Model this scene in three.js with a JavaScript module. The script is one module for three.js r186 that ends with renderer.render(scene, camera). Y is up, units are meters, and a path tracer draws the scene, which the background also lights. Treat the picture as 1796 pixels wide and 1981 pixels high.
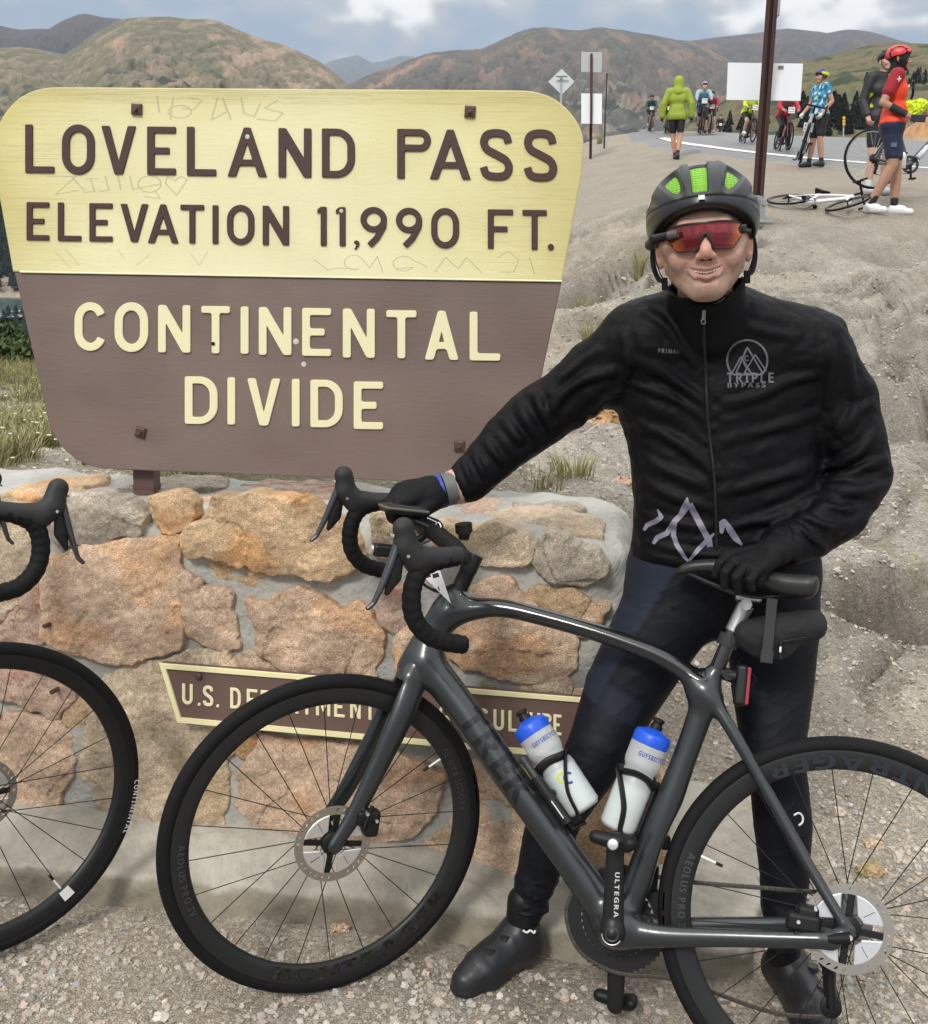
import * as THREE from 'three';
import { mergeGeometries } from 'three/addons/utils/BufferGeometryUtils.js';
import { RoundedBoxGeometry } from 'three/addons/geometries/RoundedBoxGeometry.js';
import { FontLoader } from 'three/addons/loaders/FontLoader.js';
import { createNoise3D } from 'simplex-noise';

// ---------- camera, sky, sun, exposure ----------
const F = 2050, PW = 1796, PH = 1981;
const scene = new THREE.Scene();
const camera = new THREE.PerspectiveCamera(2 * Math.atan(PH / 2 / F) * 180 / Math.PI, PW / PH, 0.05, 40000);
camera.position.set(0, 1.37, 0);
camera.rotation.order = 'YXZ';
camera.rotation.set(-9.5 * Math.PI / 180, 0, 1.2 * Math.PI / 180);
camera.updateMatrixWorld(true);
const renderer = new THREE.WebGLRenderer({ antialias: true });
renderer.toneMapping = THREE.LinearToneMapping;
renderer.toneMappingExposure = 1.24;
renderer.shadowMap.enabled = true;
const sun = new THREE.DirectionalLight(new THREE.Color(1, 0.965, 0.91), 2.1);
sun.position.set(-4.5, 9.5, 10.5); sun.castShadow = true; sun.shadow.radius = 20;
Object.assign(sun.shadow.camera, { left: -12, right: 12, top: 12, bottom: -12, near: 0.1, far: 60 });
scene.add(sun); scene.add(sun.target);
scene.fog = new THREE.FogExp2(new THREE.Color(0.72, 0.80, 0.93), 0.000085);

function rng(a) { return () => { a |= 0; a = a + 0x6D2B79F5 | 0; let t = Math.imul(a ^ a >>> 15, 1 | a); t = t + Math.imul(t ^ t >>> 7, 61 | t) ^ t; return ((t ^ t >>> 14) >>> 0) / 4294967296; }; }
const n3 = createNoise3D(rng(7));
const clamp = (x, a = 0, b = 1) => Math.min(b, Math.max(a, x)), lerp = (a, b, t) => a + (b - a) * t;
const sstep = (a, b, x) => { const t = clamp((x - a) / (b - a)); return t * t * (3 - 2 * t); };
function fbm(x, y, z, o = 4) { let s = 0, a = 0.5; for (let i = 0; i < o; i++) { s += a * n3(x, y, z); x = x * 2.03 + 5.1; y = y * 2.03 + 1.7; z = z * 2.03 + 3.3; a *= 0.5; } return s; }

{ // broken cloud deck: brighter overhead than near the skyline, blue-grey gaps
  const w = 2048, h = 1024, d = new Float32Array(w * h * 4);
  for (let j = 0; j < h; j++) {
    const el = ((j + 0.5) / h - 0.5) * Math.PI;
    for (let i = 0; i < w; i++) {
      const az = ((i + 0.5) / w - 0.5) * 2 * Math.PI, o = (j * w + i) * 4;
      const cy = Math.cos(el), y = Math.sin(el), x = cy * Math.cos(az), z = cy * Math.sin(az);
      let c;
      if (y < 0) c = [0.2, 0.19, 0.17];
      else {
        const k = 1 / (y + 0.22), wx = x * k, wz = z * k;
        const warp = fbm(wx * 2.2, 3.1, wz * 2.2, 3) * 0.35;
        let cl = fbm(wx * 2.3 + warp, 11.2, wz * 1.9 - warp, 6) * 1.0 + fbm(wx * 6.3, 7.7, wz * 5.3 + warp, 5) * 0.5;
        const den = sstep(-0.34, 0.02, cl + 0.02 + 0.25 * sstep(0.25, 0.6, y)), lit = sstep(0.0, 0.36, cl);
        const up = sstep(0.0, 0.9, y);
        const blue = [lerp(0.20, 0.40, up), lerp(0.31, 0.50, up), lerp(0.44, 0.64, up)];
        const cloud = [lerp(0.33, 1.02, lit), lerp(0.385, 1.02, lit), lerp(0.45, 1.0, lit)].map((v, q) => lerp(v, [0.93, 0.915, 0.875][q], sstep(0.15, 0.7, y)));
        const g = lerp(0.80, 1.85, up);
        c = [0, 1, 2].map(q => lerp(blue[q], cloud[q], den) * g);
        const hz = 1 - sstep(0, 0.09, y); c = c.map((v, q) => lerp(v, [0.40, 0.46, 0.52][q], hz * 0.5));
      }
      d[o] = c[0]; d[o + 1] = c[1]; d[o + 2] = c[2]; d[o + 3] = 1;
    }
  }
  const t = new THREE.DataTexture(d, w, h, THREE.RGBAFormat, THREE.FloatType);
  t.mapping = THREE.EquirectangularReflectionMapping; t.magFilter = t.minFilter = THREE.LinearFilter; t.needsUpdate = true;
  scene.background = t; scene.environment = t;
}

// ---------- helpers ----------
const V = (x, y, z) => new THREE.Vector3(x, y, z);
const P = (px, py, d) => camera.localToWorld(V((px - PW / 2) / F * d, -(py - PH / 2) / F * d, -d));
const used = {};
const nm = n => { used[n] = (used[n] ?? -1) + 1; return used[n] ? n + '_' + String(used[n]).padStart(3, '0') : n; };
function thing(name, label, category, pos, group) {
  const o = new THREE.Group(); o.name = nm(name); o.userData = { label, category }; if (group) o.userData.group = group;
  if (pos) o.position.copy(pos); scene.add(o); return o;
}
function part(name, geo, mat, parent, label) {
  const m = new THREE.Mesh(geo, mat); m.name = name; m.castShadow = m.receiveShadow = true; if (label) m.userData.label = label; parent.add(m); return m;
}
function wpart(name, geo, mat, parent, label) { const p = parent.position; geo.translate(-p.x, -p.y, -p.z); return part(name, geo, mat, parent, label); }   // world geometry under an untilted thing
function struct(name, geo, mat, kind = 'structure') { const m = new THREE.Mesh(geo, mat); m.name = name; m.castShadow = m.receiveShadow = true; m.userData = { kind, label: name.replace(/_/g, ' ') }; scene.add(m); return m; }
function geom(pos, idx, uv, col, nor) {
  const g = new THREE.BufferGeometry(); g.setAttribute('position', new THREE.BufferAttribute(pos instanceof Float32Array ? pos : new Float32Array(pos), 3));
  g.setIndex(idx instanceof Uint32Array ? new THREE.BufferAttribute(idx, 1) : idx);
  g.setAttribute('uv', new THREE.BufferAttribute(uv ? new Float32Array(uv) : new Float32Array(pos.length / 3 * 2), 2));
  if (col) g.setAttribute('color', new THREE.BufferAttribute(new Float32Array(col), 3));
  if (nor) g.setAttribute('normal', new THREE.BufferAttribute(nor, 3)); else g.computeVertexNormals();
  return g;
}
function paint(g, f) { const p = g.attributes.position, n = g.attributes.normal, c = new Float32Array(p.count * 3); for (let i = 0; i < p.count; i++) { const q = f(p.getX(i), p.getY(i), p.getZ(i), n.getX(i), n.getY(i), n.getZ(i)); c.set(q, i * 3); } g.setAttribute('color', new THREE.BufferAttribute(c, 3)); return g; }
function uvBy(g, f) { const p = g.attributes.position, c = new Float32Array(p.count * 2); for (let i = 0; i < p.count; i++) c.set(f(p.getX(i), p.getY(i), p.getZ(i)), i * 2); g.setAttribute('uv', new THREE.BufferAttribute(c, 2)); return g; }
const merge = l => mergeGeometries(l.map(g => { const q = g.index ? g.toNonIndexed() : g.clone(); for (const k of Object.keys(q.attributes)) if (!['position', 'normal', 'uv'].includes(k)) q.deleteAttribute(k); if (!q.attributes.uv) q.setAttribute('uv', new THREE.BufferAttribute(new Float32Array(q.attributes.position.count * 2), 2)); return q; }));

// signed distances
const smin = (a, b, k) => { const h = Math.max(k - Math.abs(a - b), 0) / k; return Math.min(a, b) - h * h * k * 0.25; };
const smax = (a, b, k) => -smin(-a, -b, k);
function cap(a, b, ra, rb = ra, w, s = 1) {   // tapered capsule; w, s: squashed by s along the unit axis w
  let ax = a.x, ay = a.y, az = a.z, bx = b.x - ax, by = b.y - ay, bz = b.z - az;
  if (w && s !== 1) { const t = (bx * w.x + by * w.y + bz * w.z) * (s - 1); bx += w.x * t; by += w.y * t; bz += w.z * t; }
  const l2 = bx * bx + by * by + bz * bz || 1e-9, sq = w && s !== 1;
  return (x, y, z) => {
    let px = x - ax, py = y - ay, pz = z - az;
    if (sq) { const t = (px * w.x + py * w.y + pz * w.z) * (s - 1); px += w.x * t; py += w.y * t; pz += w.z * t; }
    const t = clamp((px * bx + py * by + pz * bz) / l2);
    px -= bx * t; py -= by * t; pz -= bz * t;
    const d = Math.sqrt(px * px + py * py + pz * pz) - ra - (rb - ra) * t;
    return sq ? d / Math.sqrt(s) : d;
  };
}
function ell(c, r) { const [rx, ry, rz] = r; return (x, y, z) => { x -= c.x; y -= c.y; z -= c.z; const a = x / rx, b = y / ry, e = z / rz, k0 = Math.sqrt(a * a + b * b + e * e), k1 = Math.sqrt(a * a / rx / rx + b * b / ry / ry + e * e / rz / rz); return k0 < 1e-6 ? -Math.min(rx, ry, rz) : k0 * (k0 - 1) / k1; }; }
function box(c, h, r = 0) { return (x, y, z) => { const a = Math.abs(x - c.x) - h[0] + r, b = Math.abs(y - c.y) - h[1] + r, e = Math.abs(z - c.z) - h[2] + r; return Math.hypot(Math.max(a, 0), Math.max(b, 0), Math.max(e, 0)) + Math.min(Math.max(a, b, e), 0) - r; }; }
const uni = (k, ...l) => (x, y, z) => { let d = l[0](x, y, z); for (let i = 1; i < l.length; i++) d = smin(d, l[i](x, y, z), k); return d; };
const chain = (pts, rs, w, s) => { const l = pts.slice(1).map((p, i) => cap(pts[i], p, rs[i], rs[i + 1], w, s)); const lo = [1e9, 1e9, 1e9], hi = [-1e9, -1e9, -1e9]; pts.forEach((p, i) => { const R = rs[Math.min(i, rs.length - 1)] * 1.05; [p.x, p.y, p.z].forEach((v, k) => { lo[k] = Math.min(lo[k], v - R); hi[k] = Math.max(hi[k], v + R); }); });
  return [(x, y, z) => { const qx = Math.max(lo[0] - x, 0, x - hi[0]), qy = Math.max(lo[1] - y, 0, y - hi[1]), qz = Math.max(lo[2] - z, 0, z - hi[2]), q = qx * qx + qy * qy + qz * qz; if (q > 0.0081) return Math.sqrt(q); let d = l[0](x, y, z); for (let i = 1; i < l.length; i++) { const e = l[i](x, y, z); if (e < d) d = e; } return d; }]; };   // a bent limb
const spline = (pts, rs, n = 6) => { const cv = new THREE.CatmullRomCurve3(pts, false, 'centripetal'), m = (pts.length - 1) * n, P_ = [], R_ = []; for (let i = 0; i <= m; i++) { const u = i / m * (pts.length - 1), k = Math.min(Math.floor(u), pts.length - 2), f = u - k; P_.push(cv.getPoint(i / m)); const q = j => rs[clamp(j, 0, rs.length - 1)]; const a = q(k - 1), b = q(k), c = q(k + 1), e = q(k + 2); R_.push(0.5 * (2 * b + (c - a) * f + (2 * a - 5 * b + 4 * c - e) * f * f + (3 * b - a - 3 * c + e) * f ** 3)); } return [P_, R_]; };
const limb = (pts, rs, w, s, n) => { const [p, r] = spline(pts, rs, n); return chain(p, r, w, s); };
const inv = (m, f) => { const v = V(), im = m.clone().invert(); return (x, y, z) => { v.set(x, y, z).applyMatrix4(im); return f(v.x, v.y, v.z); }; };
function nets(f, lo, hi, h) {   // surface nets with block skipping
  const nx = Math.ceil((hi.x - lo.x) / h) + 1, ny = Math.ceil((hi.y - lo.y) / h) + 1, nz = Math.ceil((hi.z - lo.z) / h) + 1, v = new Float32Array(nx * ny * nz), B = 6;
  for (let k = 0; k < nz; k += B) for (let j = 0; j < ny; j += B) for (let i = 0; i < nx; i += B) {
    const c = f(lo.x + (i + B / 2 - 0.5) * h, lo.y + (j + B / 2 - 0.5) * h, lo.z + (k + B / 2 - 0.5) * h), skip = Math.abs(c) > B * h * 1.5 + 0.02;
    for (let kk = k; kk < Math.min(k + B, nz); kk++) for (let jj = j; jj < Math.min(j + B, ny); jj++) for (let ii = i; ii < Math.min(i + B, nx); ii++)
      v[ii + nx * (jj + ny * kk)] = skip ? c : f(lo.x + ii * h, lo.y + jj * h, lo.z + kk * h);
  }
  const id = new Int32Array(nx * ny * nz).fill(-1), pos = [], off = [];
  for (let c = 0; c < 8; c++) off.push((c & 1) + nx * (((c >> 1) & 1) + ny * (c >> 2)));
  const E = []; for (let a = 0; a < 8; a++) for (const b of [1, 2, 4]) if (!(a & b)) E.push([a, a | b]);
  for (let k = 0; k < nz - 1; k++) for (let j = 0; j < ny - 1; j++) for (let i = 0; i < nx - 1; i++) {
    const q = i + nx * (j + ny * k); let m = 0;
    for (let c = 0; c < 8; c++) if (v[q + off[c]] < 0) m++;
    if (m === 0 || m === 8) continue;
    let x = 0, y = 0, z = 0, n = 0;
    for (const [a, b] of E) { const va = v[q + off[a]], vb = v[q + off[b]]; if ((va < 0) === (vb < 0)) continue; const t = va / (va - vb); x += lerp(a & 1, b & 1, t); y += lerp((a >> 1) & 1, (b >> 1) & 1, t); z += lerp(a >> 2, b >> 2, t); n++; }
    id[q] = pos.length / 3; pos.push(lo.x + (i + x / n) * h, lo.y + (j + y / n) * h, lo.z + (k + z / n) * h);
  }
  const idx = [], st = [1, nx, nx * ny];
  for (let k = 1; k < nz - 1; k++) for (let j = 1; j < ny - 1; j++) for (let i = 1; i < nx - 1; i++) {
    const q = i + nx * (j + ny * k), s = v[q] < 0;
    for (let a = 0; a < 3; a++) if ((v[q + st[a]] < 0) !== s) {
      const u = st[(a + 1) % 3], w = st[(a + 2) % 3], A = id[q - u - w], Bq = id[q - w], C = id[q], D = id[q - u];
      if (A < 0 || Bq < 0 || C < 0 || D < 0) continue;
      if (s) idx.push(A, Bq, C, A, C, D); else idx.push(A, C, Bq, A, D, C);
    }
  }
  const nor = new Float32Array(pos.length), e = h * 0.35;
  for (let i = 0; i < pos.length; i += 3) { const [x, y, z] = [pos[i], pos[i + 1], pos[i + 2]]; let a = f(x + e, y, z) - f(x - e, y, z), b = f(x, y + e, z) - f(x, y - e, z), c = f(x, y, z + e) - f(x, y, z - e); const l = Math.hypot(a, b, c) || 1; nor[i] = a / l; nor[i + 1] = b / l; nor[i + 2] = c / l; }
  return geom(pos, new Uint32Array(idx), null, null, nor);
}
const bbox = (pts, m) => { const b = new THREE.Box3().setFromPoints(pts).expandByScalar(m); return [b.min, b.max]; };
function hit(f, px, py, d0, off = 0.001) {   // the point of a surface that lies on the sight line through a pixel
  const o = camera.position, dir = P(px, py, 1).sub(o).normalize(); let t = d0;
  for (let i = 0; i < 60; i++) { const s = f(o.x + dir.x * t, o.y + dir.y * t, o.z + dir.z * t); t += s * 0.7; if (Math.abs(s) < 2e-4) break; }
  return o.clone().addScaledVector(dir, t - off);
}
function sweep(pts, r, seg = 60, rad = 10, closed = false, flat = 1) {   // tube along points, r number or function of t
  const cv = new THREE.CatmullRomCurve3(pts, closed, 'centripetal'), fr = cv.computeFrenetFrames(seg, closed), pos = [], idx = [], uv = [], L = cv.getLength(), rf = typeof r === 'function' ? r : () => r;
  for (let i = 0; i <= seg; i++) { const c = cv.getPointAt(i / seg), n = fr.normals[i], b = fr.binormals[i], R = rf(i / seg); for (let j = 0; j <= rad; j++) { const a = j / rad * 2 * Math.PI, x = Math.cos(a) * R, y = Math.sin(a) * R * flat; pos.push(c.x + n.x * x + b.x * y, c.y + n.y * x + b.y * y, c.z + n.z * x + b.z * y); uv.push(i / seg * L, j / rad * 2 * Math.PI * R); } }
  for (let i = 0; i < seg; i++) for (let j = 0; j < rad; j++) { const a = i * (rad + 1) + j, b = a + rad + 1; idx.push(a, a + 1, b, b, a + 1, b + 1); }
  if (!closed) for (const e of [0, seg]) { const c = cv.getPointAt(e / seg), q = pos.length / 3; pos.push(c.x, c.y, c.z); uv.push(0, 0); for (let j = 0; j < rad; j++) { const a = e * (rad + 1) + j; e ? idx.push(a, a + 1, q) : idx.push(a + 1, a, q); } }
  return geom(pos, idx, uv);
}
function rod(a, b, r, r2 = r, rad = 8) { const g = new THREE.CylinderGeometry(r2, r, a.distanceTo(b), rad); g.applyQuaternion(new THREE.Quaternion().setFromUnitVectors(V(0, 1, 0), b.clone().sub(a).normalize())); g.translate((a.x + b.x) / 2, (a.y + b.y) / 2, (a.z + b.z) / 2); return g; }
function bx(w, h, d, x = 0, y = 0, z = 0, r = 0.004) { const g = new RoundedBoxGeometry(w, h, d, 2, Math.min(r, w / 2.1, h / 2.1, d / 2.1)); g.translate(x, y, z); return g; }

// materials and computed textures
function mat(c, rough = 0.7, o = {}) { const m = new THREE.MeshPhysicalMaterial({ roughness: rough, ...o }); if (Array.isArray(c)) m.color.setRGB(...c); else m.color.set(c); return m; }
function tn(N, per, oct, seed) {   // periodic value noise, about 0..1
  const out = new Float32Array(N * N); let amp = 0.5, tot = 0; const r = rng(seed);
  for (let o = 0; o < oct; o++) {
    const p = per << o; if (p > N) break; const g = new Float32Array(p * p); for (let i = 0; i < g.length; i++) g[i] = r();
    for (let y = 0; y < N; y++) { const v = y * p / N, y0 = Math.floor(v), fy = v - y0, sy = fy * fy * (3 - 2 * fy), r0 = (y0 % p) * p, r1 = ((y0 + 1) % p) * p; for (let x = 0; x < N; x++) { const u = x * p / N, x0 = Math.floor(u), fx = u - x0, sx = fx * fx * (3 - 2 * fx), a = x0 % p, b = (x0 + 1) % p; out[y * N + x] += amp * lerp(lerp(g[r0 + a], g[r0 + b], sx), lerp(g[r1 + a], g[r1 + b], sx), sy); } }
    tot += amp; amp *= 0.55;
  }
  for (let i = 0; i < out.length; i++) out[i] /= tot; return out;
}
function tex(N, f, srgb, rep = 1) {   // f(i) -> [r,g,b] linear 0..1 or number
  const d = new Uint8Array(N * N * 4), e = x => 255 * (srgb ? (x <= 0.0031308 ? 12.92 * x : 1.055 * Math.pow(x, 1 / 2.4) - 0.055) : x);
  for (let i = 0; i < N * N; i++) { const c = f(i), q = typeof c === 'number' ? [c, c, c] : c; for (let k = 0; k < 3; k++) d[i * 4 + k] = e(clamp(q[k])); d[i * 4 + 3] = 255; }
  const t = new THREE.DataTexture(d, N, N); t.wrapS = t.wrapT = THREE.RepeatWrapping; t.magFilter = t.minFilter = THREE.LinearFilter; if (srgb) t.colorSpace = THREE.SRGBColorSpace; t.repeat.set(rep, rep); t.needsUpdate = true; return t;
}
function rept(t, r) { const q = t.clone(); q.repeat.set(r, r); q.needsUpdate = true; return q; }
function worley(N, cells, seed) { const r = rng(seed), px = [], py = [], id = []; for (let i = 0; i < cells * cells; i++) { px.push(r()); py.push(r()); id.push(r()); } const f1 = new Float32Array(N * N), f2 = new Float32Array(N * N), w = new Float32Array(N * N); for (let y = 0; y < N; y++) for (let x = 0; x < N; x++) { const u = x * cells / N, v = y * cells / N, cx = Math.floor(u), cy = Math.floor(v); let a = 9, b = 9, q = 0; for (let j = -1; j <= 1; j++) for (let i = -1; i <= 1; i++) { const k = ((cy + j + cells) % cells) * cells + (cx + i + cells) % cells, dx = cx + i + px[k] - u, dy = cy + j + py[k] - v, d = Math.hypot(dx, dy); if (d < a) { b = a; a = d; q = id[k]; } else if (d < b) b = d; } const o = y * N + x; f1[o] = a; f2[o] = b; w[o] = q; } return { f1, f2, w }; }
const TN = 1024;
const nA = tn(TN, 8, 6, 1), nB = tn(TN, 32, 5, 2), nC = tn(TN, 128, 3, 3), nD = tn(TN, 4, 4, 4);
const w1 = worley(TN, 44, 5), w2 = worley(TN, 110, 6);
const stoneMap = tex(TN, i => { const line = sstep(0.0, 0.09, Math.abs(nB[i] - 0.5)), sp = nC[i], l2 = sstep(0.0, 0.05, Math.abs(nA[i] - 0.52)); const k = lerp(0.86, 1, line) * lerp(0.92, 1, l2) * lerp(0.66, 1.12, sp) * lerp(0.72, 1.08, sstep(0.0, 0.28, w2.f2[i] - w2.f1[i])) * lerp(0.86, 1.1, w2.w[i]) * lerp(0.75, 1.1, nD[i]); return [k * 0.98, k * lerp(0.83, 0.93, nB[i]), k * lerp(0.64, 0.85, nC[i])]; }, true, 1 / 0.55);
const stoneBump = tex(TN, i => 0.3 * nB[i] + 0.35 * nC[i] + 0.35 * sstep(0, 0.3, w2.f2[i] - w2.f1[i]), false, 1 / 0.55);
const mortarMap = tex(TN, i => { const k = lerp(0.6, 1, nA[i]) * lerp(0.85, 1.08, nC[i]); return [k * 0.92, k * 0.915, k * 0.885]; }, true, 1 / 0.9);
const mortarBump = tex(TN, i => 0.6 * nA[i] + 0.25 * nC[i] + 0.15 * nB[i], false, 1 / 0.9);
const gravelMap = tex(TN, i => { const e = sstep(0.02, 0.22, w1.f2[i] - w1.f1[i]), e2 = sstep(0.02, 0.25, w2.f2[i] - w2.f1[i]), big = w1.w[i] > 0.72 ? e : 0, a = lerp(0.5, 1.05, w1.w[i] * 7.3 % 1), b = lerp(0.55, 1, w2.w[i]) * lerp(0.68, 1, e2), warm = w1.w[i] * 13.7 % 1; const k = lerp(b, a, big) * lerp(0.8, 1.1, nB[i]); const t = lerp(0.25, warm, big); return [k * 0.95, k * lerp(0.92, 0.80, t * 0.7), k * lerp(0.86, 0.66, t * 0.7)]; }, true);
const gravelBump = tex(TN, i => { const e = sstep(0, 0.35, w1.f2[i] - w1.f1[i]) * (w1.w[i] > 0.72 ? 1 : 0.2), e2 = sstep(0, 0.4, w2.f2[i] - w2.f1[i]); return 0.5 * e + 0.3 * e2 + 0.2 * nC[i]; }, false);
const fabricBump = tex(512, i => { const x = i % 512, y = i >> 9; return 0.5 + 0.2 * Math.sin(x * Math.PI / 4) * Math.sin(y * Math.PI / 4) + 0.3 * (nB[(y * 2) * TN + x * 2] - 0.5); }, false);
const roughMap = tex(512, i => { const x = i % 512, y = i >> 9; return lerp(0.75, 1, nA[(y * 2) * TN + x * 2]); }, false);
const font = await new FontLoader().loadAsync('fonts/droid/droid_sans_bold.typeface.json');
function subdiv(g, m) { let q = g.index ? g.toNonIndexed() : g, p = Array.from(q.attributes.position.array); for (let it = 0; it < 6; it++) { const o = []; let any = false; for (let i = 0; i < p.length; i += 9) { const A = p.slice(i, i + 3), B = p.slice(i + 3, i + 6), C = p.slice(i + 6, i + 9), L = (u, v) => Math.hypot(u[0] - v[0], u[1] - v[1]), M = (u, v) => [(u[0] + v[0]) / 2, (u[1] + v[1]) / 2, (u[2] + v[2]) / 2]; const l = [L(A, B), L(B, C), L(C, A)], k = l.indexOf(Math.max(...l)); if (l[k] < m) { o.push(...A, ...B, ...C); continue; } any = true; const T = [A, B, C], a = T[k], b = T[(k + 1) % 3], c = T[(k + 2) % 3], d = M(a, b); o.push(...a, ...d, ...c, ...d, ...b, ...c); } p = o; if (!any) break; } return geom(p, Array.from({ length: p.length / 3 }, (_, i) => i)); }
const textGeo = (s, size, seg = 2) => new THREE.ShapeGeometry(font.generateShapes(s, size), seg);
// ---------- ground ----------
const ctl = [];
const C3 = (px, py, d, dy = 0) => { const p = P(px, py, d); ctl.push([p.x, p.z, p.y + dy]); };
for (const x of [-6, -3, -1.5, 0, 1.2, 2.6]) for (const z of [2, -1, -2.1]) ctl.push([x, z, x > 1 ? -0.02 : 0]);
ctl.push([-2, -2.55, 0], [-1, -2.5, 0], [0, -2.42, 0], [0.6, -2.6, 0.0], [6, -1, 0.1], [6, 2, 0], [-12, 2, 0.2], [12, 2, 0.2], [-12, -3, 0.6]);
for (const a of [[1650, 1420, 3.45], [1790, 1300, 4.0], [1250, 1400, 3.45], [1600, 1000, 5.0], [1790, 1000, 5.0], [1600, 700, 6.9], [1790, 700, 6.9], [1250, 700, 6.6], [1790, 560, 8.8], [1500, 560, 8.8], [1250, 520, 9.2],
  [1690, 420, 11.4], [1480, 420, 11.2], [1200, 420, 11], [1790, 420, 11.4], [1570, 325, 19], [1790, 325, 19], [1305, 312, 21.5], [1440, 284, 34], [1790, 290, 33], [1143, 290, 28], [1180, 300, 25], [1240, 264, 43], [1500, 263, 43], [1790, 268, 43], [1150, 270, 40], [1240, 274, 37.5], [1500, 274, 37.5], [1790, 279, 37.5], [1240, 270, 49], [1500, 269, 49], [1790, 274, 49], [1500, 290, 60], [1200, 290, 60], [1790, 292, 60],
  [500, 915, 3.5], [900, 922, 3.5], [700, 915, 4.6], [1000, 940, 3.4], [1100, 800, 5.2], [1130, 600, 8], [1150, 420, 12.5], [1240, 1020, 3.9], [0, 716, 11], [90, 722, 11], [50, 830, 6], [150, 900, 4.2], [0, 930, 3.8], [-200, 930, 3.8], [-300, 720, 11], [600, 800, 8], [500, 700, 14], [900, 560, 12], [900, 420, 22]]) C3(...a);
ctl.push([-20, -20, 0.4], [-8, -22, 0.7], [-30, -40, -7], [-8, -45, -1], [45, -45, 9.5], [45, -12, 5], [30, 2, 1], [5, -90, 3], [30, -90, 3], [-40, 0, -3]);
const tps = (() => {
  const n = ctl.length, m = n + 3, A = [], U = r2 => r2 < 1e-12 ? 0 : 0.5 * r2 * Math.log(r2);
  for (let i = 0; i < m; i++) A.push(new Float64Array(m + 1));
  for (let i = 0; i < n; i++) { for (let j = 0; j < n; j++) A[i][j] = U((ctl[i][0] - ctl[j][0]) ** 2 + (ctl[i][1] - ctl[j][1]) ** 2); A[i][i] += 0.02; A[i][n] = A[n][i] = 1; A[i][n + 1] = A[n + 1][i] = ctl[i][0]; A[i][n + 2] = A[n + 2][i] = ctl[i][1]; A[i][m] = ctl[i][2]; }
  for (let c = 0; c < m; c++) { let b = c; for (let r = c + 1; r < m; r++) if (Math.abs(A[r][c]) > Math.abs(A[b][c])) b = r; [A[c], A[b]] = [A[b], A[c]]; for (let r = 0; r < m; r++) if (r !== c) { const k = A[r][c] / A[c][c]; if (k) for (let q = c; q <= m; q++) A[r][q] -= k * A[c][q]; } }
  const w = A.map((r, i) => r[m] / r[i]);
  return (x, z) => { let s = w[n] + w[n + 1] * x + w[n + 2] * z; for (let i = 0; i < n; i++) s += w[i] * U((x - ctl[i][0]) ** 2 + (z - ctl[i][1]) ** 2); return s; };
})();
// the road: its near white line and the far yellow lines, from pixels that follow them at the depth of the slope
const GX = 330, GZ = 330, GS = 0.3, gx0 = -49, gz0 = -92, gcache = new Float32Array(GX * GZ); for (let j = 0; j < GZ; j++) for (let i = 0; i < GX; i++) gcache[j * GX + i] = tps(gx0 + i * GS, gz0 + j * GS);
function tpc(x, z) { const u = (x - gx0) / GS, v = (z - gz0) / GS, i = Math.floor(u), j = Math.floor(v); if (i < 1 || j < 1 || i > GX - 3 || j > GZ - 3) return tps(x, z); const f = u - i, g = v - j, w = t => [((-0.5 * t + 1) * t - 0.5) * t, (1.5 * t - 2.5) * t * t + 1, ((-1.5 * t + 2) * t + 0.5) * t, (0.5 * t - 0.5) * t * t], a = w(f), b = w(g); let s = 0; for (let q = 0; q < 4; q++) { const o = (j - 1 + q) * GX + i - 1; s += b[q] * (a[0] * gcache[o] + a[1] * gcache[o + 1] + a[2] * gcache[o + 2] + a[3] * gcache[o + 3]); } return s; }
function ground0(x, z) { const flat = sstep(-2.3, -3.1, z + (x > 0.3 ? (x - 0.3) * 0.25 : 0)); return lerp(x > 1 ? -0.02 * (x - 1) : 0, tpc(x, z), flat); }
function onGround(px, py, lift = 0) { const o = camera.position, dir = P(px, py, 1).sub(o).normalize(); let t = 0.8; for (let i = 0; i < 4000; i++) { const y = o.y + dir.y * t; if (y <= ground0(o.x + dir.x * t, o.z + dir.z * t) + lift) break; t += 0.004 + t * 0.0015; if (t > 120) break; } const q = o.clone().addScaledVector(dir, t); q.y = ground0(q.x, q.z) + lift; return q; }
const linePx = [[1246, 264.5], [1300, 275], [1370, 286.5], [1440, 296], [1560, 309], [1680, 319], [1800, 329]].map(a => onGround(...a));
const lineCv = new THREE.CatmullRomCurve3(linePx);
const l0 = linePx[0], l1 = linePx[linePx.length - 1], roadDir = V(l1.x - l0.x, 0, l1.z - l0.z).normalize(), roadN = V(roadDir.z, 0, -roadDir.x); if (roadN.z > 0) roadN.negate();
const linePts = lineCv.getPoints(60), ext = linePts[60].clone().sub(linePts[50]).setY(0).normalize(), ext0 = linePts[0].clone().sub(linePts[6]).setY(0).normalize();
for (let i = 1; i < 30; i++) linePts.push(linePts[60].clone().addScaledVector(ext, i * 1.2)); for (let i = 1; i < 20; i++) linePts.unshift(linePts[0].clone().addScaledVector(ext0, 1.5));
const roadSide = (x, z) => { let b = 1e9, s = 0; for (let i = 0; i < linePts.length - 1; i++) { const p = linePts[i], q = linePts[i + 1], dx = q.x - p.x, dz = q.z - p.z, t = clamp(((x - p.x) * dx + (z - p.z) * dz) / (dx * dx + dz * dz)), ex = x - p.x - dx * t, ez = z - p.z - dz * t, d = ex * ex + ez * ez; if (d < b) { b = d; s = (dx * ez - dz * ex) > 0 ? 1 : -1; } } return -s * Math.sqrt(b); };   // positive on the far (road) side
const sgn = roadSide(linePts[45].x + roadN.x, linePts[45].z + roadN.z) > 0 ? 1 : -1;
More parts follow.
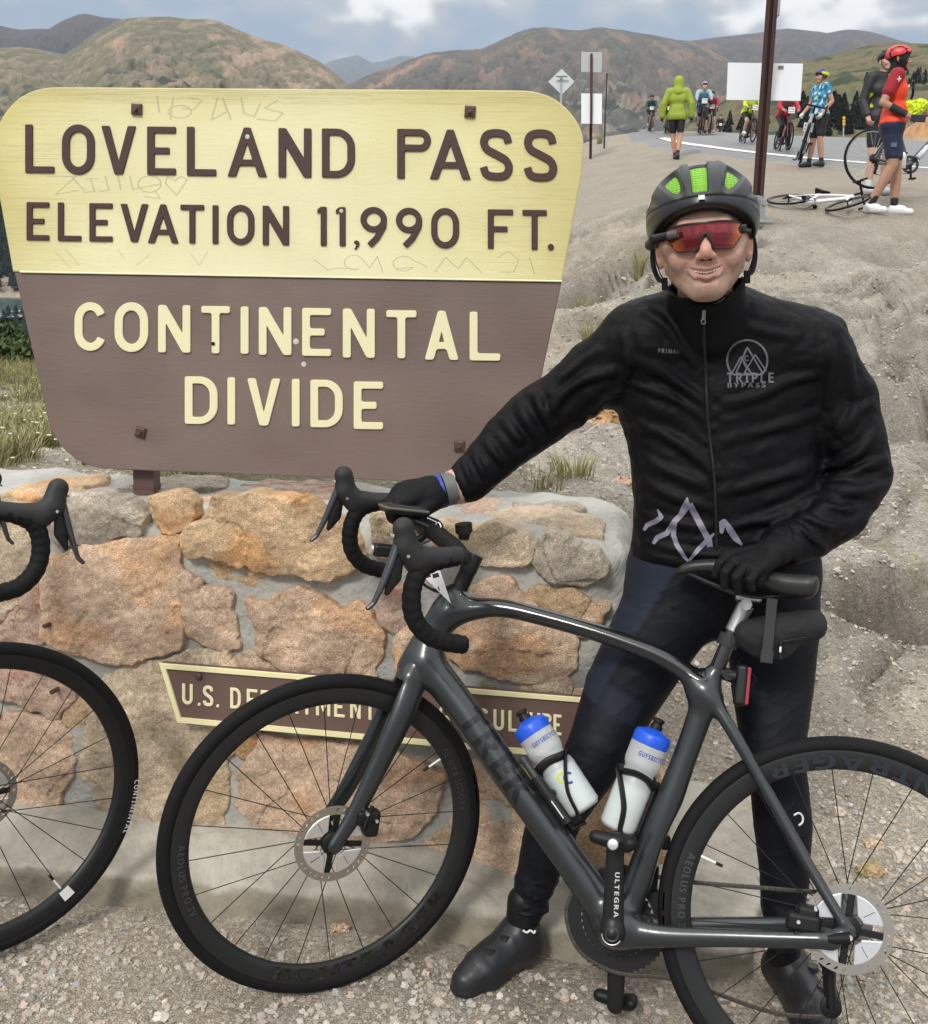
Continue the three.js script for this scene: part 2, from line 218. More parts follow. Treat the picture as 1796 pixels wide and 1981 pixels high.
const wallMask = (x, z) => sstep(-2.35, -2.8, z) * (1 - sstep(0.5, 0.9, x));
const rillDir = (() => { const p = onGround(1500, 800), q = onGround(1780, 700); const d = V(q.x - p.x, 0, q.z - p.z).normalize(); return d; })();
function rills(x, z) {   // layered, gullied bank: [height, crack 0..1]
  const a = x * rillDir.x + z * rillDir.z, c = -x * rillDir.z + z * rillDir.x, w = n3(a * 0.45, 2, c * 0.6) * 0.55 + n3(a * 1.3, 6, c * 1.6) * 0.12;
  const r1 = 1 - Math.abs(n3(a * 0.22, 9.1, c * 1.15 + w)), r2 = 1 - Math.abs(n3(a * 0.5 + 3, 4.4, c * 2.9 + w * 2)), r3 = 1 - Math.abs(n3(a * 1.6, 14.4, c * 7.5 + w * 4));
  const L = c * 0.95 + w * 0.75 + 60, k = Math.floor(L), f = L - k, st = f < 0.8 ? f / 0.8 : (1 - f) / 0.2, amp = 0.3 + 0.7 * sstep(-0.3, 0.4, n3(a * 0.35, k * 3.3, 1));
  const m2 = sstep(-0.3, 0.3, n3(a * 0.4 + 9, 3, c * 0.5));
  return [-(r1 ** 8) * 0.21 - (r2 ** 9) * 0.12 * m2 - (r3 ** 6) * 0.022 + (st - 0.4) * 0.24 * amp + fbm(x * 3.2, 6, z * 3.2, 3) * 0.05, clamp(r1 ** 9 + (r2 ** 9) * m2 * 0.8)];
}
function detail(x, z) {
  const hz = -z, slope = sstep(2.9, 4.4, hz - (x > 0 ? 0 : 0.3)), far = 1 - sstep(9.5, 14, hz + 0.5 * Math.max(0, x - 1.2)), right = sstep(-0.2, 0.5, x + hz * 0.02);
  let y = (fbm(x * 0.9, 0.3, z * 0.9, 3) * 0.03 * sstep(2.5, 3.5, hz) + fbm(x * 7, 5, z * 7, 3) * 0.008) * (1 - sstep(11, 15, hz));
  const k = slope * far * right; if (k > 0.001) y += k * rills(x, z)[0];
  return y;
}
const H = (x, z) => ground0(x, z) + detail(x, z);
{
  const NX = 640, NZ = 700, pos = new Float32Array(NX * NZ * 3), uv = new Float32Array(NX * NZ * 2), col = new Float32Array(NX * NZ * 3), idx = new Uint32Array((NX - 1) * (NZ - 1) * 6);
  for (let j = 0; j < NZ; j++) for (let i = 0; i < NX; i++) {
    const x = 0.5 + 1.25 * Math.sinh((i / (NX - 1) * 2 - 1) * 4.25), hz = 2.4 + 1.1 * Math.sinh(lerp(-2.6, 5.05, j / (NZ - 1))), z = -hz, q = j * NX + i, de = detail(x, z), y = ground0(x, z) + de;
    pos.set([x, y, z], q * 3); uv.set([x / 0.62, (z - y * 1.2) / 0.62], q * 2);
    const rs = sgn * roadSide(x, z), right = sstep(-0.6, 0.6, x + 0.03 * hz), slope = sstep(3.2, 4.4, hz);
    const m1 = fbm(x * 1.3, 8, z * 1.3, 4), m2 = fbm(x * 0.35, 2, z * 0.35, 3), m3 = fbm(x * 6, 4, z * 6, 2);
    let c = [0.86, 0.80, 0.71].map(v => v * (0.86 + 0.22 * m1 + 0.14 * m3));                       // fine tan gravel
    const s = [0.90, 0.87, 0.82].map(v => v * (0.9 + 0.30 * m1 + 0.24 * m3)); c = c.map((v, k) => lerp(v, s[k], slope));
    if (slope > 0.01 && hz < 14) { const ck = rills(x, z)[1] * slope * right * (1 - sstep(9.5, 13.5, hz + 0.5 * Math.max(0, x - 1.2))); c = c.map((v, k) => v * lerp(1, [0.50, 0.49, 0.47][k], ck)); }
    const ochre = sstep(0.12, 0.4, m2) * slope; c = c.map((v, k) => v * lerp(1, [1.05, 0.94, 0.82][k], ochre * 0.4));
    const up = sstep(10.5, 14, hz + 0.5 * Math.max(0, x - 1.2)) * right; c = c.map((v, k) => lerp(v, [0.80, 0.75, 0.68][k] * (0.93 + 0.12 * m1), up));
    const gr = (1 - right) * sstep(3.0, 3.6, hz) * sstep(-0.25, 0.15, m1 + 0.35 * m2 + 0.1); c = c.map((v, k) => lerp(v, [0.42, 0.42, 0.22][k] * (0.8 + 0.4 * m3), gr * 0.85));
    const fleck = sstep(0.25, 0.5, fbm(x * 2.2, 31, z * 2.2, 3)) * slope * right * (1 - up); c = c.map((v, k) => v * lerp(1, [0.80, 0.80, 0.72][k], fleck));
    col.set(c, q * 3);
  }
  let o = 0; for (let j = 0; j < NZ - 1; j++) for (let i = 0; i < NX - 1; i++) { const a = j * NX + i, b = a + 1, c = a + NX, d = c + 1; idx.set([a, b, c, b, d, c], o); o += 6; }
  const g = geom(pos, idx, uv, col);
  struct('ground', g, mat([0.665, 0.665, 0.66], 0.95, { map: gravelMap, bumpMap: gravelBump, bumpScale: 0.005, vertexColors: true, specularIntensity: 0.3 }));
}
// asphalt road with its painted lines
function strip(o0, o1, lift, from = 0, to = 1, n = 220, across = 6) {
  const cv = new THREE.CatmullRomCurve3(linePts), pos = [], idx = [], uv = [];
  for (let i = 0; i <= n; i++) { const t = lerp(from, to, i / n), p = cv.getPoint(t), tg = cv.getTangent(t), nn = V(tg.z, 0, -tg.x).normalize(); if (nn.dot(roadN) < 0) nn.negate(); for (let j = 0; j <= across; j++) { const f0 = typeof o0 === 'function' ? o0(i) : o0, k = lerp(f0, o1, j / across), x = p.x + nn.x * k, z = p.z + nn.z * k; pos.push(x, H(x, z) + (across > 4 && j === 0 ? -0.05 : lift), z); uv.push(x / 0.5, z / 0.5); } }
  for (let i = 0; i < n; i++) for (let j = 0; j < across; j++) { const a = i * (across + 1) + j, b = a + across + 1; idx.push(a, a + 1, b, b, a + 1, b + 1); }
  const g = geom(pos, idx, uv), nr = g.attributes.normal; if (nr.getY(3) < 0) { for (let i = 0; i < idx.length; i += 3) [idx[i], idx[i + 1]] = [idx[i + 1], idx[i]]; g.setIndex(idx); g.computeVertexNormals(); } return g;
}
const asph = tex(512, i => { const x = i % 512, y = i >> 9, k = lerp(0.7, 1.1, nC[(y * 2) * TN + x * 2]) * lerp(0.8, 1.1, nD[(y * 2) * TN + x * 2]); return [0.235 * k, 0.235 * k, 0.24 * k]; }, true);
struct('road', strip(i => -1.1 - 0.2 * n3(i * 0.05, 3, 0), 10.5, 0.03, 0.12, 1, 260, 16), mat([1, 1, 1], 0.9, { map: asph }));
struct('white_line', strip(-0.09, 0.09, 0.038, 0.205, 1, 260, 1), mat([0.8, 0.8, 0.78], 0.7));
struct('yellow_line', strip(5.5, 5.66, 0.038, 0.12, 1, 260, 1), mat([0.72, 0.42, 0.08], 0.7));
struct('yellow_line_001', strip(5.85, 6.0, 0.038, 0.12, 1, 260, 1), mat([0.72, 0.42, 0.08], 0.7));

// ---------- hills and mountains: sheets that rise from a foot to a ridge and fall away behind it ----------
function mountain(name, ridge, dR, foot, dF, color, o = {}) {
  const N = o.n || 260, M = o.m || 120, pos = [], idx = [], col = [], x0 = ridge[0][0], x1 = ridge[ridge.length - 1][0];
  const at = (l, x) => { for (let i = 0; i < l.length - 1; i++) if (x <= l[i + 1][0]) { const t = clamp((x - l[i][0]) / (l[i + 1][0] - l[i][0])), s = t; return lerp(l[i][1], l[i + 1][1], s); } return l[l.length - 1][1]; };
  const A = o.rough ?? 0.05, tot = dR - dF;
  for (let j = 0; j <= M; j++) for (let i = 0; i <= N; i++) {
    const px = lerp(x0, x1, i / N), top = P(px, at(ridge, px), dR), ft = P(px, at(foot, px), dF), v = j / M;
    let p;
    if (v <= 0.8) { const t = v / 0.8; p = ft.clone().lerp(top, t); p.y = lerp(ft.y, top.y, Math.pow(t, o.pow || 1)); } else { const t = (v - 0.8) / 0.2; p = top.clone(); const out = V(top.x, 0, top.z).normalize(); p.addScaledVector(out, t * tot * 0.6); p.y -= (top.y - ft.y) * t * t * 1.2 + t * 0.06 * tot; }
    const k = 1 / (tot * (o.scale || 0.22)), e = Math.sin(Math.min(v / 0.8, 1) * Math.PI) * (v < 0.8 ? 1 : 0);
    const rg = 1 - Math.abs(fbm(p.x * k * 1.6, 3, p.z * k * 0.5, 4) * 1.7), fb = fbm(p.x * k * 2.5, p.y * k * 2.5, p.z * k * 2.5, 5);
    p.y += ((rg - 0.6) * 0.8 + fb * 0.7) * A * tot * (e + 0.02) + fb * A * tot * 0.05;
    pos.push(p.x, p.y, p.z); const gk = 1 + 0.30 * fbm(p.x * k * 16, p.y * k * 16, p.z * k * 16, 3) + 0.16 * n3(p.x * k * 60, p.y * k * 60, p.z * k * 60); col.push(...color(px, lerp(at(foot, px), at(ridge, px), Math.min(v / 0.8, 1)), Math.min(v / 0.8, 1), p, fb, rg).map(q => q * gk));
  }
  for (let j = 0; j < M; j++) for (let i = 0; i < N; i++) { const a = j * (N + 1) + i, b = a + N + 1; idx.push(a, b + 1, b, a, a + 1, b + 1); }
  const g = geom(pos, idx, null, col), nr = g.attributes.normal; let s = 0; for (let i = 0; i < nr.count; i += 50) s += nr.getY(i); if (s < 0) { for (let i = 0; i < idx.length; i += 3) [idx[i], idx[i + 1]] = [idx[i + 1], idx[i]]; g.setIndex(idx); g.computeVertexNormals(); }
  return struct(name, g, mat([1, 1, 1], 1, { vertexColors: true, specularIntensity: 0.1 }));
}
const mix3 = (a, b, t) => a.map((v, k) => lerp(v, b[k], t));
const A_GR = [0.130, 0.125, 0.085], A_TAN = [0.25, 0.20, 0.145], A_PINK = [0.33, 0.24, 0.185], A_DK = [0.022, 0.033, 0.03];
mountain('green_mountain', [[-420, 150], [-150, 100], [0, 93], [40, 91], [85, 97], [125, 106], [150, 88], [170, 73], [200, 55], [225, 43], [245, 36], [280, 32], [330, 32], [360, 37], [400, 37], [428, 42], [450, 53], [480, 65], [515, 78], [550, 86], [580, 100], [620, 120], [650, 143], [690, 177], [760, 235], [860, 300]], 1500, [[-420, 420], [860, 420]], 620,
  (px, py, v, p, fb, rg) => { const big = fbm(p.x * 0.004, 2, p.z * 0.004, 4), g = sstep(-0.3, 0.25, big), r = sstep(380, 560, px) * 0.75; let c = mix3(A_GR, A_TAN, clamp(0.18 + 0.5 * sstep(0.05, 0.35, fb) + 0.35 * r - g * 0.2)); const sc = sstep(0.12, 0.3, fbm(p.x * 0.02, 5, p.z * 0.006, 4) + (px > 430 ? 0.1 : -0.05)); c = mix3(c, A_PINK, sc * (px > 400 ? 0.75 : 0.45)); c = mix3(c, [0.36, 0.24, 0.16], Math.exp(-(((px - 228) / 14) ** 2 + ((py - 122) / 14) ** 2))); const dk = sstep(0.16, 0.3, fbm(p.x * 0.03, 9, p.z * 0.03, 3)) * sstep(0.72, 0.5, v) ; return mix3(c, A_DK, dk * 0.8); }, { rough: 0.016, n: 520, m: 260, pow: 1.05, scale: 0.11 });
mountain('blue_mountain', [[-400, 110], [-100, 62], [0, 51], [40, 56], [95, 56], [125, 38], [150, 28], [165, 26.5], [200, 33], [240, 37], [300, 70], [420, 140]], 4200, [[-400, 260], [420, 260]], 2600, (px, py, v, p, fb) => mix3([0.025, 0.035, 0.04], [0.05, 0.04, 0.04], sstep(0.3, 0.9, v + fb)), { rough: 0.05 });
mountain('distant_mountain', [[520, 175], [600, 132], [632, 122], [660, 112], [692, 106.5], [720, 121], [740, 119], [775, 108], [800, 109], [830, 128], [900, 170]], 9000, [[520, 260], [900, 260]], 6500, () => [0.05, 0.065, 0.075], { rough: 0.03 });
mountain('scree_mountain', [[600, 215], [660, 168], [690, 156], [720, 142], [760, 128], [800, 112], [840, 101], [880, 97], [930, 95], [955, 84], [1000, 63], [1030, 54], [1062, 52.5], [1085, 56], [1120, 59], [1165, 52.5], [1210, 59], [1260, 67], [1310, 77], [1340, 79], [1400, 110], [1480, 150], [1600, 200]], 2700, [[600, 330], [1600, 330]], 1300,
  (px, py, v, p, fb, rg) => { let c = mix3([0.075, 0.078, 0.068], [0.13, 0.11, 0.095], clamp(0.3 + fb * 1.2)); const str = sstep(0.10, 0.42, fbm(p.x * 0.009, 1, p.z * 0.0022, 4)); c = mix3(c, [0.235, 0.155, 0.115], str * 0.6); const s2 = Math.exp(-(((px - 775 - (py - 130) * 1.2) / 16) ** 2)) * sstep(170, 120, py) * 0 + Math.exp(-(((px - (835 - (py - 118) * 1.3)) / 16) ** 2)) * sstep(108, 122, py); c = mix3(c, [0.34, 0.21, 0.14], s2 * 0.8); const s3 = Math.exp(-(((px - (1310 + (py - 100) * 0.95)) / 9) ** 2)) * sstep(70, 95, py); c = mix3(c, [0.17, 0.115, 0.095], s3 * 0.7); const dk = sstep(0.02, 0.2, fbm(p.x * 0.012, 4, p.z * 0.012, 4)) * sstep(0.5, 0.3, v); c = mix3(c, [0.03, 0.04, 0.035], dk * 0.85); const cl = sstep(0.15, 0.3, fbm(p.x * 0.03, 14, p.z * 0.02, 3)) * sstep(0.5, 0.35, v) * sstep(1060, 1150, px); return mix3(c, [0.3, 0.26, 0.2], cl * 0.6); }, { rough: 0.022, n: 520, m: 240, scale: 0.13 });
mountain('dark_mountain', [[1180, 130], [1330, 79], [1380, 73], [1440, 66], [1480, 62], [1522, 55], [1560, 59], [1600, 64], [1620, 60], [1640, 56.5], [1660, 57], [1690, 63], [1740, 78], [1796, 92], [1900, 120], [2100, 150]], 4600, [[1180, 240], [2100, 240]], 2700, (px, py, v, p, fb) => mix3(mix3([0.045, 0.05, 0.05], [0.075, 0.06, 0.055], sstep(-0.1, 0.3, fb)), [0.16, 0.1, 0.08], sstep(0.2, 0.4, fbm(p.x * 0.006, 1, p.z * 0.002, 3)) * 0.5), { rough: 0.03, n: 320, m: 140 });
const hillRidge = [[1150, 300], [1300, 246], [1345, 226], [1380, 205], [1420, 176], [1470, 148], [1510, 132], [1545, 119], [1580, 112], [1620, 103], [1660, 92], [1690, 86], [1730, 82], [1800, 84], [1900, 80], [2150, 60]];
const hillMesh = mountain('green_hill', hillRidge, 620, [[1150, 330], [2150, 330]], 190,
  (px, py, v, p, fb) => { let c = mix3([0.105, 0.108, 0.060], [0.155, 0.130, 0.078], clamp(0.4 + fb * 1.5)); c = mix3(c, [0.05, 0.062, 0.038], sstep(0.08, 0.3, fbm(p.x * 0.03, 6, p.z * 0.02, 4))); c = mix3(c, [0.155, 0.105, 0.08], sstep(0.18, 0.4, fbm(p.x * 0.012, 16, p.z * 0.012, 3)) * 0.6); return c; }, { rough: 0.012, n: 320, m: 180 });
// cut bank of orange earth beyond the road at the right
mountain('earth_bank', [[1690, 285], [1712, 272], [1735, 258], [1760, 243], [1800, 222], [1900, 190], [2100, 150]], 78, [[1690, 290], [2100, 310]], 62, (px, py, v, p, fb) => mix3([0.46, 0.27, 0.14], [0.34, 0.2, 0.11], clamp(0.5 + fb * 2)), { rough: 0.05, n: 80, m: 40, scale: 0.3 });
// wooded valley side at the left, with a pale road cut and the highway along its foot
mountain('wooded_slope', [[-500, 300], [-100, 285], [0, 292], [60, 325], [300, 380], [700, 400]], 610, [[-500, 700], [700, 700]], 430, (px, py, v, p, fb) => { let c = mix3([0.035, 0.055, 0.05], [0.06, 0.085, 0.07], clamp(0.5 + fb * 2)); const b = sstep(556, 572, py + fb * 20) * sstep(606, 600, py); return mix3(c, [0.30, 0.25, 0.2], b); }, { rough: 0.012, n: 240, m: 220 });
struct('valley_floor', (() => { const g = new THREE.CircleGeometry(16000, 64); g.rotateX(-Math.PI / 2); g.translate(0, -160, 0); return g; })(), mat([0.08, 0.085, 0.06], 1));
// ---------- stone wall ----------
const ray = (px, py) => { const o = camera.position, d = P(px, py, 1).sub(o); return [o, d]; };
function frame(o, yaw) { const a = yaw * Math.PI / 180, u = V(Math.cos(a), 0, Math.sin(a)), n = V(-Math.sin(a), 0, Math.cos(a)); const m = new THREE.Matrix4().makeBasis(u, V(0, 1, 0), n).setPosition(o); const im = m.clone().invert(); return { o, u, n, m, im, yaw: -a,
  on(px, py, k = 0) { const [c, d] = ray(px, py), q = o.clone().addScaledVector(n, k), t = q.sub(c).dot(n) / d.dot(n); return c.clone().addScaledVector(d, t).applyMatrix4(im); },
  top(px, py, h) { const [c, d] = ray(px, py); const l = c.clone().applyMatrix4(im), e = d.clone().transformDirection(im).multiplyScalar(d.length()); /* plane y = h0 + s*(-z) */ const s = 0.1, t = (h + s * -l.z - l.y) / (e.y + s * e.z); return l.addScaledVector(e, t); } }; }
const base = P(960, 1680, 2.576); base.y = 0;
const WF = frame(base, 11);                                   // x along the wall, y up, z out of its face
const wall = thing('stone_wall', 'low mortared wall of tan and orange granite stones on a concrete footing, below the big sign', 'wall');
wall.applyMatrix4(WF.m);
const TOP = 0.905, THICK = 0.5;
const XR = WF.on(1190, 1100).x, XR0 = WF.on(1300, 1590).x;
const endX = y => lerp(XR0, XR + 0.02, clamp(y / TOP));
const coreSdf = (x, y, z) => {
  const w = fbm(x * 3, y * 3, z * 3, 3) * 0.018 + fbm(x * 11, y * 9, z * 11, 2) * 0.006;
  const dx = (x - endX(y)) * 0.96, dz = z, db = -z - THICK, dt = (y - (TOP + 0.1 * -z)) * 0.99, dl = -x - 2.6;
  return smax(smax(smax(dx, dl, 0.12), smax(dz, db, 0.05), 0.12), smax(dt, -y - 0.05, 0.01), 0.06) + w + 0.003;
};
const mortarM = mat([0.56, 0.55, 0.52], 0.95, { map: mortarMap, bumpMap: mortarBump, bumpScale: 0.012 });
{
  const g = nets(coreSdf, V(-2.7, -0.1, -0.6), V(XR0 + 0.15, 1.05, 0.08), 0.017);
  uvBy(g, (x, y, z) => [x + z * 0.5, y + z * 0.7]); part('mortar', g, mortarM, wall);
}
const hash = (a) => { const s = Math.sin(a * 127.1) * 43758.5453; return s - Math.floor(s); };
const stoneMats = [[0.90, 0.72, 0.60], [0.90, 0.70, 0.50], [0.86, 0.76, 0.64], [0.66, 0.63, 0.59], [0.82, 0.64, 0.58]].map(c => mat(c, 0.9, { map: stoneMap, bumpMap: stoneBump, bumpScale: 0.0035, vertexColors: true }));
// outline in photograph pixels, tone, how far it stands out of the mortar
const stones = [
  [0, [100, 1085, 180, 1062, 222, 1050, 340, 1045, 347, 1100, 343, 1175, 353, 1215, 345, 1245, 300, 1258, 235, 1273, 190, 1265, 130, 1245, 95, 1225, 93, 1160], 0.035],
  [3, [100, 975, 180, 966, 245, 975, 275, 1000, 265, 1022, 200, 1045, 165, 1050, 125, 1043, 105, 1025, 90, 1000], 0.03], [1, [296, 972, 345, 964, 362, 980, 362, 1020, 315, 1024, 300, 1005], 0.015],
  [2, [-90, 1060, 0, 1055, 70, 1050, 58, 1100, 30, 1150, 10, 1190, -90, 1215], 0.03], [4, [75, 1130, 80, 1170, 78, 1232, 60, 1240, -20, 1242, 20, 1195, 55, 1145], 0.02],
  [1, [375, 1040, 385, 1020, 415, 1000, 425, 965, 520, 960, 600, 972, 625, 1000, 660, 1010, 690, 1050, 703, 1075, 670, 1100, 600, 1108, 500, 1090, 430, 1070, 405, 1060, 378, 1065], 0.06],
  [1, [402, 1086, 440, 1082, 500, 1097, 515, 1120, 480, 1127, 420, 1110], 0.012], [0, [362, 1120, 385, 1130, 390, 1143, 440, 1145, 452, 1200, 462, 1248, 400, 1245, 375, 1225, 370, 1165], 0.025],
  [0, [490, 1165, 525, 1168, 560, 1148, 610, 1150, 640, 1165, 660, 1185, 680, 1185, 692, 1172, 718, 1185, 733, 1215, 730, 1250, 718, 1290, 725, 1310, 690, 1315, 640, 1295, 560, 1290, 535, 1280, 507, 1255, 508, 1220], 0.04],
  [4, [745, 1145, 790, 1140, 800, 1170, 775, 1200, 765, 1215, 745, 1205, 748, 1175], 0.02], [2, [165, 1430, 215, 1320, 255, 1290, 350, 1272, 440, 1266, 470, 1300, 480, 1400, 435, 1465, 440, 1500, 428, 1590, 300, 1595, 200, 1575, 158, 1500], 0.022],
  [1, [140, 1362, 168, 1350, 178, 1370, 165, 1400, 135, 1392], 0.015], [4, [-90, 1295, 60, 1288, 100, 1300, 145, 1330, 110, 1382, 70, 1365, 0, 1345, -90, 1340], 0.025], [0, [-90, 1395, 60, 1390, 120, 1400, 138, 1425, 135, 1500, 105, 1560, 60, 1582, -90, 1580], 0.03],
  [0, [475, 1500, 490, 1470, 520, 1430, 640, 1440, 800, 1470, 860, 1500, 835, 1560, 800, 1600, 730, 1622, 700, 1640, 600, 1622, 500, 1590, 468, 1555], 0.03], [1, [455, 1448, 495, 1412, 500, 1440, 470, 1456], 0.012],
  [2, [800, 1645, 850, 1620, 880, 1592, 902, 1600, 905, 1655, 880, 1672, 800, 1660], 0.02], [0, [900, 1478, 990, 1470, 1030, 1500, 1035, 1570, 1025, 1640, 1015, 1690, 960, 1680, 915, 1660, 905, 1560], 0.02],
  [1, [1110, 1570, 1180, 1460, 1208, 1412, 1232, 1420, 1262, 1500, 1288, 1590, 1278, 1660, 1180, 1672, 1110, 1655], 0.02], [0, [870, 1165, 905, 1143, 950, 1125, 985, 1120, 1008, 1152, 1030, 1180, 950, 1192, 880, 1180], 0.03],
  [1, [1025, 1157, 1040, 1147, 1110, 1150, 1132, 1166, 1110, 1192, 1060, 1186, 1030, 1172], 0.025], [0, [870, 1207, 960, 1198, 1040, 1216, 1115, 1240, 1110, 1290, 1090, 1306, 1000, 1304, 900, 1287, 878, 1250], 0.03],
  [0, [1140, 1176, 1165, 1180, 1152, 1212, 1130, 1218], 0.02], [2, [940, 1325, 990, 1318, 1050, 1314, 1095, 1316, 1090, 1345, 1000, 1340, 950, 1335], 0.015], [3, [1045, 1042, 1060, 1038, 1110, 1055, 1150, 1075, 1172, 1105, 1120, 1115, 1070, 1117, 1050, 1100, 1042, 1085], 0.03],
  [2, [905, 1025, 985, 1030, 1015, 1050, 1020, 1075, 960, 1083, 900, 1067, 850, 1050, 850, 1020], 0.035], [2, [725, 1000, 760, 998, 805, 1015, 815, 1045, 790, 1068, 735, 1062], 0.03], [0, [540, 1282, 560, 1300, 500, 1300, 455, 1298, 458, 1280, 475, 1272], 0.012],
  [0, [775, 1230, 800, 1215, 812, 1240, 800, 1290, 775, 1300, 768, 1260], 0.018], [2, [-90, 985, -10, 975, 30, 990, 70, 1020, 65, 1045, -90, 1040], 0.03], [0, [1080, 1350, 1180, 1340, 1205, 1380, 1185, 1440, 1110, 1545, 1080, 1500], 0.02]];
const topStones = [[1, [28, 960, 60, 944, 100, 932, 200, 922, 206, 934, 130, 950, 60, 968], 0.03], [3, [236, 946, 330, 928, 440, 930, 425, 944, 300, 952], 0.03], [4, [475, 938, 520, 928, 600, 930, 690, 945, 700, 968, 600, 956, 485, 950], 0.025], [4, [905, 962, 950, 964, 1005, 978, 1000, 990, 905, 992], 0.02], [2, [945, 992, 1010, 984, 1100, 986, 1150, 1008, 1162, 1030, 1085, 1022, 1000, 1008], 0.025], [0, [365, 962, 410, 954, 415, 960, 380, 966], 0.01], [3, [1010, 982, 1060, 972, 1110, 978, 1120, 990, 1060, 986], 0.03]];
function stone(kind, pts, out, isTop, k) {
  const poly = []; for (let i = 0; i < pts.length; i += 2) { const q = isTop ? WF.top(pts[i], pts[i + 1], TOP) : WF.on(pts[i], pts[i + 1], 0.0); poly.push(isTop ? [q.x, -q.z] : [q.x, q.y]); }
  let lo = [9, 9], hi = [-9, -9]; for (const q of poly) for (let c = 0; c < 2; c++) { lo[c] = Math.min(lo[c], q[c]); hi[c] = Math.max(hi[c], q[c]); }
  const inside = (x, y) => { let d = 1e9, s = 1; for (let i = 0, j = poly.length - 1; i < poly.length; j = i++) { const [ax, ay] = poly[i], [bx_, by_] = poly[j], ex = bx_ - ax, ey = by_ - ay, wx = x - ax, wy = y - ay, t = clamp((wx * ex + wy * ey) / (ex * ex + ey * ey)), qx = wx - ex * t, qy = wy - ey * t; d = Math.min(d, qx * qx + qy * qy); if ((y >= ay) !== (y >= by_) && (x - ax) * (by_ - ay) / (by_ - ay) < (y - ay) * ex / ey) s = -s; } return s * Math.sqrt(d); };
  const dep = 0.05, seed = k * 3.7, tx = (hash(k) - 0.5) * 0.06, ty = (hash(k + 9) - 0.5) * 0.08, cx = (lo[0] + hi[0]) / 2, cy = (lo[1] + hi[1]) / 2;
  const f = (x, y, z) => {
    const wob = fbm(x * 9 + seed, y * 9, seed, 3) * 0.018 + fbm(x * 30, y * 30, seed, 2) * 0.006, d2 = inside(x, y) + wob - 0.0165;
    const faceN = fbm(x * 7, y * 7, seed + 3, 4) * 0.011 + fbm(x * 28, y * 28, seed + 9, 3) * 0.0045, st = Math.max(0, n3(x * 4 + seed, y * 4, 1.3)) > 0.25 ? 0.005 : 0;
    const dz = z - (out * 0.75 + faceN - st + (x - cx) * tx + (y - cy) * ty - 0.006 * (1 - sstep(0, 0.04, -d2)));
    return smax(smax(d2, dz, 0.004), -z - dep, 0.004) * 0.8;
  };
  const g = nets(f, V(lo[0] - 0.04, lo[1] - 0.04, -dep - 0.02), V(hi[0] + 0.04, hi[1] + 0.04, out + 0.05), Math.max(0.0075, Math.sqrt((hi[0] - lo[0]) * (hi[1] - lo[1])) / 55));
  const base3 = [[1, 0.86, 0.72], [1, 0.8, 0.6], [0.98, 0.93, 0.82], [0.95, 0.95, 0.95], [1.0, 0.8, 0.76]][kind];
  paint(g, (x, y, z) => { const a = fbm(x * 5 + seed, y * 5, 2, 4), b = fbm(x * 14, y * 14, seed, 3), r = sstep(0.05, 0.35, fbm(x * 3, y * 4, seed + 5, 3)); const v = 0.86 + 0.28 * a + 0.18 * b; let c = [v * lerp(1, base3[0], r), v * lerp(1, base3[1], r), v * lerp(1, base3[2], r)]; const gy = sstep(0.14, 0.36, fbm(x * 4 + 7, y * 5, seed + 2, 3)) * 0.45; const m = (c[0] + c[1] + c[2]) / 3; return c.map(q => lerp(q, m * 0.92, gy)); });
  uvBy(g, (x, y, z) => [x + hash(k) * 5 + z * 0.6, y + hash(k + 3) * 5 + z * 0.6]);
  if (isTop) { g.rotateX(-Math.PI / 2); g.rotateX(0.1); g.translate(0, TOP - 0.008, 0); }
  part('stone', g, stoneMats[kind], wall);
}
stones.forEach((s, i) => stone(s[0], s[1], s[2], false, i + 1)); topStones.forEach((s, i) => stone(s[0], s[1], s[2], true, i + 61));
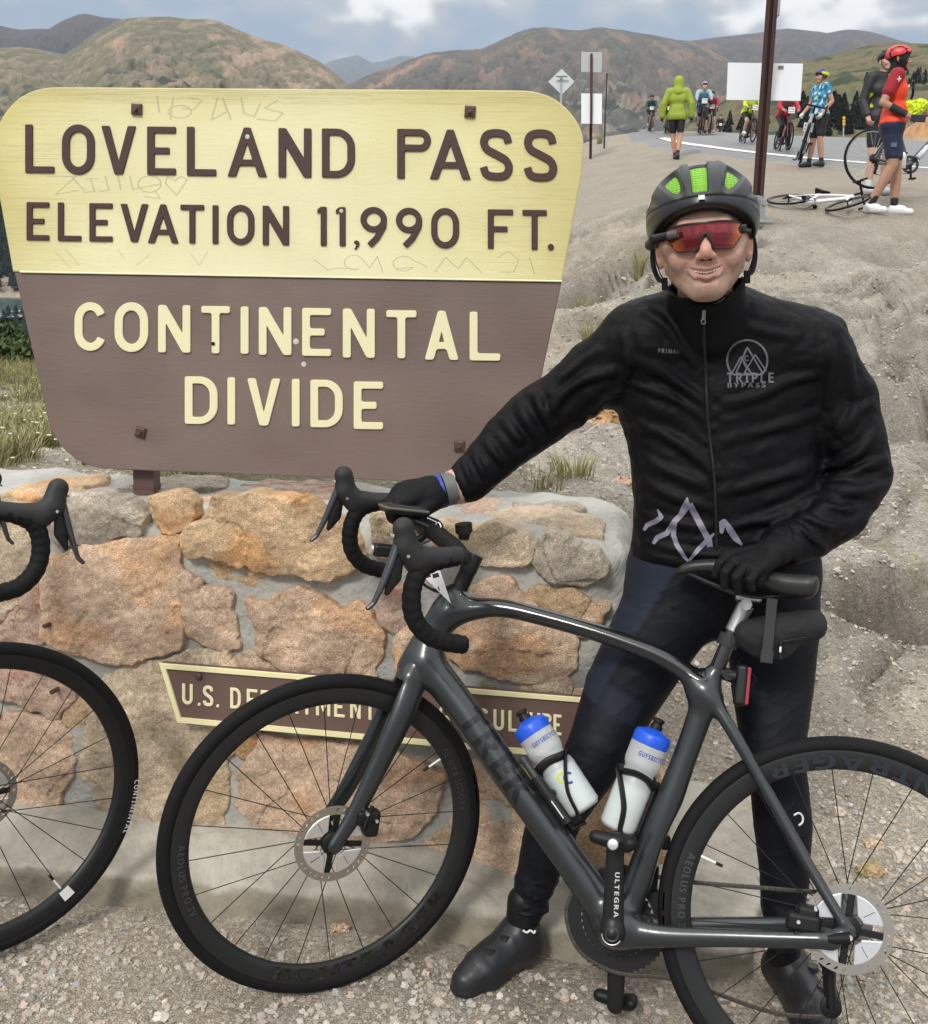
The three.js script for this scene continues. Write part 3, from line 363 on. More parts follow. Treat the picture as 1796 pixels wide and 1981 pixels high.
{ // stones of the end and back that only show from the side
  for (let i = 0; i < 3; i++) { const y = 0.2 + i * 0.25, f = (x, yy, z) => ell(V(endX(y) - 0.03, y, -0.25), [0.05, 0.11, 0.17])(x, yy, z) + fbm(x * 9, yy * 9, z * 9, 3) * 0.02; const g = nets(f, V(endX(y) - 0.12, y - 0.16, -0.46), V(endX(y) + 0.06, y + 0.16, -0.05), 0.012); paint(g, () => [0.9, 0.8, 0.7]); uvBy(g, (x, yy, z) => [z, yy]); part('stone', g, stoneMats[i % 3], wall); }
  // concrete footing whose slab runs out past the wall's end
  const pts = [[0, 1672], [400, 1712], [700, 1742], [960, 1772], [1100, 1795], [1380, 1832], [1560, 1850]].map(([x, y]) => { const [o, d] = ray(x, y), t = (0.075 - o.y) / d.y; return o.clone().addScaledVector(d, t).applyMatrix4(WF.im); });
  const fz = x => { for (let i = 0; i < pts.length - 1; i++) if (x < pts[i + 1].x || i === pts.length - 2) return lerp(pts[i].z, pts[i + 1].z, (x - pts[i].x) / (pts[i + 1].x - pts[i].x)); return 0.2; };
  const f = (x, y, z) => { const w = fbm(x * 4, y * 4, z * 4, 3) * 0.016 + fbm(x * 16, y * 16, z * 16, 2) * 0.006; return smax(smax(smax(z - fz(x), -z - 0.7, 0.02), smax(x - (0.62 + 0.12 * -z), -x - 2.6, 0.02), 0.03), smax(y - 0.075 - 0.05 * sstep(0.25, 0.0, z) * sstep(0.2, -0.2, x), -y - 0.12, 0.01), 0.022) + w; };
  const g = nets(f, V(-2.7, -0.2, -0.8), V(0.85, 0.2, 0.6), 0.016); uvBy(g, (x, y, z) => [x + y * 0.4, z + y]); 
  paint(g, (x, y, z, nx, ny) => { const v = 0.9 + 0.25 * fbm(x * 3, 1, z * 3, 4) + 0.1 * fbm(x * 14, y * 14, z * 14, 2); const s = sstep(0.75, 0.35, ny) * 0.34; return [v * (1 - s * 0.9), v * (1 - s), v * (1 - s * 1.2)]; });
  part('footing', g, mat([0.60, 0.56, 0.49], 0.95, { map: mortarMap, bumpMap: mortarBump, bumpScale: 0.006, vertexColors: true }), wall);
  const steel = mat([0.16, 0.08, 0.06], 0.5, { metalness: 0.6 });
  for (const [px, py] of [[108, 1335], [95, 1208]]) { const q = WF.on(px, py, 0.03); part('anchor_bolt', rod(V(q.x, q.y, q.z - 0.02), V(q.x, q.y, q.z + 0.02), 0.006), steel, wall); }
}

// ---------- letters as cut shapes ----------
function off(pts, w, closed) {   // outline of a stroke
  pts = pts.filter((p, i) => { const q = pts[i ? i - 1 : closed ? pts.length - 1 : 0]; return (i === 0 && !closed) || Math.hypot(p[0] - q[0], p[1] - q[1]) > 1e-4; });
  const n = pts.length, L = [], R = [];
  for (let i = 0; i < n; i++) { const a = pts[closed ? (i - 1 + n) % n : Math.max(i - 1, 0)], b = pts[closed ? (i + 1) % n : Math.min(i + 1, n - 1)], p = pts[i]; let d1 = [p[0] - a[0], p[1] - a[1]], d2 = [b[0] - p[0], b[1] - p[1]]; const l1 = Math.hypot(...d1) || 1, l2 = Math.hypot(...d2) || 1; if (!closed && i === 0) d1 = d2.map(v => v / l2); else d1 = d1.map(v => v / l1); if (!closed && i === n - 1) d2 = d1; else d2 = d2.map(v => v / l2); const m = [-(d1[1] + d2[1]), d1[0] + d2[0]], ml = Math.hypot(...m) || 1, c = (m[0] * -d1[1] + m[1] * d1[0]) / ml, k = w / 2 / Math.max(c, 0.25) / ml; L.push([p[0] + m[0] * k, p[1] + m[1] * k]); R.push([p[0] - m[0] * k, p[1] - m[1] * k]); }
  const ar = p => Math.abs(p.reduce((s, q, i) => { const t = p[(i + 1) % p.length]; return s + q[0] * t[1] - t[0] * q[1]; }, 0)); return closed ? (ar(L) > ar(R) ? [L, R] : [R, L]) : [L.concat(R.reverse())];
}
const arc = (cx, cy, rx, ry, a0, a1, n = 14) => Array.from({ length: n + 1 }, (_, i) => { const a = (a0 + (a1 - a0) * i / n) * Math.PI / 180; return [cx + rx * Math.cos(a), cy + ry * Math.sin(a)]; });
// unit box letters for a given aspect (width / height) and stroke; returns [outer, ...holes]
function letter(c, w, s) {
  const h = s / 2, ry = (r) => r;
  const E = (n) => { const b = 0.5 + s * 0.45, d = b - s * 0.9; return n === 'E' ? [[0, 0], [w, 0], [w, s * 0.9], [s, s * 0.9], [s, d], [w * 0.78, d], [w * 0.78, b], [s, b], [s, 1 - s * 0.9], [w, 1 - s * 0.9], [w, 1], [0, 1]] : [[0, 0], [s, 0], [s, d], [w * 0.78, d], [w * 0.78, b], [s, b], [s, 1 - s * 0.9], [w, 1 - s * 0.9], [w, 1], [0, 1]]; };
  const ds = s * 1.12;
  switch (c) {
    case 'L': return [[[0, 0], [w, 0], [w, s * 0.9], [s, s * 0.9], [s, 1], [0, 1]]];
    case 'I': return [[[0, 0], [w, 0], [w, 1], [0, 1]]];
    case '1': return [[[w - s, 0], [w, 0], [w, 1], [w - s, 1], [0, 0.93], [0, 0.82], [w - s, 0.86]]];
    case 'T': return [[[w / 2 - h, 0], [w / 2 + h, 0], [w / 2 + h, 1 - s * 0.9], [w, 1 - s * 0.9], [w, 1], [0, 1], [0, 1 - s * 0.9], [w / 2 - h, 1 - s * 0.9]]];
    case 'E': case 'F': return [E(c)];
    case 'V': return [[[w / 2 - ds * 0.5, 0], [w / 2 + ds * 0.5, 0], [w, 1], [w - ds, 1], [w / 2, 0.27], [ds, 1], [0, 1]]];
    case 'A': { const k = (y) => (w / 2 - ds * 0.35) * y; const y0 = 0.22, y1 = 0.22 + s * 0.85; const inn = y => ds + k(y) ; const yt = 0.72; return [[[0, 0], [ds, 0], [inn(y0), y0], [w - inn(y0), y0], [w - ds, 0], [w, 0], [w / 2 + ds * 0.4, 1], [w / 2 - ds * 0.4, 1]], [[inn(y1) + 0.005, y1], [w / 2, Math.min(0.82, y1 + (w / 2 - inn(y1)) / (w / 2 - ds * 0.35))], [w - inn(y1) - 0.005, y1]]]; }
    case 'N': return [[[0, 0], [s, 0], [s, 0.62], [w - s, 0], [w, 0], [w, 1], [w - s, 1], [w - s, 0.40], [s, 1], [0, 1]]];
    case 'M': return [[[0, 0], [s, 0], [s, 0.66], [w / 2 - 0.02, 0.2], [w / 2 + 0.02, 0.2], [w - s, 0.66], [w - s, 0], [w, 0], [w, 1], [w - s, 1], [w / 2, 0.48], [s, 1], [0, 1]]];
    case 'O': case '0': { const r = w / 2 - h, yy = Math.min(r * 1.15, 0.5 - h); return off([...arc(w / 2, 1 - h - yy, r, yy, 0, 180), ...arc(w / 2, h + yy, r, yy, 180, 360)], s, true); }
    case 'D': { const r = w * 0.56, yy = 0.38; return [[[0, 0], ...arc(w - r, yy, r, yy, -90, 0, 10), ...arc(w - r, 1 - yy, r, yy, 0, 90, 10), [0, 1]], [[s, s * 0.9], ...arc(w - r, yy, r - s, yy - s * 0.9, -90, 0, 10), ...arc(w - r, 1 - yy, r - s, yy - s * 0.9, 0, 90, 10), [s, 1 - s * 0.9]]]; }
    case 'P': case 'R': { const b = 0.58 - s * 0.2, r = (1 - b) / 2; const o = [[0, 0], [s, 0], [s, b]]; if (c === 'R') o.push([w * 0.45, b], [w - ds, 0], [w, 0], [w * 0.45 + ds, b]); o.push(...arc(w - r * 0.95, 1 - r, r * 0.95, r, -90, 90, 14), [0, 1]); if (c === 'R') { o.splice(3, 4, [w * 0.42, b], [w - ds, 0], [w, 0], [w * 0.42 + ds * 0.95, b + 0.01]); } return [o, [[s, b + s * 0.9], ...arc(w - r * 0.95, 1 - r, r * 0.95 - s * 0.9, r - s * 0.9, -90, 90, 12), [s, 1 - s * 0.9]]]; }
    case 'U': return off([[h, 1], ...arc(w / 2, h + w * 0.42, w / 2 - h, w * 0.42, 180, 360), [w - h, 1]], s);
    case 'C': { const r = w / 2 - h, yy = Math.min(r * 1.2, 0.5 - h); return off([...arc(w / 2, 1 - h - yy, r * 1.02, yy, 22, 180, 12), ...arc(w / 2, h + yy, r * 1.02, yy, 180, 338, 12)], s); }
    case 'G': { const r = w / 2 - h, yy = Math.min(r * 1.2, 0.5 - h); return off([...arc(w / 2, 1 - h - yy, r, yy, 22, 180, 12), ...arc(w / 2, h + yy, r, yy, 180, 350, 12), [w - h, 0.42], [w * 0.55, 0.42]], s); }
    case 'S': { const k = [[0.97, 0.73], [0.86, 0.88], [0.5, 1 - h], [0.13, 0.88], [0.02, 0.74], [0.13, 0.61], [0.5, 0.505], [0.88, 0.39], [0.99, 0.255], [0.88, 0.115], [0.5, h], [0.12, 0.12], [0.0, 0.26]].map(([a, b]) => V(h + a * (w - s), b, 0)); return off(new THREE.CatmullRomCurve3(k).getPoints(44).map(p => [p.x, p.y]), s); }
    case '9': { const r = w / 2 - h, cy = 0.68; return [...off(arc(w / 2, cy, r, 0.32 - h, 0, 360, 24).slice(0, -1), s, true), null, ...off([[w - h, cy - 0.06], [w - h * 1.25, 0.5], [w * 0.62, 0.22], [w * 0.34, 0.03]], s)]; }
    case '.': return [arc(w / 2, 0.5, w / 2, 0.5, 0, 345, 16)];
    case ',': return [[[0.05, 0.72], ...arc(w * 0.5, 0.72, w * 0.48, 0.28, 180, 0, 8), [w * 0.95, 0.45], [w * 0.3, 0], [w * 0.12, 0.1], [w * 0.5, 0.5]]];
  }
}
function roundPoly(p, r) { if (!r) return p; const o = [], n = p.length; for (let i = 0; i < n; i++) { const a = p[(i - 1 + n) % n], b = p[i], c = p[(i + 1) % n], l1 = Math.hypot(a[0] - b[0], a[1] - b[1]), l2 = Math.hypot(c[0] - b[0], c[1] - b[1]), q = Math.min(r, l1 * 0.45, l2 * 0.45); if (l1 < r * 0.6 || l2 < r * 0.6) { o.push(b); continue; } const s = [b[0] + (a[0] - b[0]) / l1 * q, b[1] + (a[1] - b[1]) / l1 * q], e = [b[0] + (c[0] - b[0]) / l2 * q, b[1] + (c[1] - b[1]) / l2 * q]; for (let k = 0; k <= 3; k++) { const t = k / 3; o.push([s[0] * (1 - t) ** 2 + 2 * b[0] * t * (1 - t) + e[0] * t * t, s[1] * (1 - t) ** 2 + 2 * b[1] * t * (1 - t) + e[1] * t * t]); } } return o; }
// c, left, right, top y, bottom y in pixels -> extruded letter on the plane of frame fr at z0
function cut(fr, c, x0, x1, y0, y1, z0, depth, stroke, round, slant = 0) {
  const h = y1 - y0, w = (x1 - x0) / h, polys = letter(c, w, stroke), map = ([a, b]) => { const q = fr.on(x0 + a * h, y1 - b * h + a * h * slant, z0); return new THREE.Vector2(q.x, q.y); };
  const groups = [[]]; for (const q of polys) q === null ? groups.push([]) : groups[groups.length - 1].push(q);
  const gs = groups.map((g, gi) => { const sh = new THREE.Shape(roundPoly(g[0], round).map(map)); for (const hl of g.slice(1)) sh.holes.push(new THREE.Path(roundPoly(hl, round * 0.6).map(map))); const e = new THREE.ExtrudeGeometry(sh, { depth: depth + gi * 0.0006, bevelEnabled: true, bevelThickness: 0.0012, bevelSize: 0.001, bevelOffset: -0.001, bevelSegments: 1, curveSegments: 6 }); e.translate(0, 0, z0); return e; });
  return gs.length > 1 ? merge(gs) : gs[0];
}

// ---------- the big sign ----------
const so = P(276, 900, 2.82); so.y = 0;
const SF = frame(so, 4.5);
const sign = thing('pass_sign', 'big cream and brown routed sign standing on two posts above the stone wall', 'sign');
sign.applyMatrix4(SF.m);
const TH = 0.032, sp = (x, y) => { const q = SF.on(x, y, 0); return new THREE.Vector2(q.x, q.y); };
const bz = (a, b, c, n = 10) => Array.from({ length: n }, (_, i) => { const t = (i + 1) / n; return [lerp(lerp(a[0], b[0], t), lerp(b[0], c[0], t), t), lerp(lerp(a[1], b[1], t), lerp(b[1], c[1], t), t)]; });
const upper = [[38.5, 527], [4, 335], ...bz([4, 335], [-8, 250], [40, 205], 8), ...bz([40, 205], [70, 174], [130, 174.5], 8), [560, 178], [1000, 181], ...bz([1000, 181], [1062, 180], [1096, 216], 8), ...bz([1096, 216], [1134, 254], [1128, 300], 8), [1124, 345], [1087, 545]];
const lower = [[40, 529], [1086.6, 547], [1030, 812], ...bz([1030, 812], [1008, 905], [930, 930], 12), [900, 933], [560, 918], [225, 905], ...bz([225, 905], [140, 902], [107, 822], 12)];
const roundedPanel = (pts, depth, b = 0.003) => { const g = new THREE.ExtrudeGeometry(new THREE.Shape(pts.map(p => sp(...p))), { depth: depth - 2 * b, bevelEnabled: true, bevelThickness: b, bevelSize: b, bevelOffset: -b, bevelSegments: 2 }); g.translate(0, 0, b); return g; };
const paintW = (c, streak, graf) => { const N = 1024, k = Math.min(1, 1), cv = document.createElement('canvas'); cv.width = 2048; cv.height = 1024; const x = cv.getContext('2d'); x.fillStyle = c; x.fillRect(0, 0, 2048, 1024); const r = rng(streak.length + 3); for (let i = 0; i < 2600; i++) { const w = 40 + r() * 400, y = r() * 1024, al = 0.03 + r() * 0.06; x.fillStyle = `rgba(${streak[i % streak.length]},${al})`; x.fillRect(r() * 2200 - 150, y, w, 0.6 + r() * 2.2); } for (let i = 0; i < 90; i++) { const px = r() * 2048, py = r() * 1024, R = 60 + r() * 220, g = x.createRadialGradient(px, py, 0, px, py, R); const s = streak[i % streak.length]; g.addColorStop(0, `rgba(${s},0.20)`); g.addColorStop(1, `rgba(${s},0)`); x.fillStyle = g; x.fillRect(px - R, py - R, 2 * R, 2 * R); } for (let i = 0; i < 140; i++) { x.fillStyle = `rgba(70,60,40,${0.1 + r() * 0.3})`; x.beginPath(); x.arc(r() * 2048, r() * 1024, 0.8 + r() * 2.2, 0, 7); x.fill(); } if (graf && c === '#e3dcae') { const g = x.createLinearGradient(0, 0, 0, 1024); g.addColorStop(0, 'rgba(176,164,96,0.55)'); g.addColorStop(0.10, 'rgba(190,178,110,0.30)'); g.addColorStop(0.25, 'rgba(200,190,125,0)'); g.addColorStop(0.75, 'rgba(240,234,196,0)'); g.addColorStop(1, 'rgba(240,234,200,0.45)'); x.fillStyle = g; x.fillRect(0, 0, 2048, 1024); const g2 = x.createLinearGradient(0, 0, 2048, 0); g2.addColorStop(0, 'rgba(178,160,92,0.55)'); g2.addColorStop(0.09, 'rgba(210,196,110,0.15)'); g2.addColorStop(0.2, 'rgba(236,230,190,0.22)'); g2.addColorStop(0.6, 'rgba(240,236,205,0.30)'); g2.addColorStop(0.85, 'rgba(214,204,130,0.2)'); g2.addColorStop(1, 'rgba(180,166,92,0.5)'); x.fillStyle = g2; x.fillRect(0, 0, 2048, 1024); for (let i = 0; i < 500; i++) { const e = r() > 0.5; x.fillStyle = `rgba(120,108,60,${0.05 + r() * 0.12})`; x.fillRect(e ? 1650 + r() * 380 : r() * 300, r() * 1024, 30 + r() * 160, 1 + r() * 2); x.fillRect(r() * 2048, r() * 90, 60 + r() * 240, 1 + r() * 1.5); } }
  graf && graf(x); const t = new THREE.CanvasTexture(cv); t.colorSpace = THREE.SRGBColorSpace; return t; };
const bl = SF.on(0, 545, 0), tr = SF.on(1130, 175, 0), bl2 = SF.on(0, 935, 0), tr2 = SF.on(1130, 525, 0);
const U2 = (px, py) => { const q = SF.on(px, py, 0); return [(q.x - bl.x) / (tr.x - bl.x) * 2048, (1 - (q.y - bl.y) / (tr.y - bl.y)) * 1024]; };
const scrawl = (x, pts, a, lw) => { x.strokeStyle = `rgba(120,115,95,${a})`; x.lineWidth = lw; x.lineCap = x.lineJoin = 'round'; x.beginPath(); pts.forEach(([u, v, m], i) => { const q = U2(u, v); i && !m ? x.lineTo(...q) : x.moveTo(...q); }); x.stroke(); };
const circ = (cx, cy, rx, ry, a0 = 0, a1 = 360) => arc(cx, cy, rx, ry, a0, a1, 18);
const mapY = paintW('#e3dcae', ['250,244,196', '196,182,112', '236,226,160', '205,196,150'], x => {
  // faint mirrored scrawls, as on the weathered paint
  scrawl(x, [[315, 193], [318, 222]], 0.3, 7); scrawl(x, [...circ(358, 222, 22, 12), [345, 196, 1], [340, 236], [375, 195, 1], [400, 200], [385, 218], [362, 216], [430, 195, 1], [418, 238], [448, 222], [440, 196], [455, 236], [475, 195, 1], [480, 225], [500, 232], [512, 205], [545, 200, 1], [520, 215], [555, 225], [540, 240], [505, 236]], 0.26, 7);
  scrawl(x, [[105, 345], [160, 345], [120, 380], [165, 372], [150, 345, 1], [175, 372], [180, 350, 1], [200, 350], [188, 350], [195, 374], [175, 376], [215, 345, 1], [222, 372], [205, 374], [240, 345, 1], [245, 370], [262, 345, 1], [268, 370], ...circ(300, 360, 22, 16), [310, 372, 1], [320, 388], [290, 384], [345, 352, 1], [335, 346], [330, 358], [352, 382], [372, 352], [360, 345], [348, 354]], 0.28, 6);
  scrawl(x, [[615, 505], [640, 524], [660, 520], ...circ(690, 510, 18, 14, 60, 320), [720, 520], [735, 498], [745, 528], [770, 522, 1], ...circ(785, 512, 20, 14, 30, 330), [830, 518], [845, 528, 1], [865, 500], [890, 522], [905, 500], [935, 530], [965, 500, 1], [985, 488], [1005, 505], [995, 528], [970, 528], [1025, 500, 1], [1035, 532]], 0.42, 3.2);
  scrawl(x, [[120, 490], [150, 520], [140, 485, 1], [165, 515], [240, 486, 1], [250, 500], [300, 495, 1], [275, 515], [380, 495, 1], [395, 515], [410, 490]], 0.14, 7);
});
const mapB = paintW('#76665f', ['120,98,92', '82,62,56', '105,84,80', '140,120,114'], x => { const r = rng(4); for (let i = 0; i < 90; i++) { const px = r() * 2048, py = r() * 1024; x.strokeStyle = `rgba(${r() > 0.5 ? '60,44,40' : '150,130,124'},${0.06 + r() * 0.14})`; x.lineWidth = 1 + r() * 2; x.beginPath(); x.moveTo(px, py); x.quadraticCurveTo(px + 60 * (r() - 0.5), py + 30, px + 160 * (r() - 0.5), py + 60 * (r() - 0.5)); x.stroke(); } });
const paintBump = tex(512, i => { const x = i % 512, y = i >> 9; return 0.5 * nC[(y * 2) * TN + x] + 0.5 * nA[(y * 2) * TN + (x * 2)]; }, false);
const cream = mat([1, 1, 1], 0.62, { map: mapY, bumpMap: paintBump, bumpScale: 0.0006 }), brownP = mat([1, 1, 1], 0.55, { map: mapB, bumpMap: paintBump, bumpScale: 0.0006 });
const uvSign = (g, a, b) => uvBy(g, (x, y) => [(x - a.x) / (b.x - a.x), (y - a.y) / (b.y - a.y)]);
part('upper_panel', uvSign(roundedPanel(upper, TH + 0.004), bl, tr), cream, sign, 'cream upper board with brown letters');
part('lower_panel', uvSign(roundedPanel(lower, TH), bl2, tr2), brownP, sign, 'brown lower board with cream letters');
{ const e = (a, b) => { const p = SF.on(...a, TH + 0.004), q = SF.on(...b, TH + 0.004); return rod(V(p.x, p.y, TH + 0.003), V(q.x, q.y, TH + 0.003), 0.0028, 0.0028, 6); }; part('edge_strip', e([39, 526], [1087, 544]), mat('#f2ecc4', 0.5), sign); }
const inkB = mat('#452c27', 0.5, { bumpMap: paintBump, bumpScale: 0.0005 }), inkC = mat('#e9e2b8', 0.55, { bumpMap: paintBump, bumpScale: 0.0006 });
const row = (fr, list, z, mt, par, d, s, r) => list.forEach(([c, x0, x1, y0, y1, sl]) => part('letter', cut(fr, c, x0, x1, y0, y1, z, d, s, r, sl ?? 0.012), mt, par));
const ZY = TH + 0.0045, ZB = TH + 0.0005;
row(SF, [['L', 50, 106, 241, 334.5], ['O', 121, 184, 240.5, 337.5], ['V', 197, 264, 243.6, 337], ['E', 285.7, 341, 245, 338], ['L', 362.5, 419, 245.5, 340], ['A', 441, 517, 246.5, 341.5], ['N', 539.5, 603, 248, 343], ['D', 623.5, 687, 248.7, 343.4], ['P', 769, 834, 249.5, 345.3], ['A', 832, 911.4, 250.6, 346.5], ['S', 928, 993, 249.4, 349], ['S', 1013, 1079, 250, 350.5]], ZY, inkB, sign, 0.003, 0.152, 0.025);
row(SF, [['E', 52.6, 96, 391, 464.6], ['L', 113, 158, 391.7, 466], ['E', 174, 218.6, 393, 467], ['V', 234, 287.6, 394.4, 467.7], ['A', 287, 346, 395, 470], ['T', 350, 395.6, 396, 470.5], ['I', 412, 423, 397, 471.6], ['O', 440, 492.6, 396, 473.5], ['N', 509, 559.7, 398, 474], ['1', 614.6, 632.5, 400, 475.5], ['1', 650.5, 669, 400.5, 476], [',', 685, 696, 465, 483.3], ['9', 697.8, 749, 400, 477], ['9', 766.4, 817, 401.5, 478], ['0', 834.6, 888.4, 402, 480], ['F', 944, 993, 405, 480.6], ['T', 1011, 1058, 406, 482.5], ['.', 1060, 1072, 471.6, 483.7]], ZY, inkB, sign, 0.003, 0.152, 0.025);
row(SF, [['C', 146, 206, 584.5, 678.8], ['O', 223, 288, 584.5, 681], ['N', 307, 369.5, 590, 682], ['T', 390.5, 446, 592, 683.5], ['I', 466.5, 482, 593, 684.6], ['N', 501.6, 564.8, 594, 686.6], ['E', 585.4, 641.5, 595.8, 688.5], ['N', 664, 726, 597, 692], ['T', 748, 806.5, 600, 693], ['A', 822, 888, 601, 696], ['L', 909, 968.5, 603, 697.5]], ZB, inkC, sign, 0.0035, 0.165, 0.05);
row(SF, [['D', 358.6, 422, 728, 820], ['I', 441, 456, 730, 821.4], ['V', 479, 543.7, 731.8, 823], ['I', 565.5, 580.7, 733, 825], ['D', 601.4, 664, 734.5, 826.5], ['E', 685, 742, 738, 830]], ZB, inkC, sign, 0.0035, 0.165, 0.05);
const rustB = mat([0.10, 0.055, 0.045], 0.55, { metalness: 0.3 });
for (const [x, y, t] of [[267, 212.5, 0.05], [910, 217, 0.05], [273, 836, 0.25], [889, 862, 0]]) { const q = SF.on(x, y, TH), s = 0.013, g = new THREE.ExtrudeGeometry(new THREE.Shape([[-s, -s], [s, -s], [s, s], [-s, s]].map(v => new THREE.Vector2(...v))), { depth: 0.006, bevelEnabled: true, bevelThickness: 0.004, bevelSize: 0.004, bevelOffset: -0.004, bevelSegments: 2 }); g.rotateZ(-t); g.translate(q.x, q.y, TH + (y < 500 ? 0.004 : 0)); const b = part('bolt', g, rustB, sign); part('bolt_nut', (() => { const n = new THREE.CylinderGeometry(0.006, 0.0065, 0.006, 6); n.rotateX(Math.PI / 2); n.translate(q.x, q.y, TH + 0.014 + (y < 500 ? 0.004 : 0)); return n; })(), rustB, b); }
for (const [px, w] of [[276, 0.058], [889, 0.058]]) { const q = SF.on(px, 900, -0.001); part('post', bx(w, 1.02, 0.05, q.x, 0.86 + 0.51, -0.028), mat([0.12, 0.07, 0.06], 0.6, { bumpMap: paintBump, bumpScale: 0.002 }), sign); part('post_base', bx(w + 0.003, 0.016, 0.053, q.x, 0.949, -0.028), mat([0.11, 0.055, 0.04], 0.8), sign); }
const chip = mat([0.55, 0.53, 0.5], 0.6); for (const [x, y, z, r] of [[481, 266, ZY + 0.0045, 0.006], [662, 409, ZY + 0.0045, 0.005], [573, 661, ZB, 0.008], [588, 705, ZB, 0.007]]) { const q = SF.on(x, y, TH), g = new THREE.IcosahedronGeometry(r, 1); g.scale(1, 1, 0.15); g.translate(q.x, q.y, z); part('chipped_spot', g, chip, sign); }
{ const q = SF.on(414, 665, TH), g = new THREE.CylinderGeometry(0.005, 0.005, 0.002, 14); g.rotateX(Math.PI / 2); g.translate(q.x, q.y, ZB + 0.0052); part('screw_hole', g, mat([0.01, 0.008, 0.006], 0.9), sign); }

// ---------- the low agency sign on the wall ----------
const low = thing('agency_sign', 'long low brown sign with cream border fixed to the stones behind the front wheel', 'sign'); low.applyMatrix4(WF.m);
{
  const z = 0.055, lp = (pts) => pts.map(p => { const q = WF.on(...p, z); return new THREE.Vector2(q.x, q.y); });
  const o = [[309, 1282], [1152, 1351], [1117, 1468], [345, 1397]], i = [[322, 1292], [1137, 1358], [1107, 1457], [351, 1388]];
  const sh = new THREE.Shape(lp(o)); sh.holes.push(new THREE.Path(lp(i))); const g = new THREE.ExtrudeGeometry(sh, { depth: 0.004, bevelEnabled: true, bevelThickness: 0.001, bevelSize: 0.001, bevelOffset: -0.001, bevelSegments: 1 }); g.translate(0, 0, z); part('border', g, mat('#efe6b4', 0.5), low);
  const g2 = new THREE.ExtrudeGeometry(new THREE.Shape(lp([[310, 1283], [1151, 1352], [1116, 1467], [346, 1396]])), { depth: 0.018, bevelEnabled: false }); g2.translate(0, 0, z - 0.0185); part('panel', g2, mat('#6a544d', 0.5, { bumpMap: paintBump, bumpScale: 0.0006 }), low);
  const L = [['U', 353], ['.', 383], ['S', 393], ['.', 419], ['D', 446], ['E', 478], ['P', 505], ['A', 528], ['R', 558], ['T', 584], ['M', 612, 28], ['E', 647], ['N', 678], ['T', 706], ['O', 748], ['F', 778], ['A', 820, 24], ['G', 850], ['R', 880], ['I', 909, 6], ['C', 925], ['U', 955], ['L', 984, 17], ['T', 1003, 19], ['U', 1025], ['R', 1049, 19], ['E', 1071, 16]];
  for (const [c, x, w = 21] of L) { const d = 0.083 * (x - 353), y1 = 1362 + d; part('letter', c === '.' ? cut(WF, c, x, x + 6, y1 - 5, y1 + 1, z + 0.0005, 0.0015, 0.15, 0) : cut(WF, c, x, x + (c === 'A' ? 24 : w), 1322 + d, y1, z + 0.0005, 0.0015, 0.155, 0.03, 0.083), mat('#eee6bc', 0.5), low); }
  for (const p of [[386, 1308], [1120, 1440]]) { const q = WF.on(...p, z), s = new THREE.SphereGeometry(0.009, 14, 8); s.scale(1, 1, 0.6); s.translate(q.x, q.y, z + 0.004); part('bolt', s, rustB, low); }
}
// ---------- bicycles ----------
const Zc = V(0, 0, 1);
const black = mat([0.007, 0.007, 0.008], 0.5, { specularIntensity: 0.6 }), rubber = mat([0.0075, 0.0075, 0.008], 0.75, { roughnessMap: roughMap, specularIntensity: 0.35, bumpMap: fabricBump, bumpScale: 0.0004 }), satin = mat([0.009, 0.009, 0.0095], 0.4, { specularIntensity: 0.7 }), gloss = mat([0.008, 0.008, 0.009], 0.12, { clearcoat: 1, clearcoatRoughness: 0.05 });
const steelM = mat([0.55, 0.54, 0.52], 0.32, { metalness: 1 }), alu = mat([0.80, 0.80, 0.81], 0.36, { metalness: 0.9 }), rotorM = mat([0.40, 0.37, 0.33], 0.38, { metalness: 0.9 }), darkMetal = mat([0.06, 0.06, 0.065], 0.4, { metalness: 0.7 }), white = mat([0.78, 0.78, 0.77], 0.4);
const carbonM = mat([0.017, 0.0175, 0.018], 0.42, { roughnessMap: roughMap, specularIntensity: 0.6 });
const lathe = (pts, seg = 72) => { const g = new THREE.LatheGeometry(pts.map(p => new THREE.Vector2(p[0], p[1])), seg); g.rotateX(Math.PI / 2); return g; };   // turned about z
const WR = 0.343, FHUB = V(1.0276, 0.343, 0), HTp = V(0.873, 0.69, 0), HDv = V(-0.305, 0.952, 0).normalize();
const ringText = (s, size, r, a0, dz, par, m, flip = 1, sx = 1) => { // letters round a rim, tops to the hub, read from the -z side
  let a = a0; for (const ch of s) { const g = textGeo(ch, size, 2); g.computeBoundingBox(); const w = Math.max(g.boundingBox.max.x, size * 0.3) * sx; if (ch !== ' ') { const p = g.attributes.position; for (let i = 0; i < p.count; i++) { const ang = a + p.getX(i) * sx / r, R = r - p.getY(i) * flip; p.setXYZ(i, -R * Math.sin(ang), -R * Math.cos(ang), dz - (r - R) * -0.06); } g.computeVertexNormals(); part('rim_print', g, m, par); } a += (w + size * 0.14) / r; }
};
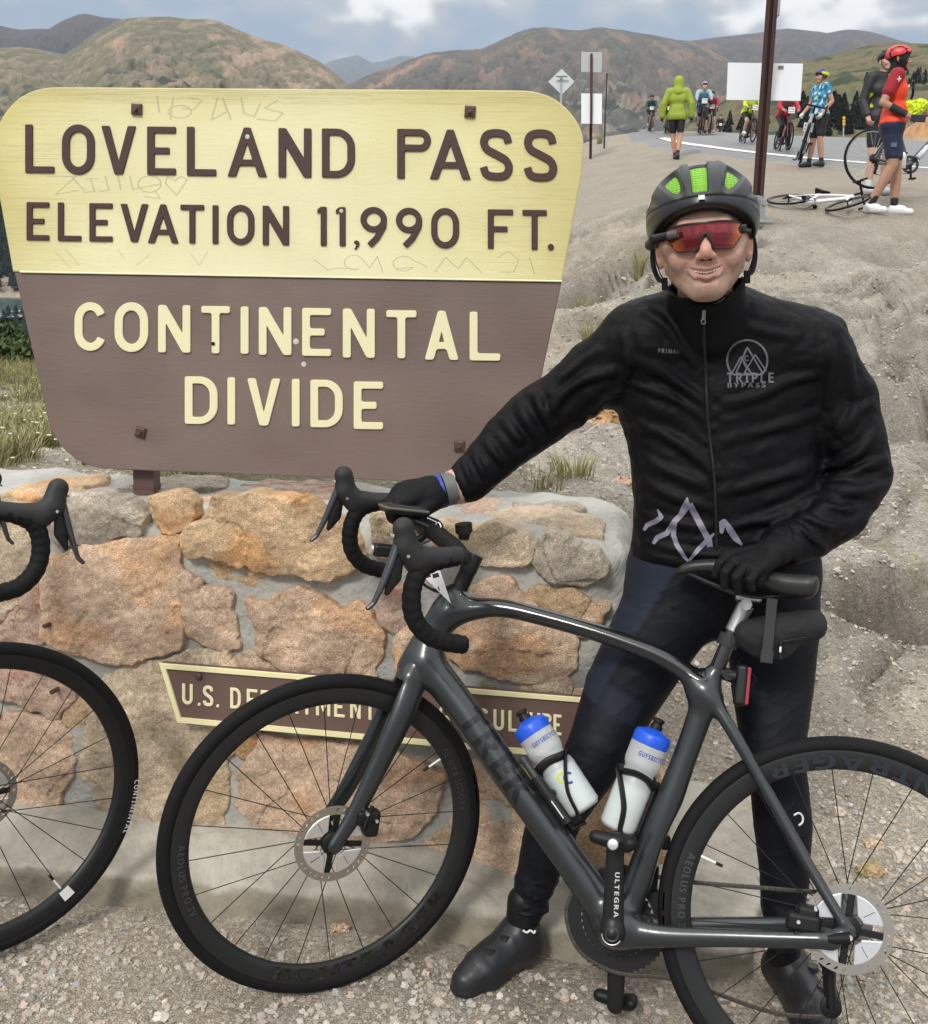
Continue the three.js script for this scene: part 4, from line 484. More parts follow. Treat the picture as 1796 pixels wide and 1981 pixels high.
function wheel(o) {   // axle along z
  const g = new THREE.Group(), d = o.depth ?? 0.036, hw = o.hw ?? 0.0135;
  part('tyre', lathe(Array.from({ length: 17 }, (_, i) => { const a = (i / 16 * 1.5 - 0.25) * Math.PI; return [WR - 0.016 + 0.016 * Math.sin(a), 0.0158 * Math.cos(a)]; }), o.lo ? 40 : 96), o.tyre || rubber, g);
  part('rim', lathe([[WR - 0.026, hw], [WR - 0.030, hw * 1.02], [WR - 0.026 - d * 0.6, hw * 0.94], [WR - 0.026 - d * 0.95, hw * 0.5], [WR - 0.027 - d, 0], [WR - 0.026 - d * 0.95, -hw * 0.5], [WR - 0.026 - d * 0.6, -hw * 0.94], [WR - 0.030, -hw * 1.02], [WR - 0.026, -hw]], o.lo ? 40 : 96), o.rim || carbonM, g);
  part('hub', lathe([[0.004, -0.05], [0.012, -0.049], [0.014, -0.036], [0.024, -0.033], [0.024, -0.029], [0.012, -0.024], [0.012, 0.024], [0.020, 0.029], [0.020, 0.033], [0.012, 0.036], [0.010, 0.05], [0.004, 0.05]], 24), black, g);
  const n = o.spokes ?? 24, sp = []; for (let i = 0; i < n; i++) { const side = i % 2 ? 1 : -1, a = i / n * 2 * Math.PI + 0.1, b = a + (i % 4 < 2 ? 0.95 : -0.95), R = WR - 0.026 - d + 0.002; sp.push(rod(V(0.021 * Math.cos(b), 0.021 * Math.sin(b), side * 0.031), V(R * Math.cos(a), R * Math.sin(a), side * 0.001), o.lo ? 0.0016 : 0.00105, undefined, 5)); }
  if (o.lo) part('spokes', merge(sp), o.spokeM || black, g); else sp.forEach(s => { part('spoke', s, black, g); });
  if (!o.lo || o.disc) {
    const s = o.discSide ?? -1, z = s * 0.042, r = 0.08, sh = new THREE.Shape(); sh.absarc(0, 0, r, 0, Math.PI * 2); const h = new THREE.Path(); h.absarc(0, 0, 0.062, 0, Math.PI * 2, true); sh.holes.push(h);
    for (let i = 0; i < 32; i++) { const a = i / 32 * 2 * Math.PI, q = new THREE.Path(); if (i % 8 < 6) { q.absellipse(0.0725 * Math.cos(a), 0.0725 * Math.sin(a), 0.0042, 0.0017, 0, Math.PI * 2, true, a + 0.6); sh.holes.push(q); } }
    const rg = new THREE.ExtrudeGeometry(sh, { depth: 0.0018, bevelEnabled: false, curveSegments: 48 }); rg.translate(0, 0, z); part('brake_rotor', rg, rotorM, g);
    const fins = []; for (let i = 0; i < 4; i++) { const a0 = i * Math.PI / 2 + 0.2, a1 = a0 + 1.05, f = new THREE.Shape(); f.absarc(0, 0, 0.0615, a0, a1 + 0.05); f.absarc(0, 0, 0.031, a1 - 0.2, a0 + 0.35, true); f.closePath(); const e = new THREE.ExtrudeGeometry(f, { depth: 0.003, bevelEnabled: true, bevelThickness: 0.001, bevelSize: 0.0015, bevelSegments: 1, curveSegments: 12 }); e.translate(0, 0, z - 0.001); part('rotor_fin', e, alu, g); const l = bx(0.022, 0.0009, 0.0015, 0, 0, 0, 0.0003); l.rotateZ((a0 + a1) / 2 + 0.25); l.translate(0.047 * Math.cos((a0 + a1) / 2 + 0.1), 0.047 * Math.sin((a0 + a1) / 2 + 0.1), z - 0.0026); fins.push(l); }
    part('fin_groove', merge(fins), black, g);
    const spd = []; for (let i = 0; i < 4; i++) { const a = i * Math.PI / 2 + 0.05; const q = bx(0.06, 0.013, 0.004, 0.033, 0, 0, 0.002); q.rotateZ(a); q.translate(0, 0, z + 0.004); spd.push(q); } part('rotor_spider', merge([...spd, lathe([[0.006, z - 0.006], [0.022, z - 0.004], [0.024, z + 0.002], [0.024, z + 0.014], [0.006, z + 0.016]], 28)]), black, g);
  }
  if (o.valve !== undefined) { const a = o.valve, R = WR - 0.026 - d; const q = R - 0.03; part('valve', merge([rod(V(R * Math.cos(a), R * Math.sin(a), 0), V(q * Math.cos(a), q * Math.sin(a), 0), 0.0028, 0.0024)]), white, g); part('valve_cap', rod(V(q * Math.cos(a), q * Math.sin(a), 0), V((q - 0.014) * Math.cos(a), (q - 0.014) * Math.sin(a), 0), 0.0034, 0.003), black, g); }
  return g;
}
const tb = (x, y, z = 0) => V(x, y, z);
function frameSdf() {
  const L = [];
  const tt = limb([tb(0.825, 0.825), tb(0.73, 0.847), tb(0.62, 0.838), tb(0.47, 0.812), tb(0.37, 0.784), tb(0.315, 0.752), tb(0.285, 0.722)], [0.026, 0.019, 0.0175, 0.018, 0.0185, 0.020, 0.021], Zc, 0.92);
  const ht = limb([tb(0.888, 0.700), tb(0.868, 0.755), tb(0.84, 0.82), tb(0.824, 0.858)], [0.037, 0.034, 0.031, 0.028], Zc, 1.2);
  const dt = limb([tb(0.858, 0.712), tb(0.79, 0.648), tb(0.68, 0.533), tb(0.55, 0.402), tb(0.46, 0.308), tb(0.418, 0.268)], [0.036, 0.0335, 0.0325, 0.032, 0.034, 0.037], Zc, 1.1);
  const st = limb([tb(0.292, 0.715), tb(0.318, 0.605), tb(0.352, 0.475), tb(0.392, 0.33), tb(0.414, 0.27)], [0.0245, 0.0235, 0.028, 0.0275, 0.035], Zc, 1.2);
  const bb = [cap(tb(0.415, 0.262, -0.033), tb(0.415, 0.262, 0.033), 0.033)];
  L.push(...tt, ...ht, ...dt, ...st, ...bb, ...limb([tb(0.305, 0.735), tb(0.285, 0.752), tb(0.278, 0.775)], [0.018, 0.015, 0.0165], Zc, 1));
  const main = uni(0.03, ...L);
  const stays = []; for (const s of [-1, 1]) { stays.push(...limb([tb(0.29, 0.735, s * 0.012), tb(0.24, 0.672, s * 0.022), tb(0.16, 0.562, s * 0.03), tb(0.075, 0.442, s * 0.044), tb(0.012, 0.358, s * 0.062)], [0.014, 0.0125, 0.011, 0.0105, 0.010], Zc, 1.1), ...limb([tb(0.40, 0.262, s * 0.028), tb(0.33, 0.268, s * 0.036), tb(0.21, 0.290, s * 0.048), tb(0.03, 0.322, s * 0.063)], [0.030, 0.0215, 0.017, 0.0155], Zc, 1.5), cap(tb(0.03, 0.322, s * 0.063), tb(0.0, 0.343, s * 0.063), 0.013, 0.013, Zc, 1.3)); }
  const cut_ = cap(tb(0.302, 0.343), tb(0.20, 0.343), 0.03, 0.03, Zc, 1);
  const wheelCut = (x, y, z) => Math.max(Math.hypot(x, y - 0.343) - 0.354, Math.abs(z) - 0.021);
  const stay = uni(0.012, ...stays);
  return (x, y, z) => smax(smin(main(x, y, z), stay(x, y, z), 0.014), -wheelCut(x, y, z), 0.006);
}
function forkSdf() {
  const L = [cap(tb(0.886, 0.690), tb(0.876, 0.722), 0.031, 0.028, Zc, 1.1)];
  for (const s of [-1, 1]) L.push(...limb([tb(0.893, 0.675, s * 0.014), tb(0.915, 0.61, s * 0.031), tb(0.955, 0.50, s * 0.040), tb(0.995, 0.40, s * 0.047), tb(1.0276, 0.343, s * 0.053)], [0.030, 0.027, 0.0215, 0.018, 0.0145], V(0, 0, 1), 1.5));
  const u = uni(0.016, ...L), f = FHUB; return (x, y, z) => smax(u(x, y, z), -Math.max(Math.hypot(x - f.x, y - f.y) - 0.352, Math.abs(z) - 0.022), 0.006);
}
const FS = frameSdf(), KS = forkSdf();
const frameGeo = h => nets(FS, V(-0.03, 0.21, -0.1), V(0.94, 0.9, 0.1), h), forkGeo = h => nets(KS, V(0.84, 0.31, -0.08), V(1.07, 0.76, 0.08), h);
let frameHi, forkHi, frameLo, forkLo;
function makeBike(name, label, o) {
  const lo = o.lo, t = thing(name, label, 'bicycle', null, o.group), M = { frame: o.frame || satin, fork: o.fork || o.frame || satin };
  const S = new THREE.Matrix4().makeTranslation(HTp.x, HTp.y, HTp.z).multiply(new THREE.Matrix4().makeRotationAxis(HDv, o.steer || 0)).multiply(new THREE.Matrix4().makeTranslation(-HTp.x, -HTp.y, -HTp.z));
  const st = m => { m.applyMatrix4(S); return m; };
  if (lo) { frameLo ??= frameGeo(0.009); forkLo ??= forkGeo(0.009); } else { frameHi ??= frameGeo(0.0042); forkHi ??= forkGeo(0.004); }
  part('frame', lo ? frameLo : frameHi, M.frame, t); st(part('fork', lo ? forkLo : forkHi, M.fork, t));
  const rw = wheel({ ...o, valve: o.valveR }); rw.name = 'rear_wheel'; rw.position.set(0, 0.343, 0); t.add(rw);
  const fw = wheel({ ...o, valve: o.valveF }); fw.name = 'front_wheel'; fw.position.copy(FHUB); fw.rotation.z = o.spinF || 0; rw.rotation.z = o.spinR || 0; fw.updateMatrix(); t.add(fw); st(fw);
  // seat
  const nice = !lo;
  part('seatpost', merge([rod(tb(0.278, 0.77), tb(0.249, 0.865), 0.0155, 0.0145, 14)]), nice ? gloss : black, t);
  part('seatpost_head', merge([rod(tb(0.252, 0.857), tb(0.232, 0.912), 0.0155, 0.017, 14), rod(tb(0.232, 0.912, -0.022), tb(0.232, 0.912, 0.022), 0.012), bx(0.05, 0.012, 0.04, 0.228, 0.925, 0)]), nice ? mat([0.42, 0.41, 0.4], 0.35, { metalness: 0.8 }) : black, t);
  const sad = (() => { const prof = [[0.376, 0.962, 0.013, 0.011], [0.345, 0.975, 0.02, 0.014], [0.29, 0.983, 0.024, 0.016], [0.235, 0.975, 0.034, 0.018], [0.175, 0.962, 0.056, 0.031], [0.125, 0.962, 0.068, 0.034], [0.097, 0.966, 0.064, 0.026]];
    const cv = new THREE.CatmullRomCurve3(prof.map(p => tb(p[0], p[1]))), n = 40, R = 24, pos = [], idx = [];
    for (let i = 0; i <= n; i++) { const u = i / n * (prof.length - 1), k = Math.min(Math.floor(u), prof.length - 2), f = u - k, w = lerp(prof[k][2], prof[k + 1][2], f), h = lerp(prof[k][3], prof[k + 1][3], f), p = cv.getPoint(i / n), e = Math.sqrt(clamp(Math.min(i, n - i) / 3)); for (let j = 0; j < R; j++) { const a = j / R * 2 * Math.PI, c = Math.cos(a), s = Math.sin(a); const up = s > 0 ? 0.85 - 0.35 * (1 - Math.abs(c)) * sstep(0.02, 0.045, w) : 1.25 * (0.25 + 0.75 * Math.abs(c) ** 0.7); pos.push(p.x, p.y + s * h * up * e - (1 - Math.abs(c)) * 0.0, Math.sign(c) * Math.abs(c) ** 0.75 * w * e); } }
    for (let i = 0; i < n; i++) for (let j = 0; j < R; j++) { const a = i * R + j, b = i * R + (j + 1) % R; idx.push(a, a + R, b, b, a + R, b + R); }
    const g = geom(pos, idx); return g; })();
  part('saddle', sad, nice ? mat([0.016, 0.018, 0.017], 0.42) : black, t);
  if (nice) for (const s of [-1, 1]) part('saddle_rail', sweep([tb(0.35, 0.962, s * 0.008), tb(0.30, 0.945, s * 0.016), tb(0.22, 0.928, s * 0.022), tb(0.16, 0.94, s * 0.024), tb(0.12, 0.96, s * 0.03)], 0.0035, 30, 8), darkMetal, t);
  // cockpit
  const stemA = HTp.clone().addScaledVector(HDv, 0.257), clampP = V(0.900 + (o.reach || 0), 1.0 + (o.rise || 0), 0);
  st(part('headset_spacer', rod(HTp.clone().addScaledVector(HDv, 0.175), HTp.clone().addScaledVector(HDv, 0.240), 0.0175, 0.0175, 20), black, t));
  st(part('stem', merge([rod(HTp.clone().addScaledVector(HDv, 0.238), HTp.clone().addScaledVector(HDv, 0.276), 0.019, 0.0185, 20), rod(stemA, clampP, 0.0165, 0.019, 16), rod(V(clampP.x, clampP.y, -0.023), V(clampP.x, clampP.y, 0.023), 0.0225, 0.0225, 20)]), satin, t));
  const TL = o.tilt || 0, bp = (x, y, z) => V(x + (o.reach || 0), y + (o.rise || 0) + z * TL, z);
  for (const s of [-1, 1]) {
    const bar = [bp(0.90, 1.0, 0), bp(0.90, 1.0, s * 0.07), bp(0.901, 1.0, s * 0.15), bp(0.915, 0.999, s * 0.192), bp(0.955, 0.991, s * 0.202), bp(0.988, 0.972, s * 0.204), bp(1.001, 0.935, s * 0.206), bp(0.992, 0.885, s * 0.209), bp(0.962, 0.853, s * 0.212), bp(0.925, 0.842, s * 0.214), bp(0.885, 0.838, s * 0.216)];
    st(part('handlebar', sweep(bar, x => (x < 0.08 ? 0.0165 : x < 0.35 ? 0.018 : 0.0178) + (nice ? 0.0006 * Math.sin(x * 170) : 0), nice ? 160 : 40, nice ? 14 : 7), nice ? rubber : black, t));
    if (lo) { st(part('brake_hood', merge([rod(bp(0.96, 0.99, s * 0.202), bp(1.03, 1.025, s * 0.203), 0.016, 0.016, 8), rod(bp(1.045, 1.0, s * 0.203), bp(1.07, 0.9, s * 0.204), 0.008, 0.005, 6)]), black, t)); continue; }
    const hs = uni(0.018, ...chain([bp(0.915, 1.002, s * 0.198), bp(0.96, 0.995, s * 0.203), bp(1.0, 0.994, s * 0.204), bp(1.022, 1.012, s * 0.204), bp(1.034, 1.045, s * 0.203)], [0.018, 0.0205, 0.0225, 0.021, 0.0205], Zc, 1.12), cap(bp(1.0, 0.985, s * 0.204), bp(1.03, 1.01, s * 0.204), 0.017, 0.015));
    st(part('brake_hood', nets(hs, bp(0.88, 0.95, s * 0.204).add(V(0, -0.02, -0.04)), bp(1.07, 1.08, s * 0.204).add(V(0, 0.02, 0.04)), 0.003), mat([0.014, 0.014, 0.015], 0.62), t));
    const lv = uni(0.01, ...chain([bp(1.043, 1.012, s * 0.205), bp(1.052, 0.975, s * 0.208), bp(1.062, 0.94, s * 0.21), bp(1.074, 0.905, s * 0.211), bp(1.084, 0.895, s * 0.211)], [0.0075, 0.0075, 0.0065, 0.0048, 0.0045], V(0, 0, 1), 0.8));
    st(part('brake_lever', nets(lv, bp(1.02, 0.87, s * 0.208).add(V(0, 0, -0.03)), bp(1.105, 1.04, s * 0.208).add(V(0, 0, 0.03)), 0.0025), mat([0.10, 0.105, 0.115], 0.28, { metalness: 0.8 }), t));
    const pd = uni(0.008, ...chain([bp(1.035, 0.995, s * 0.206), bp(1.040, 0.955, s * 0.207), bp(1.050, 0.925, s * 0.208)], [0.010, 0.0145, 0.006], V(0, 0, 1), 2.2));
    st(part('shift_paddle', nets(pd, bp(1.01, 0.90, s * 0.207).add(V(0, 0, -0.03)), bp(1.075, 1.02, s * 0.207).add(V(0, 0, 0.03)), 0.0025), satin, t));
    st(part('hood_badge', bx(0.003, 0.005, 0.017, 1.0535 + (o.reach || 0), 1.03 + (o.rise || 0) + s * 0.2 * TL, s * 0.203, 0.001), alu, t)); st(part('lever_pivot', rod(bp(1.025, 1.0, s * 0.204 - 0.021), bp(1.025, 1.0, s * 0.204 + 0.021), 0.0032), alu, t));
    st(part('bar_end_plug', rod(bp(0.887, 0.838, s * 0.216), bp(0.880, 0.8375, s * 0.2162), 0.0165, 0.015, 14), black, t));
  }
  // drivetrain (the chain side is +z)
  const BBc = tb(0.418, 0.265);
  const ring = (r, teeth, z, hole) => { const sh = new THREE.Shape(); const n = lo ? teeth : teeth * 4; for (let i = 0; i <= n; i++) { const a = i / n * 2 * Math.PI, q = lo ? r : r + [0, 0.0035, 0.004, 0.0005][i % 4]; i ? sh.lineTo(q * Math.cos(a), q * Math.sin(a)) : sh.moveTo(q * Math.cos(a), q * Math.sin(a)); } const h = new THREE.Path(); h.absarc(0, 0, hole, 0, Math.PI * 2, true); sh.holes.push(h); const g = new THREE.ExtrudeGeometry(sh, { depth: 0.003, bevelEnabled: false, curveSegments: 30 }); g.translate(BBc.x, BBc.y, z); return g; };
  part('outer_chainring', ring(0.1005, 50, 0.046, 0.072), nice ? satin : darkMetal, t); if (nice) part('inner_chainring', ring(0.0685, 34, 0.0385, 0.05), satin, t);
  const aF = o.crank ?? Math.PI / 2, arm = (s, a) => { const d = V(Math.cos(a), Math.sin(a), 0), e = BBc.clone().addScaledVector(d, 0.1725); const f = uni(0.015, cap(V(BBc.x, BBc.y, s * 0.064), V(e.x, e.y, s * 0.075), 0.021, 0.0165, Zc, 1.9), cap(V(BBc.x, BBc.y, s * 0.04), V(BBc.x, BBc.y, s * 0.066), 0.019)); return [f, e]; };
  for (const s of [-1, 1]) {
    const a = s < 0 ? aF : aF + Math.PI, [f, e] = arm(s, a), b = bbox([V(BBc.x, BBc.y, s * 0.03), e.clone().setZ(s * 0.08)], 0.03);
    part('crank_arm', lo ? merge([rod(V(BBc.x, BBc.y, s * 0.064), e.clone().setZ(s * 0.075), 0.016, 0.013)]) : nets(f, b[0], b[1], 0.003), satin, t);
    if (lo) { part('pedal', bx(0.07, 0.018, 0.06, e.x, e.y, s * 0.11), black, t); continue; }
    if (s < 0) { part('crank_bolt', merge([lathe([[0.0001, -0.081], [0.010, -0.081], [0.011, -0.083], [0.014, -0.083], [0.0145, -0.078], [0.0001, -0.078]], 24)]).translate(BBc.x, BBc.y, 0), darkMetal, t); part('crank_ring', (() => { const q = new THREE.TorusGeometry(0.0185, 0.0012, 8, 30, 2.6); q.rotateZ(3.6); q.translate(BBc.x, BBc.y, -0.0815); return q; })(), alu, t); }
    const pz = s * 0.108, pf = uni(0.012, cap(V(e.x - 0.03, e.y + 0.004, pz - 0.014), V(e.x - 0.03, e.y + 0.004, pz + 0.014), 0.012), cap(V(e.x + 0.035, e.y + 0.004, pz), V(e.x - 0.02, e.y, pz), 0.013, 0.016));
    part('pedal', nets(pf, V(e.x - 0.06, e.y - 0.03, pz - 0.04), V(e.x + 0.06, e.y + 0.03, pz + 0.04), 0.0035), black, t);
    part('pedal_axle', merge([rod(V(e.x, e.y, s * 0.07), V(e.x, e.y, s * 0.135), 0.0075, 0.0075, 14)]), darkMetal, t); if (s < 0) part('axle_cap', lathe([[0.0001, -0.139], [0.008, -0.139], [0.0105, -0.137], [0.0105, -0.128], [0.0001, -0.128]], 20).translate(e.x, e.y, 0), alu, t);
  }
  const cass = []; for (let i = 0; i < 8; i++) { const r = 0.022 + 0.0045 * i; cass.push(lathe([[0.012, 0.05 - i * 0.0037], [r, 0.05 - i * 0.0037], [r, 0.0483 - i * 0.0037], [0.012, 0.0483 - i * 0.0037]], 34)); } part('cassette', merge(cass).translate(0, 0.343, 0), lo ? darkMetal : steelM, t);
  const jl = tb(0.006, 0.178), ju = tb(0.016, 0.262);
  const chainPts = [[0.418 + 0.02, 0.265 + 0.1005], [0.33, 0.358], [0.1, 0.377], [0.0, 0.383], [-0.035, 0.36], [-0.036, 0.325], [-0.01, 0.3], [0.028, 0.268], [0.02, 0.248], [-0.004, 0.2], [-0.01, 0.172], [0.008, 0.162], [0.1, 0.168 - 0.02], [0.3, 0.172], [0.418, 0.1645], [0.49, 0.195], [0.52, 0.265], [0.49, 0.336]].map(p => V(p[0], p[1], 0.0475));
  if (lo) part('chain', sweep(chainPts, 0.004, 80, 5, true), darkMetal, t);
  else { const cv = new THREE.CatmullRomCurve3(chainPts, true, 'centripetal'), Lk = [], n = Math.round(cv.getLength() / 0.0127); for (let i = 0; i < n; i++) { const p = cv.getPointAt(i / n), q = cv.getPointAt(((i + 1) % n) / n), g = bx(0.0158, 0.0085, i % 2 ? 0.0055 : 0.0035, 0, 0, 0, 0.002); g.rotateZ(Math.atan2(q.y - p.y, q.x - p.x)); g.translate((p.x + q.x) / 2, (p.y + q.y) / 2, 0.0475); Lk.push(g); } part('chain', merge(Lk), mat([0.075, 0.066, 0.055], 0.45, { metalness: 0.7 }), t); }
  const jw = (c, r) => lathe([[0.003, 0.044], [r, 0.044], [r, 0.050], [0.003, 0.050]], 18).translate(c.x, c.y, 0);
  part('rear_derailleur', merge([jw(ju, 0.02), jw(jl, 0.02), rod(ju.clone().setZ(0.055), jl.clone().setZ(0.055), 0.014, 0.01), rod(ju.clone().setZ(0.041), jl.clone().setZ(0.041), 0.009, 0.008), rod(tb(0.0, 0.318, 0.07), tb(0.02, 0.262, 0.06), 0.017, 0.015), rod(tb(-0.004, 0.33, 0.066), tb(-0.01, 0.30, 0.075), 0.012, 0.014)]), black, t);
  if (!lo) {
    part('front_derailleur', merge([bx(0.05, 0.05, 0.022, 0.372, 0.355, 0.046, 0.006), bx(0.012, 0.06, 0.004, 0.395, 0.37, 0.052, 0.002), bx(0.03, 0.028, 0.03, 0.345, 0.43, 0.03, 0.008), rod(tb(0.36, 0.43, 0.03), tb(0.375, 0.36, 0.045), 0.006)]), black, t);
    part('thru_axle', rod(tb(0, 0.343, -0.072), tb(0, 0.343, 0.072), 0.0085, 0.0085, 16), darkMetal, t);
    st(part('thru_axle', rod(V(FHUB.x, FHUB.y, -0.063), V(FHUB.x, FHUB.y, 0.06), 0.0085, 0.0085, 16), darkMetal, t));
    const calF = merge([bx(0.05, 0.032, 0.03, 0.965, 0.402, -0.05, 0.008), bx(0.03, 0.045, 0.034, 0.955, 0.385, -0.048, 0.008), rod(tb(0.962, 0.43, -0.062), tb(0.975, 0.385, -0.066), 0.004)]); st(part('brake_caliper', calF, black, t)); st(part('caliper_bolt', merge([rod(tb(0.972, 0.415, -0.07), tb(0.972, 0.415, -0.05), 0.0035), rod(tb(0.95, 0.40, -0.07), tb(0.95, 0.40, -0.05), 0.0035)]), alu, t));
    part('brake_caliper', merge([bx(0.062, 0.034, 0.03, 0.078, 0.343, -0.05, 0.009), bx(0.04, 0.05, 0.034, 0.072, 0.35, -0.046, 0.01), bx(0.05, 0.012, 0.012, 0.07, 0.322, -0.06, 0.004)]), black, t); part('caliper_bolt', merge([rod(tb(0.088, 0.345, -0.069), tb(0.088, 0.345, -0.05), 0.0035), rod(tb(0.06, 0.372, -0.068), tb(0.06, 0.372, -0.05), 0.003)]), alu, t);
    part('speed_sensor', merge([rod(tb(0.11, 0.31, -0.062), tb(0.035, 0.325, -0.068), 0.005), rod(tb(0.035, 0.325, -0.068), tb(-0.002, 0.335, -0.075), 0.009, 0.012)]), black, t); part('axle_bolt', rod(tb(0.0, 0.336, -0.082), tb(0.0, 0.336, -0.07), 0.005), alu, t);
    for (const [i, q] of [[tb(0.985, 0.985, -0.19), 1], [tb(0.985, 0.99, 0.19), -1]].entries()) st(part('brake_hose', sweep([V(0.905, 0.99, q[1] * -0.06), V(0.95, 0.955, q[1] * -0.045), V(0.92, 0.90, q[1] * -0.02), V(0.865, 0.87, q[1] * -0.012), V(0.83, 0.885, 0)], 0.0025, 40, 8), black, t));
    part('frame_hose', sweep([tb(0.238, 0.80, 0), tb(0.20, 0.77, -0.004), tb(0.21, 0.755, -0.004), tb(0.25, 0.76, 0)], 0.0014, 24, 6), black, t);
    st(part('headset_cover', rod(HTp.clone().addScaledVector(HDv, 0.16), HTp.clone().addScaledVector(HDv, 0.176), 0.022, 0.019, 22), gloss, t));
  }
  return t;
}
function bikePose(t, m) { t.applyMatrix4(m); }
const camM = () => camera.matrixWorld.clone().multiply(new THREE.Matrix4().makeScale(1, -1, -1));

const frameGrey = mat([0.022, 0.027, 0.029], 0.36, { metalness: 0.35, clearcoat: 0.6, clearcoatRoughness: 0.18 });
const bike = makeBike('road_bicycle', 'dark grey road bicycle with two blue-capped bottles, held by the man at the sign', { steer: 0.6901, frame: frameGrey, tilt: 0.13, crank: 1.50, valveR: 0.48 - 0.2, valveF: Math.PI - 0.62, spinF: 0, discSide: -1, spokes: 24 });
{
  const r = [-0.966834, 0.12654, 0.221855, -0.096645, -0.985307, 0.140817, 0.236414, 0.114706, 0.964858], tr_ = [0.66539, 1.1047, 1.93417];
  bikePose(bike, camM().multiply(new THREE.Matrix4().set(r[0], r[1], r[2], tr_[0], r[3], r[4], r[5], tr_[1], r[6], r[7], r[8], tr_[2], 0, 0, 0, 1)));
  bike.updateMatrixWorld(true);
  // black gloss upper faces and letters on the tubes, thin shells that lie on the carbon
  const onZ = (f, x, y, z0) => { let z = z0; for (let i = 0; i < 40; i++) z += f(x, y, z) * 0.8; return z; };
  const decal = (g, f) => { const p = g.attributes.position; for (let i = 0; i < p.count; i++) p.setZ(i, onZ(f, p.getX(i), p.getY(i), -0.12) - 0.0012); g.computeVertexNormals(); return g; };
  // read from the left side, x runs backwards: a letter's right is -x along the tube towards the bottom bracket
  const along2 = (txt, x0, y0, x1, y1, size, name, m, f, sx = 1) => { const d = new THREE.Vector2(x1 - x0, y1 - y0).normalize(), n = new THREE.Vector2(d.y, -d.x); if (n.y < 0 && Math.abs(n.y) > 0.01) n.negate(); let at = 0; for (const ch of txt) { const g = new THREE.ShapeGeometry(font.generateShapes(ch, size), 3); g.computeBoundingBox(); const w = g.boundingBox.max.x * sx, p = g.attributes.position; for (let i = 0; i < p.count; i++) { const a = at + p.getX(i) * sx, b = p.getY(i) - size * 0.37; p.setXY(i, x0 + d.x * a + n.x * b, y0 + d.y * a + n.y * b); } if (ch !== ' ') part(name, decal(subdiv(g, 0.006), f), m, bike); at += w + size * 0.06; } };
  { const band = (pts, rs) => { const f = limb(pts, rs, Zc, 0.92, 4)[0]; return nets((x, y, z) => smax(FS(x, y, z) - 0.0012, f(x, y, z), 0.002), ...bbox(pts, 0.05), 0.0045); }; part('top_tube_finish', band([tb(0.80, 0.868), tb(0.73, 0.857), tb(0.62, 0.847), tb(0.47, 0.821), tb(0.37, 0.794), tb(0.315, 0.764), tb(0.262, 0.70), tb(0.18, 0.595)], [0.020, 0.0235, 0.022, 0.0225, 0.0235, 0.024, 0.022, 0.016]), mat([0.007, 0.007, 0.008], 0.22, { clearcoat: 0.8, clearcoatRoughness: 0.1 }), bike, 'black gloss top face of the top tube'); }
  along2('TREK', 0.765, 0.625, 0.55, 0.395, 0.050, 'frame_letter', mat([0.006, 0.006, 0.007], 0.25), FS, 1.25);
  const cz = (x, y) => -0.0765 - 0.0015; const wp = mat([0.5, 0.5, 0.5], 0.4); { const tx = 'ULTEGRA'; let at = 0; const d = V(Math.cos(1.5), Math.sin(1.5), 0), n = V(d.y, -d.x, 0); for (const ch of tx) { const g = new THREE.ShapeGeometry(font.generateShapes(ch, 0.0085), 2); g.computeBoundingBox(); const w = g.boundingBox.max.x, p = g.attributes.position; for (let i = 0; i < p.count; i++) { const a = 0.115 - at - p.getX(i) * 1.5, b = p.getY(i) * 1.0 + 0.002; p.setXYZ(i, 0.418 + d.x * a - n.x * b, 0.265 + d.y * a - n.y * b, 0); } const [af] = [uni(0.015, cap(V(0.418, 0.265, -0.064), V(0.418 + d.x * 0.1725, 0.265 + d.y * 0.1725, -0.075), 0.021, 0.0165, Zc, 1.9))]; part('crank_letter', decal(g, af), wp, bike); at += w * 1.5 + 0.002; } }
  const rimInk = mat([0.003, 0.003, 0.003], 0.08, { clearcoat: 1, clearcoatRoughness: 0.03 }), rimGrey = mat([0.036, 0.036, 0.038], 0.5);
  for (const [w, a0, a1] of [['front_wheel', 0.3, 0], ['rear_wheel', 2.55, 0]]) { const g = bike.children.find(c => c.name === w); ringText('BONTRAGER', 0.027, 0.310, w === 'front_wheel' ? -0.28 : 2.3, -0.0146, g, rimInk, 1, 1.95); for (const b of [w === 'front_wheel' ? -1.55 : -1.85, w === 'front_wheel' ? 1.75 : 1.2]) ringText('AEOLUS PRO 3V', 0.0135, 0.304, b, -0.0146, g, rimGrey, 1, 1.05);
    const cols = [[0.7, 0.7, 0.7], [0.45, 0.02, 0.03], [0.7, 0.7, 0.7], [0.03, 0.1, 0.35]], A = w === 'front_wheel' ? 1.78 : -1.58; cols.forEach((c, i) => { const len = [0.035, 0.007, 0.007, 0.007][i], st0 = [0, 0.045, 0.052, 0.059][i]; const tq = new THREE.RingGeometry(0.3305, 0.3332, 12, 1, A + st0 / 0.33, len / 0.33); tq.scale(-1, 1, 1); tq.rotateZ(Math.PI / 2); tq.scale(1, 1, 1); const p = tq.attributes.position; for (let k = 0; k < p.count; k++) p.setZ(k, -0.0155); part('tyre_mark', tq, mat(c, 0.5), g); }); }
